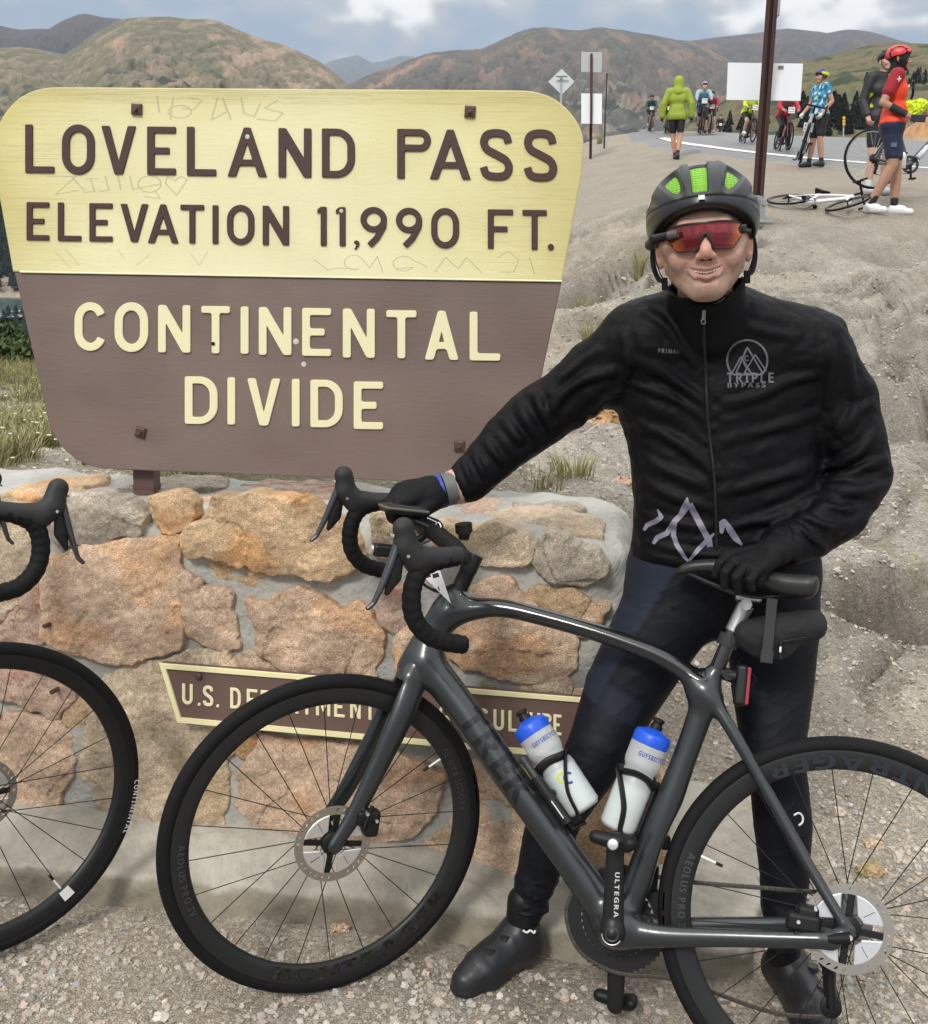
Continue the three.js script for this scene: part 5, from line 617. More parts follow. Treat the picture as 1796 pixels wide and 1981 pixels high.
  // bottle cages
  const cage = (x, y, ux, uy, sg = 1) => { const d = V(ux, uy, 0), n = V(uy, -ux, 0).multiplyScalar(sg); const at = (a, b, z) => V(x + d.x * a + n.x * b, y + d.y * a + n.y * b, z); const nn = 1; const g = []; for (const s of [-1, 1]) { g.push(sweep([at(0.0, 0.004, s * 0.008), at(-0.01, 0.03, s * 0.03), at(0.045, 0.045, s * 0.039), at(0.10, 0.078, s * 0.026), at(0.105, 0.082, 0)], 0.0078, 30, 8, false, 0.45)); g.push(sweep([at(0.095, 0.006, s * 0.012), at(0.108, 0.02, s * 0.034), at(0.112, 0.045, s * 0.0395), at(0.106, 0.072, s * 0.03), at(0.105, 0.082, 0)], 0.0095, 24, 8, false, 0.45)); } const b = rod(at(-0.02, 0.003, 0), at(0.11, 0.003, 0), 0.006); g.push(b, sweep([at(-0.02, 0.005, -0.02), at(-0.025, 0.03, 0), at(-0.02, 0.005, 0.02)], 0.004, 12, 6)); return merge(g); };
  part('bottle_cage', cage(0.538, 0.444, 0.68, 0.733, -1), satin, bike); part('bottle_cage', cage(0.392, 0.440, -0.262, 0.965), satin, bike);
}
const bikePt = (x, y, z) => V(x, y, z).applyMatrix4(bike.matrixWorld);
const steerM = new THREE.Matrix4().makeTranslation(HTp.x, HTp.y, HTp.z).multiply(new THREE.Matrix4().makeRotationAxis(HDv, 0.6901)).multiply(new THREE.Matrix4().makeTranslation(-HTp.x, -HTp.y, -HTp.z));
const barPt = (x, y, z) => V(x, y, z).applyMatrix4(steerM).applyMatrix4(bike.matrixWorld);
const onBike = (t, steered) => { if (steered) t.applyMatrix4(steerM); t.applyMatrix4(bike.matrixWorld); return t; };

// bottles
function bottle(label, x, y, ux, uy, sp) {
  const t = thing('water_bottle', label, 'water bottle'), body = mat([0.84, 0.87, 0.88], 0.4, { transmission: 0.6, thickness: 0 }), blue = mat([0.012, 0.09, 0.62], 0.35), R = 0.0365;
  const lat = p => { const g = new THREE.LatheGeometry(p.map(q => new THREE.Vector2(...q)), 48); return g; };
  part('body', lat([[0.001, 0], [0.030, 0.001], [R, 0.01], [R, 0.095], [0.0345, 0.108], [0.0305, 0.118], [0.0305, 0.126], [0.0345, 0.134], [R, 0.142], [R, 0.178], [0.0355, 0.182]]), body, t);
  part('drink', lat([[0.001, 0.003], [0.029, 0.004], [0.0345, 0.012], [0.0345, 0.094], [0.001, 0.096]]), mat([0.66, 0.71, 0.66], 0.5), t);
  part('cap', lat([[0.0355, 0.178], [0.0372, 0.179], [0.0372, 0.196], [0.034, 0.203], [0.020, 0.208], [0.0145, 0.212], [0.001, 0.212]]), blue, t);
  part('spout', lat([[0.0125, 0.211], [0.0125, 0.219], [0.010, 0.221], [0.010, 0.226], [0.0125, 0.228], [0.0115, 0.233], [0.006, 0.234], [0.001, 0.234]]), black, t);
  const ink = mat([0.02, 0.04, 0.30], 0.5); let a = sp; for (const ch of 'GUYSBICYCLES') { const g = new THREE.ShapeGeometry(font.generateShapes(ch, 0.0095), 2); g.computeBoundingBox(); const w = g.boundingBox.max.x * 0.72, p = g.attributes.position; for (let i = 0; i < p.count; i++) { const an = a + p.getX(i) * 0.72 / R; p.setXYZ(i, (R + 0.0005) * Math.sin(an), 0.155 + p.getY(i), (R + 0.0005) * Math.cos(an)); } g.computeVertexNormals(); part('print', g, ink, t); a += (w + 0.0008) / R; }
  const blot = (cx, cy, r0, col) => { const g = new THREE.RingGeometry(r0 * 0.6, r0, 20, 1, 0.5, 4.4), p = g.attributes.position; for (let i = 0; i < p.count; i++) { const an = cx + p.getX(i) / R; p.setXYZ(i, (R + 0.0006) * Math.sin(an), cy + p.getY(i), (R + 0.0006) * Math.cos(an)); } g.computeVertexNormals(); part('print', g, mat(col, 0.5), t); };
  if (ux > 0) { blot(sp + 0.75, 0.070, 0.012, [0.02, 0.04, 0.3]); blot(sp + 0.45, 0.078, 0.011, [0.55, 0.62, 0.05]); }
  const d = V(ux, uy, 0), n = V(uy, -ux, 0), m = new THREE.Matrix4().makeBasis(V(-n.x, -n.y, 0), d, V(0, 0, 1)); const zz = new THREE.Matrix4().makeBasis(V(uy, -ux, 0), d, V(0, 0, 1)); zz.setPosition(x, y, 0);
  t.applyMatrix4(zz); onBike(t); return t;
}
bottle('clear water bottle with blue cap in the cage on the down tube', 0.500, 0.470, 0.66, 0.751, 2.78);
bottle('clear water bottle with blue cap in the cage on the seat tube', 0.436, 0.443, -0.262, 0.965, 2.78);
{
  const fab = mat([0.012, 0.012, 0.013], 0.85, { bumpMap: fabricBump, bumpScale: 0.0006 });
  const sb = thing('saddle_bag', 'black fabric saddle bag strapped under the bicycle saddle', 'bag');
  const f = uni(0.02, ...chain([tb(0.222, 0.855), tb(0.165, 0.868), tb(0.105, 0.888)], [0.030, 0.036, 0.030], Zc, 0.85), cap(tb(0.20, 0.835), tb(0.16, 0.842), 0.024, 0.028)); const w = (x, y, z) => f(x, y, z) + fbm(x * 25, y * 25, z * 25, 2) * 0.003; part('pouch', nets(w, tb(0.05, 0.78, -0.06), tb(0.27, 0.95, 0.06), 0.0042), fab, sb);
  const strap = mat([0.02, 0.02, 0.021], 0.7); part('strap', merge([bx(0.02, 0.115, 0.004, 0.185, 0.87, -0.0435, 0.001), bx(0.024, 0.024, 0.006, 0.185, 0.815, -0.043, 0.002), rod(tb(0.247, 0.832, -0.019), tb(0.253, 0.852, -0.019), 0.0035), lathe([[0.019, -0.012], [0.021, -0.012], [0.021, 0.012], [0.019, 0.012]], 24).rotateX(Math.PI / 2).rotateZ(0.28).translate(0.258, 0.838, 0)]), strap, sb);
  part('zip', merge([rod(tb(0.165, 0.845, -0.0435), tb(0.115, 0.862, -0.041), 0.002), rod(tb(0.163, 0.846, -0.046), tb(0.16, 0.815, -0.046), 0.0035)]), black, sb); part('zip_pull', bx(0.004, 0.011, 0.002, 0.162, 0.832, -0.0505, 0.001), alu, sb); onBike(sb);
  const rl = thing('tail_light', 'slim black tail light with a red lens on the seatpost', 'bicycle light'); const lg = bx(0.026, 0.082, 0.022, 0.226, 0.755, 0, 0.009); part('body', lg, satin, rl); part('lens', bx(0.008, 0.074, 0.018, 0.2135, 0.755, 0, 0.006), mat([0.35, 0.02, 0.03], 0.15, { clearcoat: 1 }), rl); part('mount', merge([rod(tb(0.272, 0.775), tb(0.238, 0.77), 0.011, 0.015, 16), rod(tb(0.252, 0.772, -0.013), tb(0.252, 0.772, 0.013), 0.011, 0.011, 16)]), black, rl); onBike(rl);
  const pu = thing('mini_pump', 'black mini pump clipped beside the down tube bottle cage', 'bicycle pump'); const a = tb(0.632, 0.558, -0.045), b = tb(0.527, 0.448, -0.045), q = t => a.clone().lerp(b, t); part('barrel', rod(q(0.3), q(1), 0.0105, 0.011, 18), satin, pu); part('handle', merge([rod(q(0), q(0.3), 0.0075, 0.0085, 16), rod(q(0.02), q(0.06), 0.0105, 0.0105, 16)]), darkMetal, pu); part('clip', merge([bx(0.03, 0.012, 0.03, q(0.55).x, q(0.55).y, -0.034, 0.003)]), black, pu); part('label_strip', rod(q(0.66).setZ(-0.0545), q(0.92).setZ(-0.0545), 0.0018), mat([0.6, 0.6, 0.6], 0.5), pu); onBike(pu);
  const co = thing('bike_computer', 'black bike computer mounted ahead of the handlebar', 'bike computer'); const cg = bx(0.092, 0.018, 0.055, 0.962, 1.032, 0.0, 0.009); part('body', cg, satin, co); part('screen', bx(0.056, 0.003, 0.044, 0.962, 1.0405, 0, 0.001), mat([0.02, 0.022, 0.02], 0.1, { clearcoat: 1 }), co); part('mount', merge([rod(tb(0.902, 1.004, 0), tb(0.962, 1.02, 0), 0.009, 0.011), rod(tb(0.9, 1.0, -0.03), tb(0.94, 1.014, -0.005), 0.006), rod(tb(0.9, 1.0, 0.03), tb(0.94, 1.014, 0.005), 0.006)]), black, co); part('edge', bx(0.094, 0.006, 0.057, 0.962, 1.034, 0, 0.003), mat([0.10, 0.105, 0.08], 0.35), co); onBike(co, true);
  const fl = thing('front_light', 'small black front light slung below the handlebar', 'bicycle light'); part('body', bx(0.085, 0.026, 0.03, 0.975, 0.945, 0.0, 0.008), satin, fl); part('lens', rod(tb(1.016, 0.945, 0), tb(1.021, 0.945, 0), 0.010, 0.0095, 18), alu, fl); part('bracket', rod(tb(0.95, 0.952, 0), tb(0.905, 0.985, 0), 0.008), black, fl); onBike(fl, true);
  const ca = thing('computer_case', 'small round black sensor on the stem behind the handlebar', 'sensor'); part('body', rod(tb(0.83, 1.0, -0.02), tb(0.835, 1.018, -0.02), 0.018, 0.018, 20), satin, ca); part('foot', rod(tb(0.828, 0.985, -0.02), tb(0.83, 1.0, -0.02), 0.01, 0.014, 16), black, ca); onBike(ca, true);
  const paper = (() => { const cv = document.createElement('canvas'); cv.width = 256; cv.height = 512; const x = cv.getContext('2d'); x.fillStyle = '#e6e3e2'; x.fillRect(0, 0, 256, 512); x.fillStyle = '#5a2418'; x.fillRect(20, 40, 90, 50); x.fillStyle = '#1d1a33'; x.fillRect(130, 60, 90, 60); x.fillStyle = '#444'; x.font = '40px sans-serif'; x.fillRect(70, 240, 16, 60); x.fillRect(150, 240, 16, 60); x.fillRect(86, 266, 64, 8); for (let i = 0; i < 6; i++) { x.fillStyle = '#b9b6b8'; x.fillRect(40, 350 + i * 14, 150, 4); } const t = new THREE.CanvasTexture(cv); t.colorSpace = THREE.SRGBColorSpace; return t; })();
  const tg = thing('paper_tag', 'white paper race tag tied at the head tube below the handlebar', 'tag'); const c = [[816, 1108], [850, 1098], [873, 1168], [826, 1122]].map(p => P(p[0], p[1], 2.12)), pos = [], uv = [0, 1, 1, 1, 1, 0, 0, 0.35]; c.forEach(p => pos.push(p.x, p.y, p.z)); const off_ = V(0.0, 0.0, -0.0008); c.forEach(p => { const k = p.clone().add(off_); pos.push(k.x, k.y, k.z); }); const gg = geom(pos, [0, 3, 2, 0, 2, 1, 4, 6, 7, 4, 5, 6, 0, 1, 5, 0, 5, 4, 1, 2, 6, 1, 6, 5, 2, 3, 7, 2, 7, 6, 3, 0, 4, 3, 4, 7], uv.concat(uv)); tg.position.copy(c[0]); gg.translate(-c[0].x, -c[0].y, -c[0].z); part('sheet', gg, mat([1, 1, 1], 0.6, { map: paper }), tg); part('tie', sweep([V(0, 0.005, 0), V(0.02, 0.03, 0.01), V(0.045, 0.02, 0.0)], 0.001, 12, 5), white, tg);
  for (const q of [[0.905, 1.012, 0.035], [0.9, 1.0, -0.045]]) { const zt = thing('zip_tie', q[2] > 0 ? 'white cable tie round the handlebar beside the stem' : 'white cable tie end under the near side of the handlebar', 'cable tie'); part('loop', new THREE.TorusGeometry(0.0175, 0.0014, 6, 26).rotateY(Math.PI / 2).translate(0.9, 1.0, q[2]), white, zt); part('tail', rod(tb(0.905, 1.018, q[2]), tb(0.93, 1.026, q[2] - 0.012), 0.0012), white, zt); onBike(zt, true); }
}
// ---------- the second bicycle at the left edge ----------
{
  const b2 = makeBike('road_bicycle', 'black bicycle with white fork tips standing at the left edge beside the wall', { steer: 0.30, frame: white, fork: white, rim: satin, discSide: -1, depth: 0.032, spokes: 24, valveF: -0.95, tilt: 0.0, reach: 0.058, rise: -0.02 });
  const m = camM(), f = V(0.90, 0.03, 0.42).normalize(), up0 = V(0.02, -0.986, -0.165), rt = f.clone().cross(up0).normalize(), up = rt.clone().cross(f).normalize(), mb = new THREE.Matrix4().makeBasis(f, up, rt), hub = V((-26 - PW / 2) / F * 2.26, (1553 - PH / 2) / F * 2.26, 2.26); const o = hub.sub(FHUB.clone().applyMatrix4(mb)); mb.setPosition(o); bikePose(b2, m.multiply(mb)); b2.updateMatrixWorld(true);
  const fw = b2.children.find(c => c.name === 'front_wheel'); const inkW = mat([0.5, 0.5, 0.5], 0.5);
  let a = -0.02; for (const ch of 'CONTINENTAL') { const g = textGeo(ch, 0.0115, 2); g.computeBoundingBox(); const w = g.boundingBox.max.x, p = g.attributes.position; for (let i = 0; i < p.count; i++) { const an = a - p.getX(i) / 0.33, R = 0.3275 + p.getY(i); p.setXYZ(i, R * Math.cos(an), R * Math.sin(an), 0.0152 + 0.0008); } g.computeVertexNormals(); part('tyre_print', g, inkW, fw); a -= (w + 0.0022) / 0.33; }
  { const g = new THREE.RingGeometry(0.284, 0.31, 8, 1, -0.985, 0.085); g.translate(0, 0, 0.0152); part('rim_patch', g, white, fw); }
}
// ---------- people ----------
const skinC = [0.56, 0.345, 0.26];
// a head about its own centre: z forwards, y up, x to the person's left
function headSdf(smile = true) {
  const m = [ell(V(0, 0.035, -0.012), [0.074, 0.086, 0.096]), ell(V(0, -0.022, 0.030), [0.069, 0.089, 0.061]), ell(V(0, -0.099, 0.066), [0.0245, 0.0175, 0.0215])];
  for (const s of [-1, 1]) m.push(cap(V(s * 0.0555, -0.048, 0.0), V(s * 0.0155, -0.096, 0.056), 0.0195, 0.0170), ell(V(s * 0.040, -0.040, 0.0655), [0.0245, 0.0195, 0.0185]), cap(V(s * 0.055, -0.010, 0.042), V(s * 0.064, -0.004, 0.005), 0.019));
  m.push(cap(V(-0.034, 0.016, 0.079), V(0.034, 0.016, 0.079), 0.0145), cap(V(0, -0.056, 0.080), V(0, -0.078, 0.079), 0.0165));
  const soft = uni(0.022, ...m);
  const nose = uni(0.010, cap(V(0, 0.010, 0.088), V(0, -0.034, 0.114), 0.0078, 0.0106), ell(V(-0.0135, -0.0415, 0.100), [0.0076, 0.0070, 0.0108]), ell(V(0.0135, -0.0415, 0.100), [0.0076, 0.0070, 0.0108]), ell(V(0, -0.040, 0.108), [0.009, 0.007, 0.009]));
  const lipU = uni(0.004, ...limb([V(-0.036, -0.0545, 0.0745), V(-0.022, -0.0590, 0.0865), V(-0.009, -0.0612, 0.0932), V(0, -0.0620, 0.0938), V(0.009, -0.0612, 0.0932), V(0.022, -0.0590, 0.0865), V(0.036, -0.0545, 0.0745)], [0.0012, 0.0020, 0.0026, 0.0025, 0.0026, 0.0020, 0.0012]));
  const lipL = uni(0.004, ...limb([V(-0.0355, -0.0556, 0.0745), V(-0.020, -0.0755, 0.0860), V(0, -0.0815, 0.0910), V(0.020, -0.0755, 0.0860), V(0.0355, -0.0556, 0.0745)], [0.0012, 0.0032, 0.0044, 0.0032, 0.0012]));
  const mouth = limb([V(-0.031, -0.0578, 0.085), V(-0.016, -0.0668, 0.095), V(0, -0.0705, 0.100), V(0.016, -0.0668, 0.095), V(0.031, -0.0578, 0.085)], [0.0010, 0.0038, 0.0050, 0.0038, 0.0010], V(0, 0, 1), 0.4)[0];
  const folds = []; for (const s of [-1, 1]) folds.push(...chain([V(s * 0.0195, -0.040, 0.0985), V(s * 0.033, -0.053, 0.0905), V(s * 0.0435, -0.070, 0.076)], [0.0022, 0.0030, 0.0016]), ...chain([V(s * 0.050, -0.038, 0.066), V(s * 0.0535, -0.056, 0.058)], [0.0012, 0.0010]));
  const fold = uni(0.003, ...folds), nostr = uni(0.002, ell(V(-0.0068, -0.0475, 0.104), [0.0032, 0.0026, 0.0045]), ell(V(0.0068, -0.0475, 0.104), [0.0032, 0.0026, 0.0045]));
  const chinDip = cap(V(-0.014, -0.0845, 0.0885), V(0.014, -0.0845, 0.0885), 0.0035);
  const ears = []; for (const s of [-1, 1]) ears.push((x, y, z) => { y += 0.012; const X = (x - s * 0.082) * 0.92 + (z + 0.010) * s * 0.42, Z = (z + 0.010) * 0.92 - (x - s * 0.082) * s * 0.42; const o = ell(V(0, 0.0, 0), [0.0085, 0.034, 0.0215])(X, y, Z), c = ell(V(s * 0.0075, 0.004, 0.001), [0.0075, 0.022, 0.0125])(X, y, Z), r = ell(V(s * 0.004, 0.000, 0.002), [0.004, 0.010, 0.006])(X, y, Z); return smin(smax(o, -c, 0.005), r, 0.004); });
  const neck = cap(V(0, -0.05, -0.028), V(0, -0.14, -0.055), 0.052, 0.053);
  return (x, y, z) => { let d = smin(soft(x, y, z), nose(x, y, z), 0.012); if (smile) { d = smin(d, Math.min(lipU(x, y, z), lipL(x, y, z)), 0.005); d = smax(d, -fold(x, y, z), 0.010); d = smax(d, -chinDip(x, y, z), 0.010); d = smax(d, -nostr(x, y, z), 0.003); d = smax(d, -mouth(x, y, z), 0.002); } d = smin(d, ears[0](x, y, z), 0.006); d = smin(d, ears[1](x, y, z), 0.006); return smin(d, neck(x, y, z), 0.02) + (smile ? fbm(x * 40, y * 40, z * 40, 2) * 0.0006 : 0); };
}
const HS = headSdf(), HSlo = headSdf(false);
let headLo;
const headColor = () => (x, y, z) => {
  let c = skinC.slice(); const n = fbm(x * 45, y * 45, z * 45, 3), n2 = fbm(x * 190, y * 190, z * 190, 2), ax = Math.abs(x);
  const red = Math.exp(-(((ax - 0.038) / 0.022) ** 2 + ((y + 0.04) / 0.020) ** 2)) * (z > 0.04 ? 0.8 : 0) + Math.exp(-((x / 0.016) ** 2 + ((y + 0.034) / 0.018) ** 2)) * (z > 0.09 ? 1 : 0) + (ax > 0.075 ? 0.8 : 0); c = mix3(c, [0.54, 0.245, 0.19], clamp(red) * 0.7);
  const jaw = sstep(-0.050, -0.072, y - ax * 0.45 + (z < 0.03 ? 0.012 : 0)) * sstep(-0.03, 0.02, z), mus = Math.exp(-(((y + 0.055) / 0.0065) ** 2)) * sstep(0.040, 0.028, ax) * (z > 0.06 ? 1 : 0);
  c = mix3(c, [0.235, 0.165, 0.135], clamp(clamp(Math.max(jaw, mus)) * (0.52 + 0.55 * n2 + 0.25 * n)) * 0.8);
  const q = (x / 0.0355) ** 2, up = -0.0620 + 0.0075 * q, lo = -0.0815 + 0.0260 * q;
  if (z > 0.072 && ax < 0.0345 && y < up + 0.0028 * (1 - q) + 0.0003 && y > lo - 0.0052 * (1 - q) - 0.0003) c = mix3(c, [0.47, 0.21, 0.185], 0.6);
  if (ax < 0.033 && y < up - 0.0010 && y > lo + 0.0030 && z < 0.0895 - q * 0.013) c = [0.05, 0.014, 0.013];
  if (ax < 0.011 && y < -0.044 && y > -0.051 && z > 0.098 && z < 0.107) c = [0.2, 0.075, 0.055];
  return c.map(v => v * (1 + 0.09 * n));
};
const skinM = mat([1, 1, 1], 0.52, { vertexColors: true, sheen: 0.2, sheenRoughness: 0.5, sheenColor: new THREE.Color(1, 0.8, 0.7), specularIntensity: 0.7 });
function fingers(wr, kn, tips, mids, r) {   // palm from wrist to knuckles, then each finger as a chain
  const palm = []; kn.forEach((k, i) => palm.push(cap(wr.clone().lerp(k, 0.25), k, r * 1.7, r * 1.15))); const P_ = uni(r * 1.2, ...palm); const f = kn.map((k, i) => uni(r * 0.4, ...chain([k, ...mids[i], tips[i]], [r * 1.08, ...mids[i].map(() => r), r * 0.82]))); return (x, y, z) => { let d = P_(x, y, z), e = 1e9; for (const q of f) e = Math.min(e, q(x, y, z)); return smin(d, e, r * 0.4); };
}
const helmetSdf = (o = {}) => { // shell about the head, open below
  const out = ell(V(0, 0.044, -0.014), [0.107, 0.104, 0.140]), inn = ell(V(0, 0.04, -0.012), [0.090, 0.088, 0.121]);
  const vents = (o.vents || []);
  return (x, y, z) => { const rim = y - (0.018 + 0.22 * z * (z > 0 ? 1 : 0.15) + (z > 0 ? 0.012 : -0.012) * sstep(0.02, 0.09, Math.abs(z))); let d = smax(out(x, y, z), -inn(x, y, z), 0.004); d = smax(d, -rim, 0.010); for (const v of vents) d = smax(d, -v(x, y, z), 0.005); return d; };
};

// ---------- the man at the sign ----------
const man = thing('person', 'man in black jacket, black tights and black helmet holding the bicycle beside the sign', 'person', P(1300, 1890, 2.25));
const J = { neck: P(1366, 590, 2.13), shR: P(1250, 652, 2.16), shL: P(1568, 674, 2.16), elR: P(1035, 812, 2.27), wrR: P(884, 942, 2.27), elL: P(1664, 915, 2.2), wrL: P(1520, 1060, 2.12), hipR: P(1300, 1140, 2.3), hipL: P(1490, 1150, 2.3), knR: P(1160, 1440, 2.24), knL: P(1496, 1455, 2.22), anR: P(1010, 1792, 2.31), anL: P(1515, 1845, 2.2) };
const fwd = V(0, 0, 1).applyQuaternion(camera.quaternion);   // the way his chest faces
const hp = P(1361, 466, 2.03);
const HM = new THREE.Matrix4().makeRotationFromQuaternion(camera.quaternion.clone().multiply(new THREE.Quaternion().setFromEuler(new THREE.Euler(0.10, -0.20, 0.045, 'ZYX')))).setPosition(hp);
{
  const sc = 1.0, fabric = mat([0.0036, 0.0036, 0.0050], 0.55, { bumpMap: fabricBump, bumpScale: 0.00025, specularIntensity: 0.32, sheen: 0.06, sheenRoughness: 0.45, sheenColor: new THREE.Color(0.35, 0.36, 0.42) });
  const W = fwd;
  // skin: one body from head to ankles under the clothes
  const bodyL = [cap(P(1368, 600, 2.12), P(1385, 760, 2.23), 0.05, 0.085), cap(P(1390, 700, 2.22), P(1400, 1060, 2.29), 0.10, 0.09), cap(J.shR, J.shL, 0.05), ...chain([J.shR, J.elR, J.wrR], [0.05, 0.04, 0.029]), cap(J.wrR, P(800, 962, 2.25), 0.029, 0.024), ...chain([J.shL, P(1652, 870, 2.19), J.elL, P(1625, 990, 2.17), P(1560, 1035, 2.14), J.wrL], [0.045, 0.04, 0.037, 0.034, 0.03, 0.026]), cap(J.wrL, P(1455, 1082, 2.06), 0.028, 0.02), ...chain([J.hipR, J.knR, P(1078, 1565, 2.26), P(1040, 1690, 2.30), J.anR], [0.07, 0.045, 0.04, 0.033, 0.028]), ...chain([J.hipL, J.knL, P(1515, 1600, 2.21), J.anL], [0.07, 0.045, 0.04, 0.028]), cap(J.hipR, J.hipL, 0.08), cap(J.anR, P(925, 1905, 2.26), 0.02, 0.016), cap(J.anL, P(1535, 1930, 2.2), 0.016, 0.014)];
  const bodyS = uni(0.04, ...bodyL), [b0, b1] = bbox(Object.values(J).concat([P(800, 962, 2.25), P(1400, 1060, 2.22), P(925, 1905, 2.26), P(1565, 1975, 2.12)]), 0.13);
  const bodyG = nets(bodyS, b0, b1, 0.014); paint(bodyG, () => skinC);
  const headG = nets(HS, V(-0.1, -0.2, -0.125), V(0.1, 0.14, 0.135), 0.0022); paint(headG, headColor(true)); headG.applyMatrix4(HM);
  const body = (() => { const a = [bodyG, headG].map(g => g); const m = mergeGeometries(a); return m; })();
  wpart('body', body, skinM, man);
  const inHead = g => g.applyMatrix4(HM);
  // teeth
  { const l = []; for (let i = -6; i <= 6; i++) { const x = i * 0.0045, z = 0.0892 - x * x * 12; const q = bx(0.0043, 0.0084 - Math.abs(i) * 0.0007, 0.004, 0, 0, 0, 0.0012); q.rotateY(x * 14); q.translate(x, -0.0672 + 0.0085 * (x / 0.031) ** 2, z); l.push(q); } wpart('teeth', inHead(merge(l)), mat([0.70, 0.64, 0.56], 0.3), man); }
  // helmet: shell with front slots, lower shell, green liner seen in the slots
  const slot = (pts, r, w) => uni(0.004, ...chain(pts, r));
  const vents = [(x, y, z) => { const t = clamp((y - 0.06) / 0.085); return Math.max(Math.abs(x + 0.006) - lerp(0.0125, 0.0165, t), 0.0715 - y, -z * 1.0 - 0.02) ; }];
  for (const s of [-1, 1]) vents.push(slot([V(s * 0.047, 0.080, 0.112), V(s * 0.061, 0.108, 0.07), V(s * 0.068, 0.126, 0.025)], [0.0145, 0.019, 0.02]), slot([V(s * 0.088, 0.066, 0.075), V(s * 0.100, 0.08, 0.03), V(s * 0.104, 0.084, -0.02)], [0.006, 0.0095, 0.01]));
  const hs = helmetSdf({ vents }), grey = mat([0.017, 0.0185, 0.021], 0.45), [h0, h1] = [V(-0.125, -0.02, -0.17), V(0.125, 0.165, 0.145)];
  const groove = (x, y, z) => { const yy = 0.047 + 0.1 * Math.max(z, -0.05) - 0.15 * x * x * 10 * 0; return Math.abs(y - yy); };
  wpart('helmet', inHead(nets((x, y, z) => hs(x, y, z) + 0.0035 * Math.exp(-((groove(x, y, z) / 0.0035) ** 2)) - 0.003 * Math.exp(-(((Math.abs(x) - 0.034) / 0.006) ** 2)) * sstep(0.06, 0.1, y), h0, h1, 0.0026)), grey, man);
  const low = (x, y, z) => smax(smax(ell(V(0, 0.040, -0.016), [0.1070, 0.0985, 0.1405])(x, y, z), -ell(V(0, 0.038, -0.012), [0.091, 0.086, 0.122])(x, y, z), 0.003), smax(y - (0.055 + 0.1 * Math.max(z, -0.05)), -(y - (-0.004 + 0.42 * Math.max(z, 0) + 0.012 * sstep(0, -0.1, z))), 0.004), 0.004);
  wpart('helmet_rim', inHead(nets(low, V(-0.125, -0.06, -0.17), V(0.125, 0.12, 0.145), 0.0028)), mat([0.012, 0.012, 0.013], 0.3), man);
  const lin = (x, y, z) => smax(smax(ell(V(0, 0.040, -0.013), [0.0985, 0.0955, 0.130])(x, y, z), -ell(V(0, 0.04, -0.012), [0.092, 0.089, 0.123])(x, y, z), 0.002), smax(0.05 - y, smax(y - 0.1345 + (Math.abs(x) > 0.03 ? 0.012 : 0), -z - 0.01, 0.004), 0.004), 0.003) + 0.0011 * Math.sin(y * 1150) * (0.6 + 0.4 * Math.sin(x * 900));
  wpart('helmet_liner', inHead(nets(lin, h0, h1, 0.0024)), mat([0.17, 0.44, 0.008], 0.5), man, 'bright green mesh liner seen through the helmet slots');
  wpart('helmet_badge', inHead((() => { const g = bx(0.0115, 0.010, 0.002, 0, 0, 0, 0.001); g.rotateX(-0.5); g.translate(-0.004, 0.0595, 0.1265); return g; })()), mat([0.6, 0.6, 0.6], 0.3), man);
  wpart('helmet_pad', inHead(nets((x, y, z) => smax(smax(ell(V(0, 0.03, -0.012), [0.092, 0.088, 0.122])(x, y, z), -ell(V(0, 0.028, -0.012), [0.080, 0.090, 0.108])(x, y, z), 0.002), smax(y - 0.06, 0.0 - y + 0.40 * Math.max(z, 0) - 0.02 * sstep(0.03, -0.02, z), 0.004), 0.004), V(-0.11, -0.06, -0.15), V(0.11, 0.08, 0.13), 0.004)), mat([0.006, 0.006, 0.007], 0.9), man);
  const strapM = mat([0.005, 0.005, 0.006], 0.7, { specularIntensity: 0.3 });
  for (const s of [-1, 1]) { wpart('chin_strap', inHead(sweep([V(s * 0.088, 0.02, 0.03), V(s * 0.092, -0.02, 0.026), V(s * 0.080, -0.066, 0.030), V(s * 0.058, -0.100, 0.036), V(s * 0.03, -0.122, 0.042), V(0, -0.126, 0.043)], 0.0048, 40, 8, false, 0.25)), strapM, man); wpart('chin_strap', inHead(sweep([V(s * 0.094, 0.02, -0.05), V(s * 0.097, -0.03, -0.03), V(s * 0.086, -0.068, 0.01), V(s * 0.077, -0.075, 0.026)], 0.005, 30, 8, false, 0.25)), strapM, man); wpart('strap_buckle', inHead(bx(0.012, 0.024, 0.006, s * 0.076, -0.078, 0.032, 0.002)), strapM, man); }
  // sunglasses
  { const prof = (u) => { const a = Math.abs(u); const top = 0.0225 - 0.002 * a * a + 0.002 * Math.sin(a * 3), bot = a < 0.2 ? lerp(0.002, -0.023, sstep(0.03, 0.2, a)) : a < 0.62 ? lerp(-0.023, -0.024, (a - 0.2) / 0.42) : lerp(-0.024, -0.003, sstep(0.62, 1, a)); return [top, bot]; };
    const at = (u, y, o) => { const th = u * 1.08, rx = 0.0755 + o, rz = 0.066 + o; return V(Math.sin(th) * rx, y - 0.006, 0.048 + Math.cos(th) * rz + (y < 0 ? y * 0.12 : -y * 0.15)); };
    const N = 48, M = 8, pos = [], idx = [], col = []; for (const o of [0, -0.0018]) for (let i = 0; i <= N; i++) { const u = (i / N * 2 - 1) * 0.985, [tp, bt] = prof(u); for (let j = 0; j <= M; j++) { const p = at(u, lerp(bt, tp, j / M), o); pos.push(p.x, p.y, p.z); const e = sstep(0.5, 0.95, Math.abs(u) + (0.5 - j / M) * 0.25); col.push(...mix3([0.20, 0.004, 0.010], [0.55, 0.13, 0.006], e)); } }
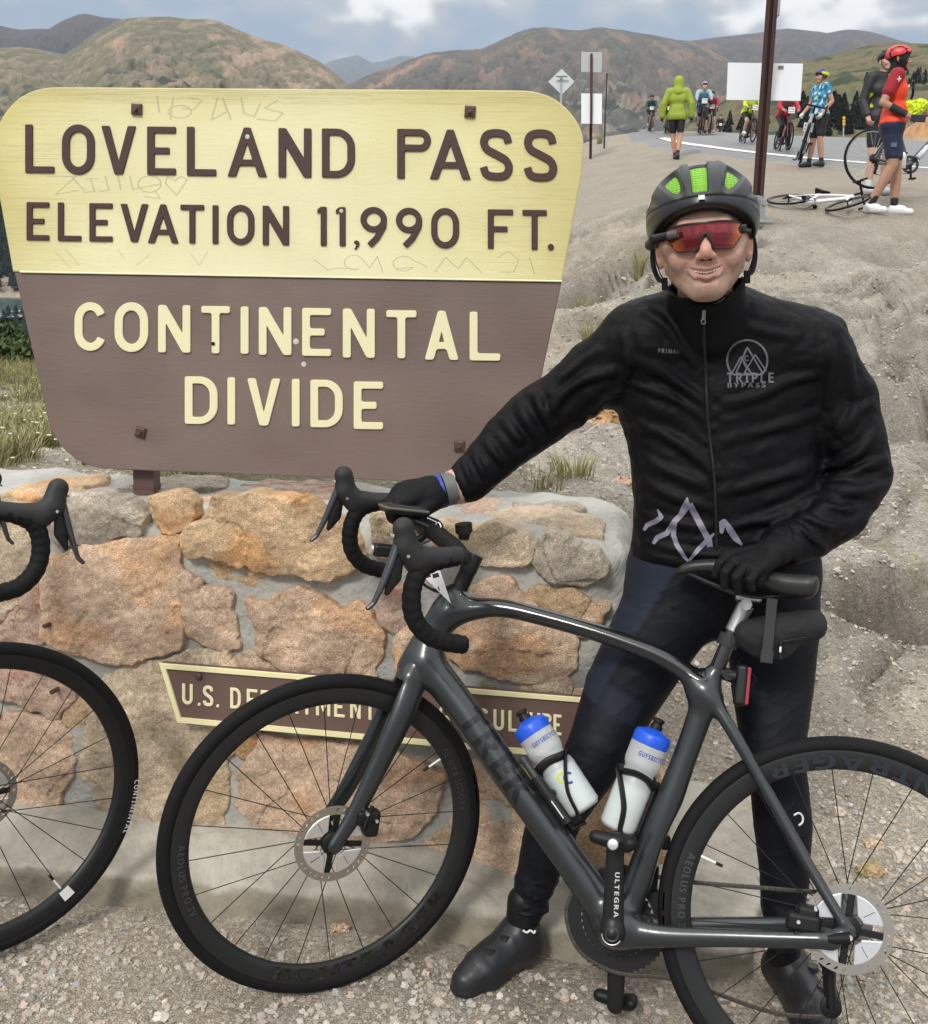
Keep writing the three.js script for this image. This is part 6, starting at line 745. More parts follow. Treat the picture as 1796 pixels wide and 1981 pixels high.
    const st_ = (N + 1) * (M + 1); for (let i = 0; i < N; i++) for (let j = 0; j < M; j++) { const a = i * (M + 1) + j, b = a + M + 1; idx.push(a, b, a + 1, b, b + 1, a + 1, st_ + a, st_ + a + 1, st_ + b, st_ + b, st_ + a + 1, st_ + b + 1); }
    const rg = (k) => { for (let i = 0; i < N; i++) { const a = i * (M + 1) + k, b = a + M + 1; idx.push(a, a + st_, b, b, a + st_, b + st_); } }; rg(0); rg(M);
    wpart('lens', inHead(geom(pos, idx, null, col)), mat([1, 1, 1], 0.10, { vertexColors: true, metalness: 0.75, clearcoat: 1, clearcoatRoughness: 0.03 }), man, 'red mirrored wrap lens');
    const edge = k => Array.from({ length: 49 }, (_, i) => { const u = (i / 48 * 2 - 1) * 0.985; return at(u, prof(u)[k], -0.001); }); const fm = mat([0.012, 0.012, 0.013], 0.35);
    wpart('glasses_frame', inHead(merge([sweep(edge(0), 0.0022, 120, 8), sweep(edge(1), 0.0016, 140, 8)])), fm, man);
    wpart('nose_pad', inHead(sweep([at(-0.17, -0.02, -0.003), at(-0.08, -0.006, 0.001), at(0, 0.004, 0.002), at(0.08, -0.006, 0.001), at(0.17, -0.02, -0.003)], 0.0026, 40, 8)), fm, man);
    for (const s of [-1, 1]) wpart('glasses_arm', inHead(merge([rod(V(s * 0.064, 0.004, 0.083), V(s * 0.083, 0.006, 0.04), 0.005, 0.004), rod(V(s * 0.083, 0.006, 0.04), V(s * 0.083, 0.006, -0.02), 0.004, 0.003)])), fm, man);
    wpart('glasses_arm', inHead(bx(0.012, 0.017, 0.016, 0.070, 0.005, 0.073, 0.004)), fm, man);
    wpart('glasses_gadget', inHead(merge([rod(V(-0.100, -0.004, 0.04), V(-0.092, -0.001, 0.085), 0.0105, 0.009, 16), rod(V(-0.092, -0.001, 0.085), V(-0.066, 0.0015, 0.100), 0.009, 0.0075, 16)])), satin, man, 'slim black camera clipped to the glasses arm'); wpart('gadget_tip', inHead(rod(V(-0.066, 0.0015, 0.100), V(-0.048, 0.0025, 0.107), 0.0076, 0.0072, 16)), mat([0.075, 0.075, 0.08], 0.35), man); }

  // jacket
  const zx = P(1378, 800, 2.130).x;
  const A = [cap(P(1300, 765, 2.220), P(1490, 765, 2.220), 0.112, 0.112, W, 1.18), cap(P(1335, 920, 2.245), P(1478, 920, 2.245), 0.113, 0.113, W, 1.12), cap(P(1328, 1050, 2.275), P(1480, 1045, 2.275), 0.108, 0.108, W, 1.05), cap(P(1288, 680, 2.170), P(1530, 680, 2.170), 0.083, 0.083, W, 1.0), ...chain([P(1310, 765, 2.220), P(1332, 920, 2.245), P(1330, 1050, 2.275)], [0.108, 0.110, 0.106], W, 1.1), ...chain([P(1480, 765, 2.220), P(1480, 920, 2.245), P(1482, 1045, 2.275)], [0.108, 0.110, 0.106], W, 1.1), cap(P(1395, 770, 2.200), P(1400, 1050, 2.255), 0.112, 0.112, W, 1.1), cap(J.neck, J.shR, 0.062, 0.07), cap(J.neck, J.shL, 0.060, 0.066)];
  const armR = chain([J.shR, P(1150, 728, 2.21), J.elR, P(960, 880, 2.275), P(902, 930, 2.27)], [0.078, 0.073, 0.067, 0.055, 0.046]), armL = chain([J.shL, P(1628, 770, 2.18), P(1652, 870, 2.19), J.elL, P(1625, 990, 2.17), P(1560, 1035, 2.14), P(1522, 1052, 2.12)], [0.078, 0.070, 0.066, 0.064, 0.060, 0.053, 0.045]);
  const tor = uni(0.05, ...A), aR = uni(0.03, ...armR), aL = uni(0.03, ...armL);
  const collarAx = [P(1372, 630, 2.12), P(1366, 552, 2.06)];
  const col_ = cap(collarAx[0], collarAx[1], 0.078, 0.074), colIn = cap(P(1371, 605, 2.10), P(1362, 500, 2.03), 0.060, 0.072), cd = collarAx[1].clone().sub(collarAx[0]).normalize();
  const collar = (x, y, z) => { const h = (x - collarAx[1].x) * cd.x + (y - collarAx[1].y) * cd.y + (z - collarAx[1].z) * cd.z; return smax(smax(col_(x, y, z), -colIn(x, y, z), 0.008), h - 0.012 - 0.010 * n3(x * 12, 3, z * 12), 0.006); };
  const hemN = P(1400, 1100, 2.275).sub(P(1400, 1000, 2.265)).normalize(), hemP = P(1395, 1082, 2.275);
  const base0 = (x, y, z) => smin(smin(tor(x, y, z), aR(x, y, z), 0.035), aL(x, y, z), 0.028);
  const creases = [[[1245, 600, 1287, 627, 1319, 675, 1360, 712], 9, 13], [[1213, 692, 1280, 720, 1345, 768, 1374, 800], 11, 15], [[1222, 748, 1290, 765, 1350, 800, 1377, 832], 8, 12], [[1232, 822, 1300, 850, 1360, 893, 1382, 915], 10, 15], [[1238, 884, 1300, 915, 1372, 940], 8, 13], [[1240, 932, 1300, 960, 1374, 985], 8, 13], [[1228, 985, 1290, 1010, 1370, 1022], 8, 12],
    [[1582, 728, 1520, 740, 1470, 765, 1400, 782], 9, 13], [[1582, 800, 1500, 828, 1408, 850], 8, 14], [[1577, 895, 1500, 925, 1405, 952], 9, 15], [[1578, 958, 1500, 998, 1420, 1020], 10, 14], [[1420, 618, 1470, 640, 1540, 650], 6, 13], [[1300, 590, 1330, 625, 1355, 640], 6, 10],
    [[1185, 722, 1130, 735, 1090, 762, 1062, 802], 13, 14], [[1160, 675, 1120, 700, 1085, 735], 8, 13], [[1035, 758, 1050, 800, 1078, 842], 12, 12], [[1000, 772, 1020, 815, 1055, 858], 13, 13], [[975, 812, 1005, 850, 1042, 884], 11, 12], [[938, 848, 960, 880, 988, 912], 10, 11], [[914, 868, 930, 905, 950, 938], 9, 9], [[893, 882, 905, 915, 918, 946], 8, 8], [[1110, 845, 1150, 800, 1200, 760], 10, 14], [[1205, 640, 1215, 690, 1210, 745], 9, 12],
    [[1700, 828, 1670, 870, 1620, 900, 1596, 905], 13, 14], [[1716, 888, 1670, 905, 1610, 922], 12, 12], [[1718, 940, 1660, 950, 1600, 942], 13, 14], [[1706, 990, 1640, 985, 1580, 970], 11, 12], [[1660, 1042, 1610, 1020, 1560, 998, 1540, 990], 12, 12], [[1600, 1064, 1570, 1040, 1545, 1012], 10, 9], [[1640, 690, 1655, 760, 1650, 822], 8, 14], [[1600, 640, 1608, 700, 1600, 782], 9, 13], [[1690, 780, 1660, 800, 1625, 840], 8, 13], [[1545, 1062, 1532, 1040, 1520, 1015], 8, 8], [[1250, 1048, 1320, 1066, 1400, 1074, 1480, 1060], 7, 10]].map(([p, am, w]) => { const q = []; for (let i = 0; i < p.length; i += 2) q.push(hit(base0, p[i], p[i + 1], 1.7, 0)); const cv = new THREE.CatmullRomCurve3(q).getPoints(12), bb = new THREE.Box3().setFromPoints(cv).expandByScalar(0.05); return [cv, am * 0.72 / 1000, w * 0.72 / 1000, bb]; });
  const fold = (x, y, z, onArm) => {
    let s = fbm(x * 6, y * 6, z * 6, 2) * lerp(0.006, 0.010, onArm) + fbm(x * 15, y * 21, z * 15, 3) * 0.0034;
    for (const [cv, am, w, bb] of creases) { if (x < bb.min.x || x > bb.max.x || y < bb.min.y || y > bb.max.y || z < bb.min.z || z > bb.max.z) continue; let m = 1e9, mt = 0; for (let i = 0; i < 13; i++) { const p = cv[i], dx = x - p.x, dy = y - p.y, dz = z - p.z; let q = dx * dx + dy * dy + dz * dz; if (i < 12) { const n = cv[i + 1], ex = n.x - p.x, ey = n.y - p.y, ez = n.z - p.z, t = clamp((dx * ex + dy * ey + dz * ez) / (ex * ex + ey * ey + ez * ez)), fx = dx - ex * t, fy = dy - ey * t, fz = dz - ez * t; q = fx * fx + fy * fy + fz * fz; if (q < m) { m = q; mt = (i + t) / 12; } } } const e = Math.sqrt(m), tp = Math.sqrt(Math.max(0, Math.sin(mt * 2.9 + 0.12))); s += am * tp * (Math.exp(-((e / w) ** 2)) - 0.55 * Math.exp(-(((e - 1.9 * w) / (w * 1.0)) ** 2))); }
    return s - 0.002;
  };
  const jacket = (x, y, z) => {
    const a = tor(x, y, z), r = aR(x, y, z), l = aL(x, y, z); let d = smin(a, r, 0.035); d = smin(d, l, 0.028);
    if (d < 0.05) { const on = sstep(0.02, -0.02, Math.min(r, l) - a); d -= fold(x, y, z, on); d -= 0.004 * Math.exp(-((((x - hemP.x) * hemN.x + (y - hemP.y) * hemN.y + (z - hemP.z) * hemN.z + 0.02) / 0.018) ** 2)); }
    d = smin(d, collar(x, y, z), 0.012); d = smax(d, -colIn(x, y, z), 0.008);
    const h = (x - hemP.x) * hemN.x + (y - hemP.y) * hemN.y + (z - hemP.z) * hemN.z - 0.02 * n3(x * 9, 1, z * 9) * 0.4; if (l > 0.015 && r > 0.015) d = smax(d, h, 0.012); return d;
  };
  const jp = [J.shR, J.shL, J.elR, J.elL, P(902, 930, 2.27), J.wrL, P(1366, 545, 2.05), hemP]; const [j0, j1] = bbox(jp, 0.16);
  const jg = nets(jacket, j0, j1, 0.0062); uvBy(jg, (x, y, z) => [(x + z * 0.5) / 0.06, (y + z * 0.3) / 0.06]); wpart('jacket', jg, fabric, man);
  // zip, pull, prints
  const zipPts = [[1362, 612], [1363, 660], [1366, 720], [1368, 780], [1374, 850], [1381, 910], [1385, 980], [1387, 1040], [1387, 1062]].map(p => hit(jacket, p[0], p[1], 1.7, 0.0006));
  wpart('zip', sweep(zipPts, 0.0030, 120, 6), mat([0.006, 0.006, 0.007], 0.5), man); { const q = hit(jacket, 1362, 606, 1.7, 0.004); wpart('zip_pull', merge([bx(0.007, 0.018, 0.003, q.x, q.y - 0.003, q.z, 0.0012), new THREE.TorusGeometry(0.0042, 0.001, 8, 18).translate(q.x, q.y - 0.016, q.z)]), mat([0.22, 0.22, 0.22], 0.35, { metalness: 0.8 }), man); }
  const printM = mat([0.115, 0.11, 0.125], 0.5), printL = mat([0.20, 0.185, 0.25], 0.5);
  const onJ = (px, py, o = 0.0022) => hit(jacket, px, py, 1.7, o);
  const ribbon = (pts, w, n = 0) => { const pos = [], idx = []; const P2 = []; for (let i = 0; i < pts.length - 1; i++) { const k = Math.max(1, Math.ceil(Math.hypot(pts[i + 1][0] - pts[i][0], pts[i + 1][1] - pts[i][1]) / 4)); for (let j = 0; j < k; j++) P2.push([0, 1, 2].map(c => lerp(pts[i][c] ?? w, pts[i + 1][c] ?? w, j / k))); } const L_ = pts[pts.length - 1]; P2.push([L_[0], L_[1], L_[2] ?? w]); for (let i = 0; i < P2.length; i++) { const a = P2[Math.max(i - 1, 0)], b = P2[Math.min(i + 1, P2.length - 1)], l = Math.hypot(b[0] - a[0], b[1] - a[1]) || 1, nx = -(b[1] - a[1]) / l, ny = (b[0] - a[0]) / l; for (const s of [-1, 0, 1]) { const q = onJ(P2[i][0] + nx * s * P2[i][2] / 2, P2[i][1] + ny * s * P2[i][2] / 2); pos.push(q.x, q.y, q.z); } if (i) { const o = i * 3; for (const c of [0, 1]) idx.push(o - 3 + c, o + c, o - 2 + c, o - 2 + c, o + c, o + 1 + c); } } return geom(pos, idx); };
  const cx = 1446, cy = 697; const ringP = arc(cx, cy, 39, 39, -45, 225, 40).map(p => [p[0], 2 * cy - p[1]]);
  wpart('chest_emblem', merge([ribbon(ringP, 3.8), ribbon([[ringP[0][0], ringP[0][1]], [ringP[40][0], ringP[40][1]]], 3.2), ribbon([[1416, 722], [1434, 690], [1454, 723]], 3), ribbon([[1424, 722], [1446, 672], [1476, 722]], 3.2), ribbon([[1440, 722], [1461, 686], [1483, 718]], 3), ribbon([[1438, 700], [1446, 716]], 2.4), ribbon(arc(1445, 693, 4, 4.5, 40, 320, 10).map(p => [p[0], 2 * 693 - p[1]]), 2)]), printM, man);
  const jtext = (s, x0, y0, size, slope, m, sx = 1, gap = 0) => { let at = 0; for (const ch of s) { const g = new THREE.ShapeGeometry(font.generateShapes(ch, size), 3); g.computeBoundingBox(); const w = g.boundingBox.max.x * sx, p = g.attributes.position; for (let i = 0; i < p.count; i++) { const x = x0 + at + p.getX(i) * sx, y = y0 - p.getY(i) + (at + p.getX(i) * sx) * slope, q = onJ(x, y); p.setXYZ(i, q.x, q.y, q.z); } g.computeVertexNormals(); if (ch !== ' ') wpart('chest_letter', g, m, man); at += w + size * 0.14 + gap; } };
  jtext('TRIPLE', 1406, 740.5, 20, 0.0, printM, 0.88, 0.4); jtext('BYPASS', 1406, 749.5, 9, 0, printM, 1.42, 2); jtext('PRIMAL', 1273, 682, 8.2, 0.06, printM, 0.82, 0.6);
  wpart('hem_print', merge([ribbon([[1246, 1026, 5], [1252, 1016, 9], [1270, 1008, 10], [1280, 1000, 9], [1272, 985, 2]], 9), ribbon([[1264, 1052, 6], [1272, 1040, 10], [1290, 1032, 10], [1306, 1008, 11], [1318, 996, 11], [1328, 978, 16], [1330, 962, 2]], 10), ribbon([[1334, 975, 12], [1345, 995, 12], [1358, 1020, 12], [1372, 1046, 12], [1374, 1058, 11]], 11), ribbon([[1306, 1010, 8], [1303, 1035, 10], [1310, 1055, 9], [1325, 1078, 7], [1332, 1086, 3]], 9), ribbon([[1334, 1084, 5], [1352, 1062, 9], [1370, 1044, 9], [1382, 1032, 3]], 8), ribbon([[1396, 1032, 6], [1398, 1012, 14], [1402, 1004, 3]], 8), ribbon([[1402, 1006, 6], [1412, 1024, 13], [1424, 1042, 12], [1436, 1054, 4]], 10)]), printL, man);
  wpart('collar_print', merge([ribbon([[1378, 590, 3], [1392, 584, 4], [1404, 576, 3]], 3)]), printM, man);

  // tights
  const navy = mat([1, 1, 1], 0.6, { vertexColors: true, bumpMap: fabricBump, bumpScale: 0.0002, specularIntensity: 0.4, sheen: 0.08, sheenRoughness: 0.4, sheenColor: new THREE.Color(0.3, 0.34, 0.45) });
  const lR = chain([P(1312, 1120, 2.300), P(1288, 1190, 2.290), P(1207, 1335, 2.280), J.knR, P(1140, 1480, 2.240), P(1078, 1565, 2.260), P(1040, 1690, 2.300), P(1012, 1785, 2.310)], [0.108, 0.101, 0.085, 0.067, 0.063, 0.0615, 0.046, 0.034]), lL = chain([P(1485, 1120, 2.300), P(1494, 1200, 2.290), P(1494, 1330, 2.270), J.knL, P(1505, 1500, 2.220), P(1515, 1600, 2.210), P(1518, 1700, 2.210), P(1514, 1820, 2.200)], [0.107, 0.101, 0.086, 0.065, 0.060, 0.0600, 0.050, 0.036]);
  const hipC = [cap(P(1320, 1085, 2.300), P(1480, 1085, 2.300), 0.105, 0.105, W, 1.0), cap(P(1395, 1120, 2.290), P(1395, 1180, 2.290), 0.085, 0.06)];
  const LR = uni(0.02, ...lR), LL = uni(0.02, ...lL), HC = uni(0.05, ...hipC);
  const tights = (x, y, z) => { const a = LR(x, y, z), b = LL(x, y, z); let d = smin(a, b, 0.014); d = smin(d, HC(x, y, z), 0.05); if (d < 0.04) { const low_ = sstep(0.30, 0.12, y), wr = (1 - Math.abs(n3(y * 26 + x * 6, x * 5, z * 5))) ** 4; d -= wr * (0.0007 + 0.008 * low_) - 0.001; const k = (1 - Math.abs(n3(y * 18 - x * 10, x * 6, z * 4))) ** 6; d -= k * 0.0012; } return d; };
  const [t0, t1] = bbox([P(1312, 1080, 2.30), P(1485, 1080, 2.30), J.knR, J.knL, P(1012, 1785, 2.31), P(1514, 1820, 2.2)], 0.14);
  const tg = nets(tights, t0, t1, 0.0072); const thA = P(1312, 1120, 2.30), thB = J.knR, axis = thB.clone().sub(thA); paint(tg, (x, y, z) => { const t = ((x - thA.x) * axis.x + (y - thA.y) * axis.y) / (axis.x ** 2 + axis.y ** 2), lx = (x - thA.x - axis.x * t), panSheen = sstep(-0.036, -0.043, lx + 0.012 * t) * sstep(0.80, 0.79, t) * sstep(-0.2, -0.19, t), panSheen2 = sstep(0.66, 0.67, t) * sstep(0.80, 0.79, t) * sstep(0.03, 0.025, lx) * (x < 0.5 ? 1 : 0); return mix3(mix3([0.0055, 0.0065, 0.0105], [0.016, 0.021, 0.035], panSheen), [0.010, 0.0135, 0.023], panSheen2 * (1 - panSheen)); }); uvBy(tg, (x, y, z) => [(x + z * 0.5) / 0.05, y / 0.05]); wpart('tights', tg, navy, man);  // outer thigh panel, with its sheen painted in as lighter vertex colour
  { const q = hit(tights, 1546, 1586, 1.7, 0.001); const pts = [[1536, 1577], [1546, 1573], [1553, 1580], [1553, 1590], [1546, 1597]].map(p => hit(tights, p[0], p[1], 1.7, 0.0012)); wpart('leg_logo', sweep(pts, 0.0022, 20, 6), white, man); const p2 = [[1018, 1578], [1022, 1592], [1030, 1596]].map(p => hit(tights, p[0], p[1], 1.7, 0.0012)); wpart('leg_logo', sweep(p2, 0.0025, 14, 6), white, man); }
  // shoes, socks
  const shoe = (heel, toe, ank, up) => { const d = toe.clone().sub(heel), dn = d.clone().setY(0).normalize(), gy = Math.min(heel.y, toe.y); const at = (t, h) => heel.clone().addScaledVector(d, t).setY(lerp(heel.y, toe.y, t) + h);
    const up_ = uni(0.03, ...chain([at(-0.02, 0.05), at(0.35, 0.058), at(0.75, 0.043), at(1.02, 0.033)], [0.040, 0.043, 0.044, 0.034]), cap(at(0.08, 0.06), ank.clone().lerp(at(0.1, 0.07), 0.35), 0.043, 0.041)); const sole = uni(0.012, ...chain([at(-0.04, 0.02), at(0.3, 0.022), at(0.72, 0.020), at(1.05, 0.022)], [0.034, 0.032, 0.044, 0.032], V(0, 1, 0), 2.2)); return { f: (x, y, z) => smin(up_(x, y, z) + fbm(x * 18, y * 18, z * 18, 2) * 0.002, sole(x, y, z), 0.006), at, dn }; };
  const shoeM = mat([0.015, 0.0155, 0.018], 0.42);
  for (const [heel, toe, ank, d0] of [[P(1012, 1862, 2.335), P(905, 1925, 2.245), J.anR], [P(1512, 1912, 2.26), P(1588, 2022, 2.085), J.anL]]) {
    const s = shoe(heel, toe, ank), b = bbox([heel, toe, ank], 0.09); wpart('shoe', nets(s.f, b[0], b[1], 0.004), shoeM, man);
    for (const [t, h] of [[0.42, 0.1], [0.68, 0.088]]) { const q = s.at(t, h), side = V(-s.dn.z, 0, s.dn.x); if (side.z > 0 !== (heel === heel)) side.negate(); q.addScaledVector(side, heel.x < 0.4 ? 0.012 : -0.026); const dial = new THREE.CylinderGeometry(0.0115, 0.013, 0.011, 18); dial.translate(q.x, q.y - 0.004, q.z); wpart('shoe_dial', dial, darkMetal, man); }
    wpart('sock', nets(uni(0.01, ...chain([ank.clone().add(V(0, 0.06, 0)), ank, s.at(0.14, 0.06)], [0.0335, 0.036, 0.039])), ...bbox([ank.clone().add(V(0, 0.06, 0)), s.at(0.1, 0.06)], 0.07), 0.006), black, man);
  }
  { const s = [[1012, 1800], [1020, 1804], [1026, 1800], [1034, 1805], [1036, 1800]].map(p => P(p[0], p[1], 2.27)); wpart('sock_mark', sweep(s, 0.0024, 16, 6), white, man); const s2 = [[1481, 1840], [1484, 1833], [1490, 1830]].map(p => P(p[0], p[1], 2.158)); wpart('sock_mark', sweep(s2, 0.0024, 12, 6), white, man); }
  // gloves
  const glove = mat([0.006, 0.006, 0.007], 0.65, { specularIntensity: 0.4, bumpMap: fabricBump, bumpScale: 0.0003 });
  const PP = l => l.map(p => P(...p));
  const hl = fingers(P(1516, 1062, 2.10), PP([[1406, 1074, 2.045], [1420, 1087, 2.02], [1439, 1098, 2.005], [1461, 1105, 2.0]]), PP([[1384, 1113, 2.035], [1402, 1133, 2.0], [1428, 1144, 1.99], [1454, 1139, 1.985]]), [PP([[1394, 1090, 2.03]]), PP([[1404, 1106, 1.995]]), PP([[1424, 1118, 1.98]]), PP([[1450, 1122, 1.978]])], 0.0098);
  const th = uni(0.012, ...chain(PP([[1490, 1075, 2.07], [1474, 1100, 2.045], [1466, 1124, 2.02]]), [0.022, 0.016, 0.012])), cuffL = cap(P(1525, 1056, 2.11), P(1500, 1064, 2.09), 0.034, 0.031);
  const hL = (x, y, z) => smin(smin(hl(x, y, z), th(x, y, z), 0.015), cuffL(x, y, z), 0.02) + fbm(x * 30, y * 30, z * 30, 2) * 0.0015; wpart('glove', nets(hL, ...bbox(PP([[1530, 1056, 2.11], [1388, 1113, 2.03], [1426, 1143, 1.98], [1500, 1030, 2.1]]), 0.045), 0.0032), glove, man);
  const hr = fingers(P(858, 950, 2.262), PP([[775, 950, 2.25], [768, 956, 2.225], [766, 966, 2.20], [772, 976, 2.18]]), PP([[790, 1005, 2.26], [782, 1006, 2.235], [782, 1010, 2.21], [788, 1012, 2.19]]), [PP([[757, 968, 2.25], [762, 996, 2.255]]), PP([[752, 972, 2.215], [757, 998, 2.225]]), PP([[753, 982, 2.19], [760, 1004, 2.20]]), PP([[762, 990, 2.165], [768, 1008, 2.18]])], 0.0115);
  const thR = uni(0.012, ...chain(PP([[840, 970, 2.23], [815, 992, 2.205], [800, 1004, 2.2]]), [0.02, 0.015, 0.0115])), backR = cap(P(845, 952, 2.258), P(790, 954, 2.232), 0.030, 0.027, W, 0.9), cuR = cap(P(862, 950, 2.265), P(835, 953, 2.255), 0.031, 0.032);
  const hR = (x, y, z) => smin(smin(smin(hr(x, y, z), thR(x, y, z), 0.014), backR(x, y, z), 0.022), cuR(x, y, z), 0.015) + fbm(x * 30, y * 30, z * 30, 2) * 0.0015; wpart('glove', nets(hR, ...bbox(PP([[872, 948, 2.27], [752, 950, 2.2], [790, 1015, 2.2]]), 0.05), 0.0032), glove, man);
  const wa = P(900, 937, 2.268), wb = P(835, 955, 2.256), band = (t0_, t1_, r, m, n, lb) => { const g = new THREE.CylinderGeometry(r, r, wa.distanceTo(wb) * (t1_ - t0_), 36, 1, true); g.applyQuaternion(new THREE.Quaternion().setFromUnitVectors(V(0, 1, 0), wb.clone().sub(wa).normalize())); const c = wa.clone().lerp(wb, (t0_ + t1_) / 2); g.translate(c.x, c.y, c.z); return g; };
  const solid = (t0_, t1_, r) => { const a = wa.clone().lerp(wb, t0_), b = wa.clone().lerp(wb, t1_); return rod(a, b, r, r, 36); };
  wpart('wrist_skin', solid(-0.1, 0.4, 0.0295), mat(skinC, 0.55), man); wpart('wrist_band', solid(0.30, 0.62, 0.0355), mat([0.115, 0.12, 0.115], 0.45), man, 'grey wrist band'); wpart('blue_wristband', solid(0.66, 0.88, 0.0368), mat([0.015, 0.05, 0.36], 0.45), man, 'blue event wristband');
  { const l = []; for (let i = 0; i < 7; i++) { const a = 2.2 + i * 0.28, d = wb.clone().sub(wa).normalize(), u_ = V(0, 1, 0).cross(d).normalize(), v_ = d.clone().cross(u_); const q = wa.clone().lerp(wb, 0.77).addScaledVector(u_, Math.cos(a) * 0.0369).addScaledVector(v_, Math.sin(a) * 0.0369); const g = new THREE.SphereGeometry(0.0022, 6, 5); g.translate(q.x, q.y, q.z); l.push(g); } wpart('wristband_print', merge(l), white, man); }
}
{ const t = thing('paper_slip', 'small white paper slip at the wrist against the sign', 'paper', P(830, 935, 2.33)); const a = P(820, 922, 2.33), b = P(852, 925, 2.33), c = P(846, 945, 2.33), d = P(818, 940, 2.33), pos = []; for (const o of [0, -0.0008]) for (const q of [a, b, c, d]) pos.push(q.x, q.y, q.z + o); wpart('sheet', geom(pos, [0, 2, 1, 0, 3, 2, 4, 5, 6, 4, 6, 7, 0, 1, 5, 0, 5, 4, 1, 2, 6, 1, 6, 5, 2, 3, 7, 2, 7, 6, 3, 0, 4, 3, 4, 7]), white, t); }
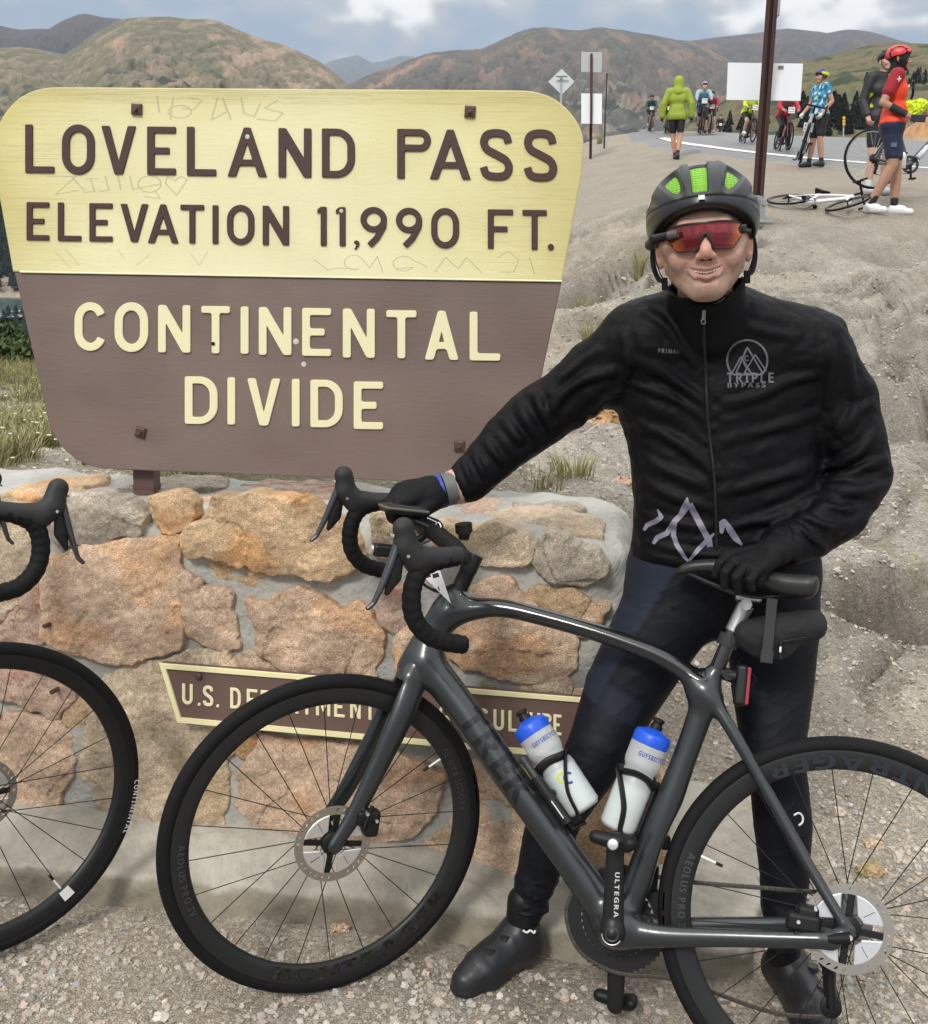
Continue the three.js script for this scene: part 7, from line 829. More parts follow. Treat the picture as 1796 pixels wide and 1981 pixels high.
// ---------- people further off ----------
const hashP = rng(99);
function stand(px, py, d) { const p = onGround(px, py, 0), k = p.clone().sub(camera.position).dot(V(0, 0, -1).applyQuaternion(camera.quaternion)); return k > 0.62 * d && k < 1.5 * d ? [p, k] : [P(px, py, d), d]; }
function person(label, o) {   // o: px, feet y, d, height px, yaw, pose overrides, clothes
  const [gp, gd] = o.fix ? [o.fix, o.d] : stand(o.px, o.fy, o.d); o.d = gd; const t = thing('person', label, 'person', gp), sc = o.h / F * o.d * 1.03 / (o.stand || 1.78), cs = o.cell || 0.015;
  t.rotation.y = o.yaw || 0; t.scale.setScalar(sc);
  const D = { head: [0, 1.62, 0.02], neck: [0, 1.47, -0.01], chest: [0, 1.27, 0], belly: [0, 1.06, 0.01], shR: [-0.175, 1.42, 0], shL: [0.175, 1.42, 0], elR: [-0.25, 1.14, -0.03], elL: [0.25, 1.14, -0.03], wrR: [-0.27, 0.90, 0.05], wrL: [0.27, 0.90, 0.05], hipR: [-0.09, 0.92, 0], hipL: [0.09, 0.92, 0], knR: [-0.10, 0.50, 0.02], knL: [0.10, 0.50, 0.02], anR: [-0.10, 0.09, -0.02], anL: [0.10, 0.09, -0.02], toeR: [-0.12, 0.03, 0.15], toeL: [0.12, 0.03, 0.15], hd: [0, 0, 0], ...o.pose };
  const j = k => V(...D[k]), lp = (a, b, f) => j(a).lerp(j(b), f), W = V(0, 0, 1), mt = (c, r = 0.75) => mat(c, r, { bumpMap: fabricBump, bumpScale: 0.0005 });
  const fat = o.fat || 1, torL = [cap(lp('shR', 'shL', 0.12), lp('shR', 'shL', 0.88), 0.068), cap(j('chest').add(V(-0.06, 0, 0)), j('chest').add(V(0.06, 0, 0)), 0.112 * fat, undefined, W, 1.12), cap(j('belly').add(V(-0.05, 0, 0)), j('belly').add(V(0.05, 0, 0)), 0.105 * fat, undefined, W, 1.05), cap(j('hipR'), j('hipL'), 0.108 * fat)];
  const arm = (s, r) => chain([j('sh' + s), j('el' + s), j('wr' + s)], [0.052 * r, 0.041 * r, 0.029 * r]), leg = (s, r) => chain([j('hip' + s), j('kn' + s), j('kn' + s).lerp(j('an' + s), 0.35), j('an' + s)], [0.088 * r * fat, 0.056 * r, 0.058 * r, 0.036 * r]);
  const torso = uni(0.06, ...torL), armR = uni(0.02, ...arm('R', 1)), armL = uni(0.02, ...arm('L', 1)), legR = uni(0.03, ...leg('R', 1)), legL = uni(0.03, ...leg('L', 1));
  const foot = s => cap(j('an' + s).add(V(0, -0.03, 0)), j('toe' + s), 0.036, 0.028), hand = s => { const e = j('wr' + s), d = e.clone().sub(j('el' + s)).normalize(); return cap(e, e.clone().addScaledVector(d, 0.07), 0.027, 0.03, W, 1.2); };
  const feet = uni(0.02, foot('R'), foot('L')), all = uni(0.03, torso, armR, armL, legR, legL, feet, hand('R'), hand('L'), cap(j('neck'), j('head'), 0.05, 0.055));
  const pts = Object.keys(D).filter(k => k !== 'hd').map(j); const [b0, b1] = bbox(pts, 0.16);
  const hm = new THREE.Matrix4().makeRotationFromEuler(new THREE.Euler(...D.hd)).setPosition(j('head'));
  const bg = nets(all, b0, b1, cs); paint(bg, () => o.skin || skinC); headLo ??= nets(HSlo, V(-0.1, -0.16, -0.125), V(0.1, 0.14, 0.135), 0.006); const hg = headLo.clone(); const dark = o.hood || o.balaclava; paint(hg, (x, y, z) => { const eye = Math.exp(-(((Math.abs(x) - 0.03) / 0.011) ** 2 + ((y - 0.004) / 0.006) ** 2)) * (z > 0.06 ? 1 : 0), lip = Math.exp(-((x / 0.022) ** 2 + ((y + 0.062) / 0.005) ** 2)) * (z > 0.06 ? 1 : 0); let c = mix3(o.skin || skinC, [0.03, 0.025, 0.02], eye); c = mix3(c, [0.35, 0.12, 0.11], lip * 0.8); if (o.hair && (z < 0.03 || y > 0.06) && y > -0.05 && Math.hypot(x, z) > 0.05) c = o.hair; return c; }); hg.applyMatrix4(hm);
  const fg = []; for (const s of ['R', 'L']) { const e = j('wr' + s), d = e.clone().sub(j('el' + s)).normalize(), sd = V(0, 0, 1).cross(d); if (sd.length() < 0.3) sd.set(1, 0, 0); sd.normalize(); const n = d.clone().cross(sd), k0 = e.clone().addScaledVector(d, 0.075); for (let i = 0; i < 4; i++) { const a = k0.clone().addScaledVector(n, (i - 1.5) * 0.018), b = a.clone().addScaledVector(d, 0.035 - 0.004 * Math.abs(i - 1.3)).addScaledVector(sd, s === 'R' ? 0.012 : -0.012), c = b.clone().addScaledVector(d, 0.016).addScaledVector(sd, (s === 'R' ? 1 : -1) * 0.03); fg.push(rod(a, b, 0.009, 0.0085, 6), rod(b, c, 0.0085, 0.007, 6)); } const ta = e.clone().addScaledVector(d, 0.03).addScaledVector(n, -0.025); fg.push(rod(ta, ta.clone().addScaledVector(d, 0.04).addScaledVector(n, -0.022), 0.010, 0.008, 6)); }
  const fgm = paint(merge(fg), () => o.gloves ? o.gloves : (o.skin || skinC)); const flat = g => { const q = g.index ? g.toNonIndexed() : g; return q; };
  part('body', mergeGeometries([flat(bg), flat(hg), fgm]), skinM, t);
  const grow = (f, e, amp = 0.006, fr = 9) => (x, y, z) => f(x, y, z) - e - amp * fbm(x * fr, y * fr, z * fr, 2);
  const sleeve = (s, f) => f <= 0.5 ? cap(j('sh' + s), lp('sh' + s, 'el' + s, f * 2), 0.058, 0.05) : uni(0.015, ...chain([j('sh' + s), j('el' + s), lp('el' + s, 'wr' + s, f * 2 - 1)], [0.058, 0.048, 0.040]));
  const hem = o.hem ?? j('belly').y - 0.12;
  if (o.jersey) { const sf = o.sleeve ?? 0.25, f = uni(0.03, (x, y, z) => smax(torso(x, y, z), hem - y, 0.015), sleeve('R', sf), sleeve('L', sf)); const jg = nets(grow(f, o.loose ?? 0.012, o.loose ? 0.008 : 0.006, o.loose ? 6 : 9), b0, b1, cs * 0.8); if (o.jcol) { paint(jg, o.jcol); part('jersey', jg, mat([1, 1, 1], 0.6, { vertexColors: true }), t); } else part('jersey', jg, mt(o.jersey, 0.6), t); if (o.sleeveC) for (const s of ['R', 'L']) { part('sleeve', nets(grow(cap(j('sh' + s), lp('sh' + s, 'el' + s, sf * 2 + 0.0), 0.060, 0.053), 0.018, 0.002), b0, b1, cs * 0.8), mt(o.sleeveC), t); } if (o.cuffs) for (const s of ['R', 'L']) part('sleeve_cuff', rod(lp('sh' + s, 'el' + s, sf * 2 - 0.02), lp('sh' + s, 'el' + s, sf * 2 + 0.06), 0.064, 0.062, 20), mt(o.cuffs), t); }
  if (o.collar) part('collar', rod(j('neck').add(V(0, -0.02, 0)), j('neck').add(V(0, 0.045, 0.005)), 0.072, 0.062, 20), mt(o.collar), t);
  const ls = (s, f) => f <= 0.5 ? cap(j('hip' + s), lp('hip' + s, 'kn' + s, f * 2), 0.094 * fat, lerp(0.094 * fat, 0.064, f * 2)) : uni(0.02, ...chain([j('hip' + s), j('kn' + s), lp('kn' + s, 'an' + s, f * 2 - 1)], [0.094 * fat, 0.062, 0.05]));
  if (o.shorts) { const lf = o.legF ?? 0.32, top = j('belly').y - 0.02, f = uni(0.02, ls('R', lf), ls('L', lf), (x, y, z) => smax(torso(x, y, z), y - top, 0.01)); part('shorts', nets(grow(f, 0.006, 0.004), b0, b1, cs * 0.8), mt(o.shorts, 0.6), t); }
  for (const s of ['R', 'L']) {
    if (o.sock) part('sock', nets(cap(lp('an' + s, 'kn' + s, o.sockH ?? 0.22), j('an' + s).add(V(0, -0.02, 0)), 0.044, 0.04), ...bbox([j('an' + s), lp('an' + s, 'kn' + s, 0.4)], 0.09), cs * 0.7), mt(o.sock), t);
    const a = j('an' + s), e = j('toe' + s), sh = uni(0.02, cap(a.clone().add(V(0, -0.045, -0.02)), e, 0.048, 0.036), cap(a.clone().add(V(0, -0.02, -0.005)), a.clone().lerp(e, 0.5), 0.047, 0.04)); part('shoe', nets(sh, ...bbox([a, e], 0.1), cs * 0.6), mt(o.shoe || [0.02, 0.02, 0.02], 0.45), t);
    if (o.gloves) { const d = j('wr' + s).sub(j('el' + s)).normalize(); part('glove', nets(grow(hand(s), 0.006, 0), ...bbox([j('wr' + s), j('wr' + s).addScaledVector(d, 0.1)], 0.07), cs * 0.7), mt(o.gloves), t); }
    if (o.warm && o.warm.includes(s)) part('wrist_warmer', nets(cap(lp('el' + s, 'wr' + s, 0.42), lp('el' + s, 'wr' + s, 0.98), 0.043, 0.037), ...bbox([j('el' + s), j('wr' + s)], 0.09), cs * 0.6), mt([0.015, 0.015, 0.015]), t);
  }
  const inH = g => g.applyMatrix4(hm);
  if (o.balaclava) part('balaclava', inH(nets((x, y, z) => smax(HSlo(x, y, z) - 0.006, -smax(ell(V(0, -0.03, 0.1), [0.055, 0.085, 0.06])(x, y, z), -1, 0.01), 0.004), V(-0.1, -0.15, -0.13), V(0.1, 0.13, 0.14), 0.006)), mt([0.012, 0.012, 0.013], 0.9), t);
  if (o.hood) part('hood', inH(nets((x, y, z) => smax(smin(ell(V(0, 0.025, -0.012), [0.105, 0.122, 0.125])(x, y, z), cap(V(0, -0.05, -0.03), V(0, -0.20, -0.04), 0.095, 0.125)(x, y, z), 0.05) - 0.004 * fbm(x * 20, y * 20, z * 20, 2), -ell(V(0, -0.005, 0.12), [0.06, 0.08, 0.09])(x, y, z), 0.01), V(-0.15, -0.26, -0.18), V(0.15, 0.17, 0.16), 0.008)), mt(o.hood), t);
  if (o.helmet) { const vents = []; for (let i = -2; i <= 2; i++) for (const q of [0.07, 0.0, -0.07]) vents.push(cap(V(i * 0.036, 0.150 - Math.abs(i) * 0.022 - Math.abs(q) * 0.35, q + 0.03), V(i * 0.036, 0.150 - Math.abs(i) * 0.022 - Math.abs(q) * 0.35, q - 0.025), 0.0085)); const hsd = helmetSdf({ vents }); const hg2 = nets(hsd, V(-0.13, -0.03, -0.17), V(0.13, 0.17, 0.15), 0.0055); const hc = o.helmet; paint(hg2, typeof hc === 'function' ? hc : (x, y, z) => hc); part('helmet', inH(hg2), mat([1, 1, 1], 0.35, { vertexColors: true }), t); part('helmet_pad', inH(nets(ell(V(0, 0.035, -0.012), [0.088, 0.09, 0.118]), V(-0.1, -0.06, -0.14), V(0.1, 0.14, 0.12), 0.008)), mt([0.012, 0.012, 0.013]), t); if (o.shades) { const q = new THREE.CylinderGeometry(0.074, 0.076, 0.034, 24, 1, false, -0.95, 1.9); q.scale(1, 1, 0.5); q.translate(0, 0.006, 0.058); part('sunglasses', inH(q), mat([0.02, 0.02, 0.022], 0.15), t); } for (const s of [-1, 1]) part('chin_strap', inH(sweep([V(s * 0.085, 0.01, 0.01), V(s * 0.075, -0.06, 0.03), V(0, -0.118, 0.045)], 0.005, 12, 5)), black, t); }
  t.userData.tools = undefined; delete t.userData.tools;
  t.updateMatrixWorld(true); t.at = (x, y, z) => V(x, y, z).applyMatrix4(t.matrixWorld); return t;
}
const camYaw = (px) => Math.atan2(-(px - PW / 2) / F, 1);   // faces the camera
const TAU = Math.PI * 2;
// man in orange, in profile to the right
const walkP = { anR: [-0.08, 0.09, -0.13], toeR: [-0.10, 0.03, 0.02], anL: [0.09, 0.09, 0.14], toeL: [0.10, 0.03, 0.30], knR: [-0.09, 0.50, 0.04], knL: [0.09, 0.49, 0.10], shR: [-0.185, 1.42, 0.0] };
const om = person('man in orange jersey with red sleeves and red helmet beside the lying white bicycle', { px: 1712, fy: 414, d: 11.4, h: 302, yaw: Math.PI / 2 - 0.28, fat: 1.18, cell: 0.013, stand: 1.78, jersey: [0.80, 0.055, 0.012], sleeve: 0.30, sleeveC: [0.30, 0.008, 0.02], cuffs: [0.75, 0.72, 0.72], collar: [0.45, 0.5, 0.62], shorts: [0.012, 0.018, 0.05], legF: 0.36, sock: [0.012, 0.012, 0.013], sockH: 0.32, shoe: [0.78, 0.78, 0.78], balaclava: true, shades: true, warm: ['R', 'L'], helmet: (x, y, z) => Math.sin(x * 130) > 0.72 ? [0.02, 0.012, 0.012] : [0.68, 0.045, 0.05], skin: [0.42, 0.235, 0.16],
  pose: { anR: [-0.05, 0.09, -0.17], toeR: [-0.12, 0.03, -0.02], anL: [0.11, 0.09, 0.10], toeL: [0.10, 0.03, 0.27], knR: [-0.09, 0.50, 0.03], knL: [0.10, 0.50, 0.09], elR: [-0.235, 1.13, -0.13], wrR: [-0.235, 1.0, 0.11], elL: [0.24, 1.15, 0.02], wrL: [0.2, 1.12, 0.24], hd: [0.0, -0.1, 0] } });
{ const t = thing('phone', 'black phone in the hand of the man in orange', 'phone'); const p = om.at(-0.24, 0.955, 0.235); t.position.copy(p); part('body', bx(0.155, 0.075, 0.010, 0, 0, 0, 0.006).rotateZ(-0.03), satin, t); part('screen', bx(0.14, 0.066, 0.002, 0, 0, 0.0055, 0.001).rotateZ(-0.03), gloss, t);
  const w = thing('bundled_jacket', 'crumpled neon yellow jacket held by the man in orange', 'jacket'); const q = P(1768, 209, 11.35); w.position.copy(q); const f = uni(0.05, ell(V(0, -0.02, 0), [0.10, 0.075, 0.08]), ell(V(-0.07, 0.02, 0.02), [0.06, 0.05, 0.06]), ell(V(0.06, 0.045, 0.01), [0.06, 0.05, 0.06]), ell(V(0.10, 0.02, 0.0), [0.05, 0.03, 0.05]), ell(V(-0.03, -0.07, 0.02), [0.055, 0.05, 0.05])); part('cloth', nets((x, y, z) => f(x, y, z) - 0.02 * (1 - Math.abs(n3(x * 14, y * 14, z * 14))) ** 2 + 0.01, V(-0.2, -0.17, -0.17), V(0.2, 0.15, 0.17), 0.008), mat([0.62, 0.80, 0.02], 0.6), w);
  const em = merge([bx(0.045, 0.010, 0.003, 0, 0, 0, 0.001), bx(0.010, 0.055, 0.003, 0, 0, 0, 0.001)]); em.rotateY(-Math.PI / 2); em.rotateZ(0.1); em.translate(-0.262, 1.36, 0.01); part('sleeve_emblem', em, white, om); const em2 = bx(0.004, 0.03, 0.02, -0.19, 1.3, 0.12, 0.001); part('chest_mark', em2, mat([0.7, 0.4, 0.3], 0.6), om); const pr = bx(0.004, 0.045, 0.06, -0.19, 0.70, 0.02, 0.001); part('shorts_print', pr, mat([0.08, 0.11, 0.2], 0.6), om); }
person('cyclist in black with dark helmet half hidden behind the man in orange', { px: 1694, fy: 378, d: 13.0, h: 262, yaw: camYaw(1690) + 0.5, cell: 0.018, jersey: [0.018, 0.018, 0.02], sleeve: 0.95, shorts: [0.012, 0.012, 0.014], legF: 0.36, sock: [0.7, 0.7, 0.7], shoe: [0.6, 0.6, 0.6], helmet: [0.02, 0.021, 0.023], jcol: (x, y, z) => x < -0.16 && x > -0.2 && y > 1.05 && y < 1.22 ? [0.65, 0.7, 0.02] : [0.018, 0.018, 0.02], pose: { wrR: [-0.24, 0.93, 0.10] } });
const wm = person('woman in blue patterned jersey, black shorts and purple and yellow helmet by the road', { px: 1578, fy: 324, d: 19, h: 173, yaw: -Math.PI / 2 + 0.35, cell: 0.017, stand: 1.74, fat: 1.12, jersey: [0.03, 0.25, 0.42], jcol: (x, y, z) => { const n = n3(x * 9, y * 9, z * 9 + 4); return z < -0.03 && y < 1.2 && y > 0.98 ? [0.55, 0.6, 0.12] : n > 0.45 ? [0.65, 0.7, 0.7] : n < -0.5 ? [0.01, 0.06, 0.13] : [0.025, 0.24, 0.40]; }, sleeve: 0.2, shorts: [0.012, 0.012, 0.013], legF: 0.40, sock: [0.02, 0.02, 0.02], sockH: 0.15, shoe: [0.02, 0.02, 0.022], hair: [0.10, 0.06, 0.035], skin: [0.46, 0.25, 0.18], gloves: [0.6, 0.6, 0.6], helmet: (x, y, z) => y < 0.075 && z < 0.06 ? [0.65, 0.66, 0.03] : [0.07, 0.05, 0.16], pose: { elL: [0.24, 1.15, -0.08], wrL: [0.21, 0.93, 0.10], elR: [-0.24, 1.16, 0.04], wrR: [-0.2, 0.98, 0.22], anL: [0.10, 0.09, -0.05], anR: [-0.11, 0.09, 0.08], toeL: [0.12, 0.03, 0.12], toeR: [-0.12, 0.03, 0.25] } });
const wk = person('person in hooded green rain jacket and black shorts walking away along the gravel verge', { px: 1306, fy: 309, d: 21, h: 151, yaw: Math.PI + camYaw(1310), cell: 0.016, jersey: [0.26, 0.34, 0.025], sleeve: 0.98, loose: 0.028, hem: 0.86, shorts: [0.008, 0.008, 0.009], legF: 0.36, sock: [0.02, 0.02, 0.03], sockH: 0.14, shoe: [0.02, 0.018, 0.024], hood: [0.30, 0.38, 0.03], skin: [0.52, 0.27, 0.17], gloves: [0.012, 0.012, 0.012], pose: { anR: [-0.05, 0.11, -0.10], toeR: [-0.06, 0.03, 0.06], knR: [-0.09, 0.5, 0.0], anL: [0.0, 0.10, 0.12], toeL: [-0.01, 0.03, 0.28], knL: [0.07, 0.5, 0.09], elR: [-0.30, 1.16, -0.04], elL: [0.30, 1.16, -0.04], wrR: [-0.31, 0.92, 0.0], wrL: [0.32, 0.92, 0.0], shR: [-0.19, 1.42, 0], shL: [0.19, 1.42, 0] } });
// riders coming up the road, each with a bicycle of its own
const ride = { head: [0, 1.50, 0.26], neck: [0, 1.36, 0.18], chest: [0, 1.22, 0.08], belly: [0, 1.05, -0.06], shR: [-0.18, 1.34, 0.15], shL: [0.18, 1.34, 0.15], elR: [-0.24, 1.10, 0.30], elL: [0.24, 1.10, 0.30], wrR: [-0.2, 1.0, 0.50], wrL: [0.2, 1.0, 0.50], hipR: [-0.09, 0.97, -0.16], hipL: [0.09, 0.97, -0.16], knR: [-0.11, 0.66, 0.20], knL: [0.11, 0.56, 0.14], anR: [-0.12, 0.40, -0.04], anL: [0.12, 0.17, 0.02], toeR: [-0.12, 0.32, 0.12], toeL: [0.12, 0.10, 0.16], hd: [-0.1, 0, 0] };
const bibM = (() => { const cv = document.createElement('canvas'); cv.width = cv.height = 128; const x = cv.getContext('2d'); x.fillStyle = '#e9e9ea'; x.fillRect(0, 0, 128, 128); x.fillStyle = '#15151a'; x.font = 'bold 64px sans-serif'; x.textAlign = 'center'; x.fillText('1742', 64, 66, 110); x.fillRect(8, 92, 112, 12); const t = new THREE.CanvasTexture(cv); t.colorSpace = THREE.SRGBColorSpace; return mat([1, 1, 1], 0.6, { map: t }); })();
function rider(pl, bl, px, wy, d, h, yaw, o, fr) {   // wy: where the wheels meet the road
  const [base, d2] = stand(px, wy, d); d = d2; const s = h / F * d * 1.03 / 1.66; const y = camYaw(px) + yaw;
  const p = person(pl, { px, fy: wy, d, h, fix: base, stand: 1.66, yaw: y, cell: 0.02, pose: { ...ride, ...(o.pose || {}) }, ...o, });
  const b = makeBike('road_bicycle', bl, { lo: true, frame: mat(fr, 0.4), spokes: 20, crank: 0.6 });
  const m = new THREE.Matrix4().makeRotationY(y - Math.PI / 2).setPosition(base).multiply(new THREE.Matrix4().makeScale(s, s, s)).multiply(new THREE.Matrix4().makeTranslation(-0.5, 0, 0)); b.applyMatrix4(m);
  const q = thing('race_plate', 'white numbered race plate on the bicycle of the ' + o.who, 'number plate'); const c = V(1.06, 1.0, 0).applyMatrix4(m); q.position.copy(c); q.rotation.y = y; q.scale.setScalar(s); part('plate', bx(0.17, 0.15, 0.004, 0, -0.02, 0, 0.001), bibM, q); return p;
}
const hgt = 92;
rider('cyclist in bright yellow jacket riding up the road under the white board', 'dark bicycle ridden by the cyclist in bright yellow', 1446, 281, 31, 103, 0.32, { who: 'rider in bright yellow', jersey: [0.50, 0.70, 0.02], sleeve: 0.7, shorts: [0.01, 0.01, 0.012], shoe: [0.7, 0.7, 0.7], helmet: [0.5, 0.5, 0.5] }, [0.03, 0.03, 0.03]);
rider('cyclist in red jacket and black leggings riding under the white board beside the pole', 'dark red bicycle ridden by the cyclist in red beside the pole', 1514, 297, 27, 118, 0.30, { who: 'rider in red by the pole', jersey: [0.42, 0.01, 0.03], jcol: (x, y, z) => Math.abs(x) < 0.10 && z > 0.08 ? [0.05, 0.03, 0.03] : [0.45, 0.012, 0.035], sleeve: 0.92, shorts: [0.008, 0.008, 0.009], legF: 0.95, shoe: [0.03, 0.03, 0.03], helmet: [0.03, 0.03, 0.03] }, [0.12, 0.01, 0.03]);
rider('cyclist in pale blue jersey with blue front pack and white helmet', 'dark bicycle ridden by the cyclist with the blue pack', 1357, 263, 38, 95, 0.1, { who: 'rider with the blue pack', jersey: [0.2, 0.36, 0.42], jcol: (x, y, z) => y < 1.28 && Math.abs(x) < 0.13 && z > 0.0 ? [0.04, 0.14, 0.26] : [0.32, 0.46, 0.52], sleeve: 0.4, shorts: [0.012, 0.012, 0.014], legF: 0.6, shoe: [0.03, 0.03, 0.03], helmet: (x, y, z) => Math.sin(x * 130) > 0.3 ? [0.7, 0.68, 0.68] : [0.2, 0.03, 0.05], gloves: [0.02, 0.02, 0.02] }, [0.06, 0.02, 0.02]);
rider('cyclist in dark red jacket right behind the rider with the blue pack', 'grey bicycle ridden by the cyclist in dark red', 1374, 262, 42, 78, 0.05, { who: 'rider in dark red', jersey: [0.28, 0.012, 0.05], sleeve: 0.85, shorts: [0.01, 0.01, 0.012], shoe: [0.5, 0.5, 0.5], helmet: [0.02, 0.02, 0.02] }, [0.3, 0.3, 0.3]);
rider('cyclist in dark green top on the far crest left of the walker', 'grey bicycle ridden by the cyclist in dark green', 1258, 257, 52, 67, 0.05, { who: 'rider in dark green', jersey: [0.008, 0.06, 0.055], sleeve: 0.95, shorts: [0.02, 0.02, 0.02], shoe: [0.5, 0.5, 0.5], helmet: [0.015, 0.015, 0.017], skin: [0.35, 0.2, 0.15] }, [0.2, 0.2, 0.2]);
rider('cyclist in red and black with white helmet hidden behind the walker in green', 'black bicycle ridden by the cyclist behind the walker', 1291, 262, 45, 74, 0.1, { who: 'rider behind the walker', jersey: [0.45, 0.03, 0.05], jcol: (x, y) => y > 1.2 ? [0.45, 0.03, 0.05] : [0.012, 0.012, 0.014], sleeve: 0.9, shorts: [0.01, 0.01, 0.01], helmet: [0.7, 0.65, 0.6] }, [0.02, 0.02, 0.02]);
rider('small dark figure of a cyclist low on the far side of the road crest', 'small dark bicycle low on the far side of the road crest', 1391, 276, 64, 50, 0.1, { who: 'small far rider', jersey: [0.02, 0.025, 0.02], sleeve: 0.9, shorts: [0.01, 0.01, 0.01], helmet: [0.02, 0.02, 0.02] }, [0.02, 0.02, 0.02]);
// parked and lying bicycles
function placeBike(name, label, o, origin, fwd_, up_) { const b = makeBike(name, label, o), f = fwd_.clone().normalize(), r = f.clone().cross(up_).normalize(), u = r.clone().cross(f).normalize(); b.applyMatrix4(new THREE.Matrix4().makeBasis(f, u, r).setPosition(origin).multiply(new THREE.Matrix4().makeScale(o.s || 1, o.s || 1, o.s || 1))); b.updateMatrixWorld(true); return b; }
{ // white bicycle lying on its side: wheels at known spots of the ground
  const rear = onGround(1526, 386, 0.08), front = onGround(1640, 400, 0.10), f = front.clone().sub(rear), n = V(-0.12, 0.93, 0.30).normalize(); f.addScaledVector(n, -f.dot(n)); const r = n.clone(), fn = f.clone().normalize(), up = r.clone().cross(fn).normalize(); const sgnUp = up.z < 0 ? 1 : -1;
  const rt = n.clone().multiplyScalar(sgnUp > 0 ? 1 : -1), up2 = rt.clone().cross(fn).normalize(); const L = f.length() / 1.0276;
  const m = new THREE.Matrix4().makeBasis(fn, up2, rt); const o = rear.clone().sub(V(0, 0.343, 0).applyMatrix4(m)); const b = makeBike('road_bicycle', 'white road bicycle lying on its side on the gravel beside the pole base', { lo: true, frame: white, rim: carbonM, spokes: 20, steer: -0.25 }); b.applyMatrix4(m.setPosition(rear).multiply(new THREE.Matrix4().makeScale(L, L, L)).multiply(new THREE.Matrix4().makeTranslation(0, -0.343, 0))); }
placeBike('road_bicycle', 'silver bicycle seen head on, leaning beside the woman in blue', { lo: true, frame: mat([0.35, 0.35, 0.36], 0.35), spokes: 20, steer: 0.1, s: 0.95 }, P(1556, 322, 19.2).add(V(0, 0, -0.35)), V(-0.28, 0.01, 0.94), V(0.22, 0.97, 0));
{ const t = thing('race_plate', 'white numbered race plate on the silver bicycle beside the woman', 'number plate', P(1564, 246, 18.9)); part('plate', bx(0.17, 0.15, 0.004, 0, 0, 0, 0.001).rotateZ(-0.1), bibM, t); }
placeBike('road_bicycle', 'black and white road bicycle standing behind the man in orange', { lo: true, frame: mat([0.06, 0.065, 0.07], 0.35), rim: mat([0.45, 0.45, 0.45], 0.35, { metalness: 0.6 }), depth: 0.012, spokes: 28, s: 1.0, spokeM: steelM }, P(1688, 366, 12.3), V(1, 0.03, -0.05), V(0.03, 0.99, -0.1));
{ const t = thing('water_bottle', 'pale bottle on the black bicycle behind the man in orange', 'water bottle', P(1776, 306, 12.2)); const g = new THREE.LatheGeometry([[0.001, 0], [0.034, 0.004], [0.036, 0.09], [0.031, 0.11], [0.036, 0.13], [0.036, 0.16], [0.02, 0.18], [0.012, 0.2], [0.001, 0.2]].map(p => new THREE.Vector2(...p)), 20); g.rotateZ(-0.7); part('body', g, mat([0.6, 0.62, 0.68], 0.3), t); const t2 = thing('water_bottle', 'white bottle upright between the legs of the man in orange', 'water bottle', P(1746, 326, 12.2)); part('body', new THREE.LatheGeometry([[0.001, 0], [0.036, 0.004], [0.036, 0.13], [0.03, 0.15], [0.012, 0.18], [0.001, 0.18]].map(p => new THREE.Vector2(...p)), 20), white, t2); }
placeBike('road_bicycle', 'dark bicycle with thin wheels held by the cyclist in black', { lo: true, frame: black, rim: steelM, depth: 0.012, spokes: 24, s: 0.95 }, P(1690, 338, 14.2), V(-0.15, 0, 1), V(0, 1, 0));

// ---------- posts and signs ----------
const brownPost = mat([0.065, 0.03, 0.025], 0.6), galv = mat([0.32, 0.33, 0.33], 0.45, { metalness: 0.5, bumpMap: paintBump, bumpScale: 0.001 });
function channel(a, b, w, m, name, par) { const d = a.distanceTo(b), sh = new THREE.Shape([[-w / 2, 0], [-w / 2, w * 0.1], [-w * 0.25, w * 0.12], [-w * 0.2, w * 0.5], [w * 0.2, w * 0.5], [w * 0.25, w * 0.12], [w / 2, w * 0.1], [w / 2, 0], [w * 0.14, 0], [w * 0.12, w * 0.4], [-w * 0.12, w * 0.4], [-w * 0.14, 0]].map(p => new THREE.Vector2(...p))); const g = new THREE.ExtrudeGeometry(sh, { depth: d, bevelEnabled: false }); g.applyQuaternion(new THREE.Quaternion().setFromUnitVectors(V(0, 0, 1), b.clone().sub(a).normalize())); g.translate(a.x, a.y, a.z); return wpart(name, g, m, par); }
function plate(c4, th, m, name, par, uvs = [0, 0, 1, 0, 1, 1, 0, 1]) { const n = c4[1].clone().sub(c4[0]).cross(c4[3].clone().sub(c4[0])).normalize(), pos = []; for (const o of [0, -th]) c4.forEach(p => { const q = p.clone().addScaledVector(n, o); pos.push(q.x, q.y, q.z); }); const idx = [0, 1, 2, 0, 2, 3, 4, 6, 5, 4, 7, 6]; for (let i = 0; i < 4; i++) { const k = (i + 1) % 4; idx.push(i, i + 4, k, k, i + 4, k + 4); } const g = geom(pos, idx, uvs.concat(uvs)).toNonIndexed(); g.computeVertexNormals(); return wpart(name, g, m, par); }
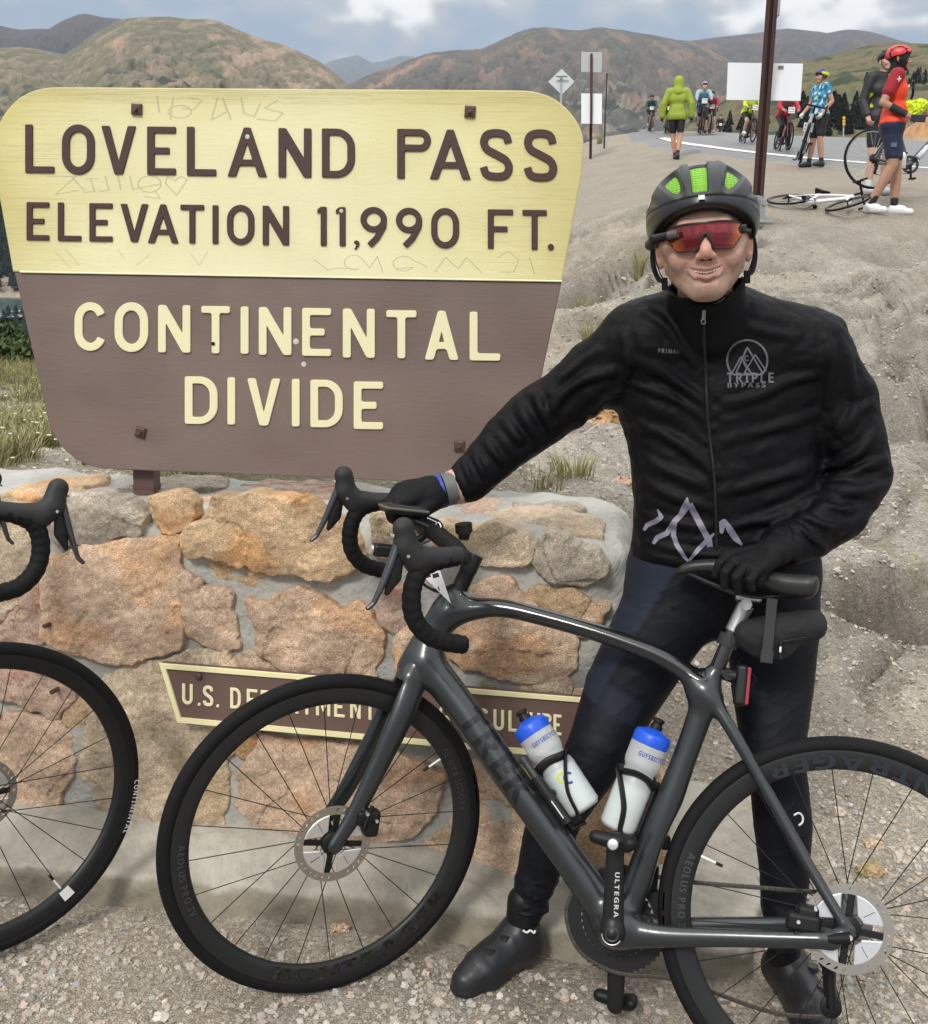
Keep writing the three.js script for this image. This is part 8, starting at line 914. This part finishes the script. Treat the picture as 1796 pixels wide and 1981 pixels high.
{ const d = 9.9, b = P(1464, 418, d), t = thing('sign_post', 'tall leaning brown steel post with a blank white board beside the helmet', 'sign post', b); const top = P(1496, -20, d - 0.75); channel(b.clone().add(V(0, -0.1, 0)), top, 0.10, brownPost, 'post', t);
  part('breakaway_base', merge([bx(0.10, 0.30, 0.07, 0.0, 0.03, 0.03, 0.006), bx(0.2, 0.025, 0.12, 0.03, -0.06, 0.05, 0.005), bx(0.05, 0.24, 0.03, 0.03, 0.02, 0.075, 0.004), rod(V(0.03, 0.1, 0.07), V(0.03, 0.1, 0.11), 0.014)]), galv, t);
  const bd = 9.62, c4 = [[1406, 193], [1549, 195], [1554, 123], [1409, 121]].map(p => P(p[0], p[1], bd)); plate(c4, 0.012, mat([0.70, 0.72, 0.75], 0.45), 'board', t); c4.reverse();
  for (const y of [130, 183]) wpart('cable_tie', sweep([[1474, y], [1480, y - 1], [1487, y]].map(p => P(p[0], p[1], bd - 0.09)), 0.006, 10, 6), white, t); wpart('board_print', bx(0.05, 0.025, 0.004, P(1511, 130, bd - 0.012).x, P(1511, 130, bd - 0.012).y, P(1511, 130, bd - 0.012).z, 0.001), mat([0.15, 0.15, 0.16], 0.5), t);
  wpart('upper_sign_edge', bx(0.03, 0.2, 0.10, P(1504, 10, bd - 0.1).x, P(1504, 10, bd - 0.1).y, P(1504, 10, bd - 0.1).z, 0.003), galv, t); }
{ const d = 25, b = P(1143.5, 290, d), t = thing('sign_post', 'brown post carrying a grey sign back above a white panel', 'sign post', b); channel(b.clone().add(V(0, -0.2, 0)), P(1145, 101, d - 0.4), 0.07, brownPost, 'post', t); plate([[1124.5, 139], [1164, 140], [1165, 101], [1125, 100]].map(p => P(p[0], p[1], d - 0.5)), 0.006, galv, 'grey_sign_back', t); plate([[1125, 239], [1164.5, 240], [1165, 181], [1125, 180.5]].map(p => P(p[0], p[1], d - 0.42)), 0.006, mat([0.72, 0.73, 0.75], 0.45), 'white_panel', t); channel(P(1144, 239, d - 0.50), P(1144.6, 103, d - 0.58), 0.06, brownPost, 'post', t); }
{ const d = 34, b = P(1085, 262, d), t = thing('diamond_sign', 'grey back of a diamond shaped road sign beyond the big sign', 'road sign', b); channel(P(1085.5, 270, d), P(1086, 146, d - 0.1), 0.07, galv, 'post', t); plate([[1087, 183.5], [1112, 158], [1087, 133], [1061, 158]].map(p => P(p[0], p[1], d - 0.05)), 0.006, mat([0.42, 0.45, 0.45], 0.45, { metalness: 0.3 }), 'plate', t); wpart('brace', rod(P(1076, 147.5, d - 0.2), P(1098, 147.5, d - 0.2), 0.03), galv, t); }
{ const d = 27, b = P(1170, 264, d), t = thing('marker_rod', 'thin dark marker rod right of the post with the white panel', 'marker post', b); wpart('rod', rod(b.clone().add(V(0, -0.3, 0)), P(1174.5, 145, d - 0.2), 0.024, 0.02), mat([0.03, 0.035, 0.03], 0.6), t); wpart('cap', rod(P(1174.5, 145, d - 0.2), P(1174.6, 142.5, d - 0.2), 0.028), satin, t); }
{ const d = 44, b = P(1632.5, 268, d), t = thing('delineator', 'small delineator with three yellow reflectors beyond the road', 'marker post', b); wpart('post', rod(b.clone().add(V(0, -0.4, 0)), P(1633, 225, d), 0.035), galv, t); for (const y of [228, 234, 240]) { const q = P(1633, y, d - 0.08), g = new THREE.CylinderGeometry(0.06, 0.06, 0.03, 14); g.rotateX(Math.PI / 2); g.translate(q.x, q.y, q.z); wpart('reflector', g, mat([0.7, 0.42, 0.02], 0.4), t); } }

// ---------- plants, rocks, gravel ----------
{ // dark conifers on the green hill
  const r = rng(31); const cone = (seed) => { const q = rng(seed), pos = [], idx = []; const n = 260; for (let i = 0; i < n; i++) { const t = Math.pow(q(), 0.8), h = 0.08 + 0.92 * t, R = 0.20 * (1 - t) * (0.75 + 0.5 * q()) + 0.012, a = q() * TAU, s = 0.05 + 0.07 * (1 - t), c = V(Math.cos(a) * R, h, Math.sin(a) * R), o = pos.length / 3; const u = V(Math.cos(a), -0.5, Math.sin(a)).multiplyScalar(s), w = V(-Math.sin(a), 0.1 * (q() - 0.5), Math.cos(a)).multiplyScalar(s * 0.8); const b = c.clone().addScaledVector(u, -0.7); for (const p of [b, c.clone().add(w), c.clone().add(u), c.clone().sub(w)]) pos.push(p.x, p.y, p.z); idx.push(o, o + 1, o + 2, o, o + 2, o + 3); } return geom(pos, idx); };
  const crowns = [cone(1), cone(2), cone(3)], cm = [mat([0.020, 0.032, 0.022], 1), mat([0.028, 0.040, 0.026], 1), mat([0.016, 0.026, 0.020], 1)], trunk = rod(V(0, 0, 0), V(0, 0.25, 0), 0.02, 0.014, 6), tm = mat([0.06, 0.045, 0.035], 1);
  const put = (px, py, hpx, d, lb, gr) => { const base_ = P(px, py, d), h = hpx / F * d, t = thing('conifer', lb, 'tree', base_, gr); const k = Math.floor(r() * 3); part('crown', crowns[k], cm[Math.floor(r() * 3)], t); part('trunk', trunk, tm, t); t.scale.set(h * (0.9 + 0.5 * r()), h, h * (0.9 + 0.5 * r())); t.rotation.y = r() * TAU; };
  const spots = []; for (let i = 0; i < 62; i++) { const u = r(); const px = 1555 + u * 145 + (r() - 0.5) * 12, py = 212 + r() * 52 - Math.max(0, (px - 1640)) * 0.25; spots.push([px, py, 24 + r() * 16, 'tall dark conifer in the clump between the woman and the man in orange', 'conifers behind the woman in blue']); } for (let i = 0; i < 16; i++) spots.push([1395 + r() * 90, 238 + r() * 20, 18 + r() * 10, 'dark conifer low on the hill left of the tall leaning post', 'conifers left of the leaning post']); for (let i = 0; i < 9; i++) spots.push([1672 + r() * 22, 158 + r() * 12, 12 + r() * 9, 'small dark conifer high on the hill just left of the red helmet', 'conifers left of the red helmet']); for (let i = 0; i < 16; i++) spots.push([1745 + r() * 50, 168 - (r() * 30) , 10 + r() * 6, 'small dark conifer on the hill at the right edge of the photo', 'conifers at the right edge']); for (let i = 0; i < 10; i++) spots.push([1320 + r() * 40, 222 + r() * 22, 12 + r() * 8, 'small dark conifer at the foot of the hill beside the pale blue cyclist', 'conifers beside the pale blue cyclist']);
  const rc = new THREE.Raycaster(); hillMesh.updateMatrixWorld(); for (const [px, py, h, lb, gr] of spots) { const o = camera.position, dir = P(px, py, 1).sub(o).normalize(); rc.set(o, dir); hillMesh.material.side = 2; const hits = rc.intersectObject(hillMesh); hillMesh.material.side = 0; if (hits.length) { const d = hits[0].distance * dir.dot(V(0, 0, -1).applyQuaternion(camera.quaternion)); put(px, py, h, d, lb, gr); } }
  // far forest on the valley side, and a nearer belt below the highway
  const far = new THREE.InstancedMesh(crowns[0], mat([0.035, 0.058, 0.052], 1), 5200), mm = new THREE.Matrix4(), ws = scene.children.find(c => c.name === 'wooded_slope'), pa = ws.geometry.attributes.position, cnt = pa.count; let k = 0; const v = V();
  for (let q = 0; q < 200000 && k < 5200; q++) { const i = Math.floor(r() * cnt); v.fromBufferAttribute(pa, i); const s = v.clone().project(camera), px = (s.x + 1) / 2 * PW, py = (1 - s.y) / 2 * PH; if (px < -260 || px > 330 || (py > 562 && py < 612) || py > 690) continue; const h = 4 + r() * 3.2; mm.makeRotationY(r() * TAU).scale(V(h * 1.1, h, h * 1.1)).setPosition(v.x + (r() - 0.5) * 6, v.y - 0.4, v.z + (r() - 0.5) * 6); far.setMatrixAt(k, mm); far.setColorAt(k, new THREE.Color().setScalar(0.7 + 0.6 * r())); k++; }
  far.count = k; far.name = 'forest'; far.userData = { kind: 'stuff', label: 'dark conifer forest on the valley side', category: 'forest' }; scene.add(far);
  // highway along the foot of that slope
  const hw = [], idx = []; for (let i = 0; i <= 40; i++) { const px = -260 + i * 16, y0 = 601 - 0.03 * (px), d = 466; for (const dy of [0, 5.5, 9, 14]) { const p = P(px, y0 + dy + Math.sin(i * 0.3) * 0.6, d - dy * 0.9); hw.push(p.x, p.y, p.z); } if (i) for (let j = 0; j < 3; j++) { const a = i * 4 + j; idx.push(a - 4, a - 3, a, a, a - 3, a + 1); } } const g = geom(hw, idx); struct('highway', g, mat([0.24, 0.25, 0.25], 0.9, { side: 2 }));
}
{ // bushes behind the meadow
  const leaf = (seed, n, R, H_) => { const q = rng(seed), pos = [], idx = []; const blobs = Array.from({ length: 16 }, () => [(q() - 0.5) * R * 1.7, H_ * (0.25 + 0.5 * q()), (q() - 0.5) * R, R * (0.22 + 0.25 * q())]); for (let i = 0; i < n; i++) { const b = blobs[Math.floor(q() * 16)], a = q() * TAU, cy = q() * 2 - 1, sy = Math.sqrt(1 - cy * cy), rr = b[3] * (0.75 + 0.4 * q()); const c = V(b[0] + Math.cos(a) * sy * rr, Math.max(0.02, b[1] + cy * rr * 0.9), b[2] + Math.sin(a) * sy * rr), s = 0.045 + 0.04 * q(), u = V(q() - 0.5, q() - 0.2, q() - 0.5).normalize().multiplyScalar(s), w = V(q() - 0.5, q() - 0.5, q() - 0.5).cross(u).normalize().multiplyScalar(s * 0.5), o = pos.length / 3; for (const p of [c.clone().sub(u), c.clone().add(w), c.clone().add(u), c.clone().sub(w)]) pos.push(p.x, p.y, p.z); idx.push(o, o + 1, o + 2, o, o + 2, o + 3); } return geom(pos, idx); };
  const lm = [mat([0.045, 0.075, 0.022], 0.8), mat([0.06, 0.09, 0.03], 0.8)]; [[-60, 722, 13.2, 'leftmost dark green bush, mostly outside the left edge of the photo'], [22, 724, 12.6, 'dark green bush behind the meadow at the left edge'], [92, 722, 13.4, 'dark green bush touching the left side of the big sign'], [190, 724, 13, 'dark green bush hidden mostly behind the big sign']].forEach(([px, py, d, lb], i) => { const t = thing('bush', lb, 'bush', P(px, py, d)); part('leaves', leaf(40 + i, 7000, 0.55, 0.55), lm[i % 2], t); const st = []; for (let k = 0; k < 9; k++) st.push(rod(V((k - 4) * 0.06, -0.1, 0), V((k - 4) * 0.14, 0.4, 0.05 * (k % 3 - 1)), 0.012, 0.006, 5)); part('stems', merge(st), mat([0.06, 0.045, 0.03], 1), t); });
}
function tuft(seed, n, h, spread, wid = 0.004) { const q = rng(seed), pos = [], idx = [], col = []; for (let i = 0; i < n; i++) { const a = q() * TAU, r0 = Math.sqrt(q()) * spread * 0.35, L = h * (0.45 + 0.65 * q()), lean = 0.15 + 0.75 * q() * q() + spread, b = V(Math.cos(a) * r0, 0, Math.sin(a) * r0), dir = V(Math.cos(a + (q() - 0.5)), 0, Math.sin(a + (q() - 0.5))), sd = V(-dir.z, 0, dir.x), o = pos.length / 3, c0 = mix3([0.12, 0.145, 0.045], [0.42, 0.36, 0.18], Math.pow(q(), 0.9)); for (let k = 0; k <= 3; k++) { const t = k / 3, p = b.clone().addScaledVector(dir, L * lean * t * t * 0.7).add(V(0, L * t * (1 - 0.25 * lean * t), 0)), w = wid * (1 - t * 0.9); for (const s of [-1, 1]) { pos.push(p.x + sd.x * w * s, p.y, p.z + sd.z * w * s); col.push(...c0.map(v => v * (0.7 + 0.5 * t))); } if (k) { const m = o + k * 2; idx.push(m - 2, m - 1, m, m, m - 1, m + 1); } } } return geom(pos, idx, null, col); }
const grassM = mat([1, 1, 1], 0.85, { vertexColors: true, side: 2 });
[[1236, 526, 170, 0.30, 0.10, 'tall dry grass tuft on the slope left of the helmet'], [1128, 566, 260, 0.24, 0.16, 'green grass tuft on the slope at the right edge of the big sign'], [1146, 640, 120, 0.16, 0.2, 'small dry plant on the slope just above the outstretched arm'], [1108, 905, 90, 0.13, 0.25, 'low dry plant under the outstretched arm beside the jacket'], [1430, 520, 40, 0.14, 0.2, 'faint grass tuft right beside the chin strap'], [1160, 278, 200, 0.55, 0.3, 'dry grass at the foot of the post with the white panel'], [1040, 935, 60, 0.10, 0.3, 'tiny green tuft on the slope just above the wall top'], [1320, 215, 0, 0, 0, '']].forEach(([px, py, n, h, s, lb], i) => { if (!n) return; const p = onGround(px, py, 0); p.y = H(p.x, p.z) - 0.01; const t = thing('grass_tuft', lb, 'grass tuft', p); part('blades', tuft(70 + i, n, h, s, 0.0035), grassM, t); });
{ // meadow at the left
  const r = rng(12), tf = [tuft(1, 26, 0.26, 0.3), tuft(2, 26, 0.2, 0.4), tuft(3, 20, 0.32, 0.2)], grp = new THREE.Group(); grp.name = 'meadow_grass'; grp.userData = { kind: 'stuff', label: 'green and straw coloured grass on the slope behind the wall', category: 'grass' }; scene.add(grp); const mm = new THREE.Matrix4();
  tf.forEach((g, q) => { const im = new THREE.InstancedMesh(g, grassM, 1900); let k = 0; for (let i = 0; i < 40000 && k < 1900; i++) { const hz = 3.3 + r() * 10, x = -0.9 - r() * (hz * 0.55); const z = -hz; if (-x / hz < 0.18) continue; const de = fbm(x * 1.3, 8, z * 1.3, 4) + 0.35 * fbm(x * 0.35, 2, z * 0.35, 3) + 0.1; if (de < 0.02 + 0.25 * r()) continue; const s = 0.25 + 0.4 * r(); mm.makeRotationY(r() * TAU).scale(V(s * 1.3, s, s * 1.3)).setPosition(x, H(x, z) - 0.01, z); im.setMatrixAt(k, mm); im.setColorAt(k, new THREE.Color().setScalar(0.75 + 0.5 * r())); k++; } im.count = k; im.name = 'grass_blades'; grp.add(im); });
  const fl = new THREE.InstancedMesh(new THREE.IcosahedronGeometry(0.0065, 0), mat([0.72, 0.70, 0.5], 0.8), 700); let k = 0; for (let i = 0; i < 9000 && k < 420; i++) { const hz = 3.6 + r() * 6, x = -0.9 - r() * hz * 0.5, z = -hz; if (-x / hz < 0.2 || n3(x * 1.2, 3, z * 1.2) < 0.05) continue; mm.makeScale(0.6 + r(), 0.5, 0.6 + r()).setPosition(x, H(x, z) + 0.08 + r() * 0.14, z); fl.setMatrixAt(k++, mm); } fl.count = k; fl.name = 'white_flowers'; fl.userData = { kind: 'stuff', label: 'tiny pale flowers scattered in the meadow grass', category: 'flowers' }; scene.add(fl);
}
{ // loose stones
  const r = rng(55), rocks = [0, 1, 2, 3].map(s => { const g = new THREE.IcosahedronGeometry(1, s === 0 ? 2 : 1), p = g.attributes.position; for (let i = 0; i < p.count; i++) { const x = p.getX(i), y = p.getY(i), z = p.getZ(i), k = 1 + 0.45 * n3(x * 0.9 + s * 7, y * 0.9, z * 0.9) + 0.12 * n3(x * 3 + s, y * 3, z * 3); p.setXYZ(i, x * k, y * k * 0.62, z * k * 0.85); } g.computeVertexNormals(); return g; });
  const grp = new THREE.Group(); grp.name = 'gravel'; grp.userData = { kind: 'stuff', label: 'loose gravel and pebbles over the ground', category: 'gravel' }; scene.add(grp);
  const tones = [[0.42, 0.375, 0.32], [0.47, 0.43, 0.375], [0.34, 0.305, 0.265], [0.48, 0.39, 0.32], [0.38, 0.37, 0.35], [0.55, 0.51, 0.455], [0.27, 0.245, 0.22], [0.46, 0.37, 0.28]], mm = new THREE.Matrix4(), qq = new THREE.Quaternion(), gm = mat([1, 1, 1], 0.9, { specularIntensity: 0.3 });
  rocks.forEach((g, s) => { const N = 20000, im = new THREE.InstancedMesh(g, gm, N); let k = 0; for (let i = 0; i < N * 4 && k < N; i++) { const hz = 1.5 + Math.pow(r(), 1.8) * 8.5, x = (r() - 0.5) * (hz * 1.15 + 0.4) + 0.1, z = -hz; const wl = V(x, 0, z).applyMatrix4(WF.im); if (wl.x > -2.7 && wl.x < 0.72 && wl.z < 0.26 && wl.z > -0.8) continue; const dens = 0.32 + 0.9 * sstep(-0.1, 0.3, fbm(x * 1.6, 71, z * 1.6, 3)) + (x > 0.5 ? 0.3 : 0); if (r() > dens) continue; const big = r() < 0.02 ? 2.0 : 1, sc = (0.0020 + 0.0075 * Math.pow(r(), 4.2)) * big * (1 + hz * 0.03); qq.setFromEuler(new THREE.Euler(r() * 0.7, r() * TAU, r() * 0.7)); mm.compose(V(x, H(x, z) + sc * 0.15, z), qq, V(sc, sc, sc)); im.setMatrixAt(k, mm); const c = tones[Math.floor(r() * r() * 8)], v = 0.8 + 0.35 * r(); im.setColorAt(k, new THREE.Color(c[0] * v, c[1] * v, c[2] * v)); k++; } im.count = k; im.name = 'pebbles'; grp.add(im); });
  const one = (label, px, py, w, c, seed, hh = 0.6) => { const p = onGround(px, py, 0); p.y = H(p.x, p.z); const t = thing('rock', label, 'rock', p), g = nets((x, y, z) => box(V(0, 0, 0), [w, w * hh, w * 0.7], w * 0.15)(x + 0.1 * y, y - 0.12 * x, z) + fbm(x / w * 1.4 + seed, y / w * 1.4, z / w * 1.4, 4) * w * 0.5, V(-1.5, -1.2, -1.2).multiplyScalar(w), V(1.5, 1.2, 1.2).multiplyScalar(w), w / 14); paint(g, (x, y, z) => { const v = 0.9 + 0.4 * fbm(x * 14, y * 30, z * 14, 3); return [v, v, v]; }); uvBy(g, (x, y, z) => [x + z, y + z]); part('stone', g, mat(c, 0.9, { map: stoneMap, vertexColors: true, bumpMap: stoneBump, bumpScale: 0.003 }), t); };
  one('orange ledge of rock in the slope under the outstretched arm', 1200, 805, 0.20, [0.95, 0.66, 0.40], 3, 0.42); one('small orange stone by the green grass tuft beside the sign', 1142, 574, 0.07, [0.9, 0.7, 0.45], 5); one('grey stone in the gravel between shoe and chainring', 1056, 1838, 0.035, [0.62, 0.55, 0.5], 7); one('pale stone lying in the gravel right of the rear tyre top', 1688, 1640, 0.022, [0.9, 0.75, 0.62], 9); one('ochre stone in the gravel behind the rear wheel spokes', 1682, 1690, 0.030, [0.8, 0.68, 0.42], 11); one('grey stone in the gravel seen through the front wheel', 600, 1765, 0.02, [0.5, 0.5, 0.5], 13); one('pinkish stone in the gravel seen through the front wheel', 660, 1795, 0.02, [0.85, 0.65, 0.55], 15); one('reddish flat stone on the slope just left of the jacket hem', 1205, 915, 0.06, [0.8, 0.6, 0.48], 17, 0.3);
}
renderer.render(scene, camera);
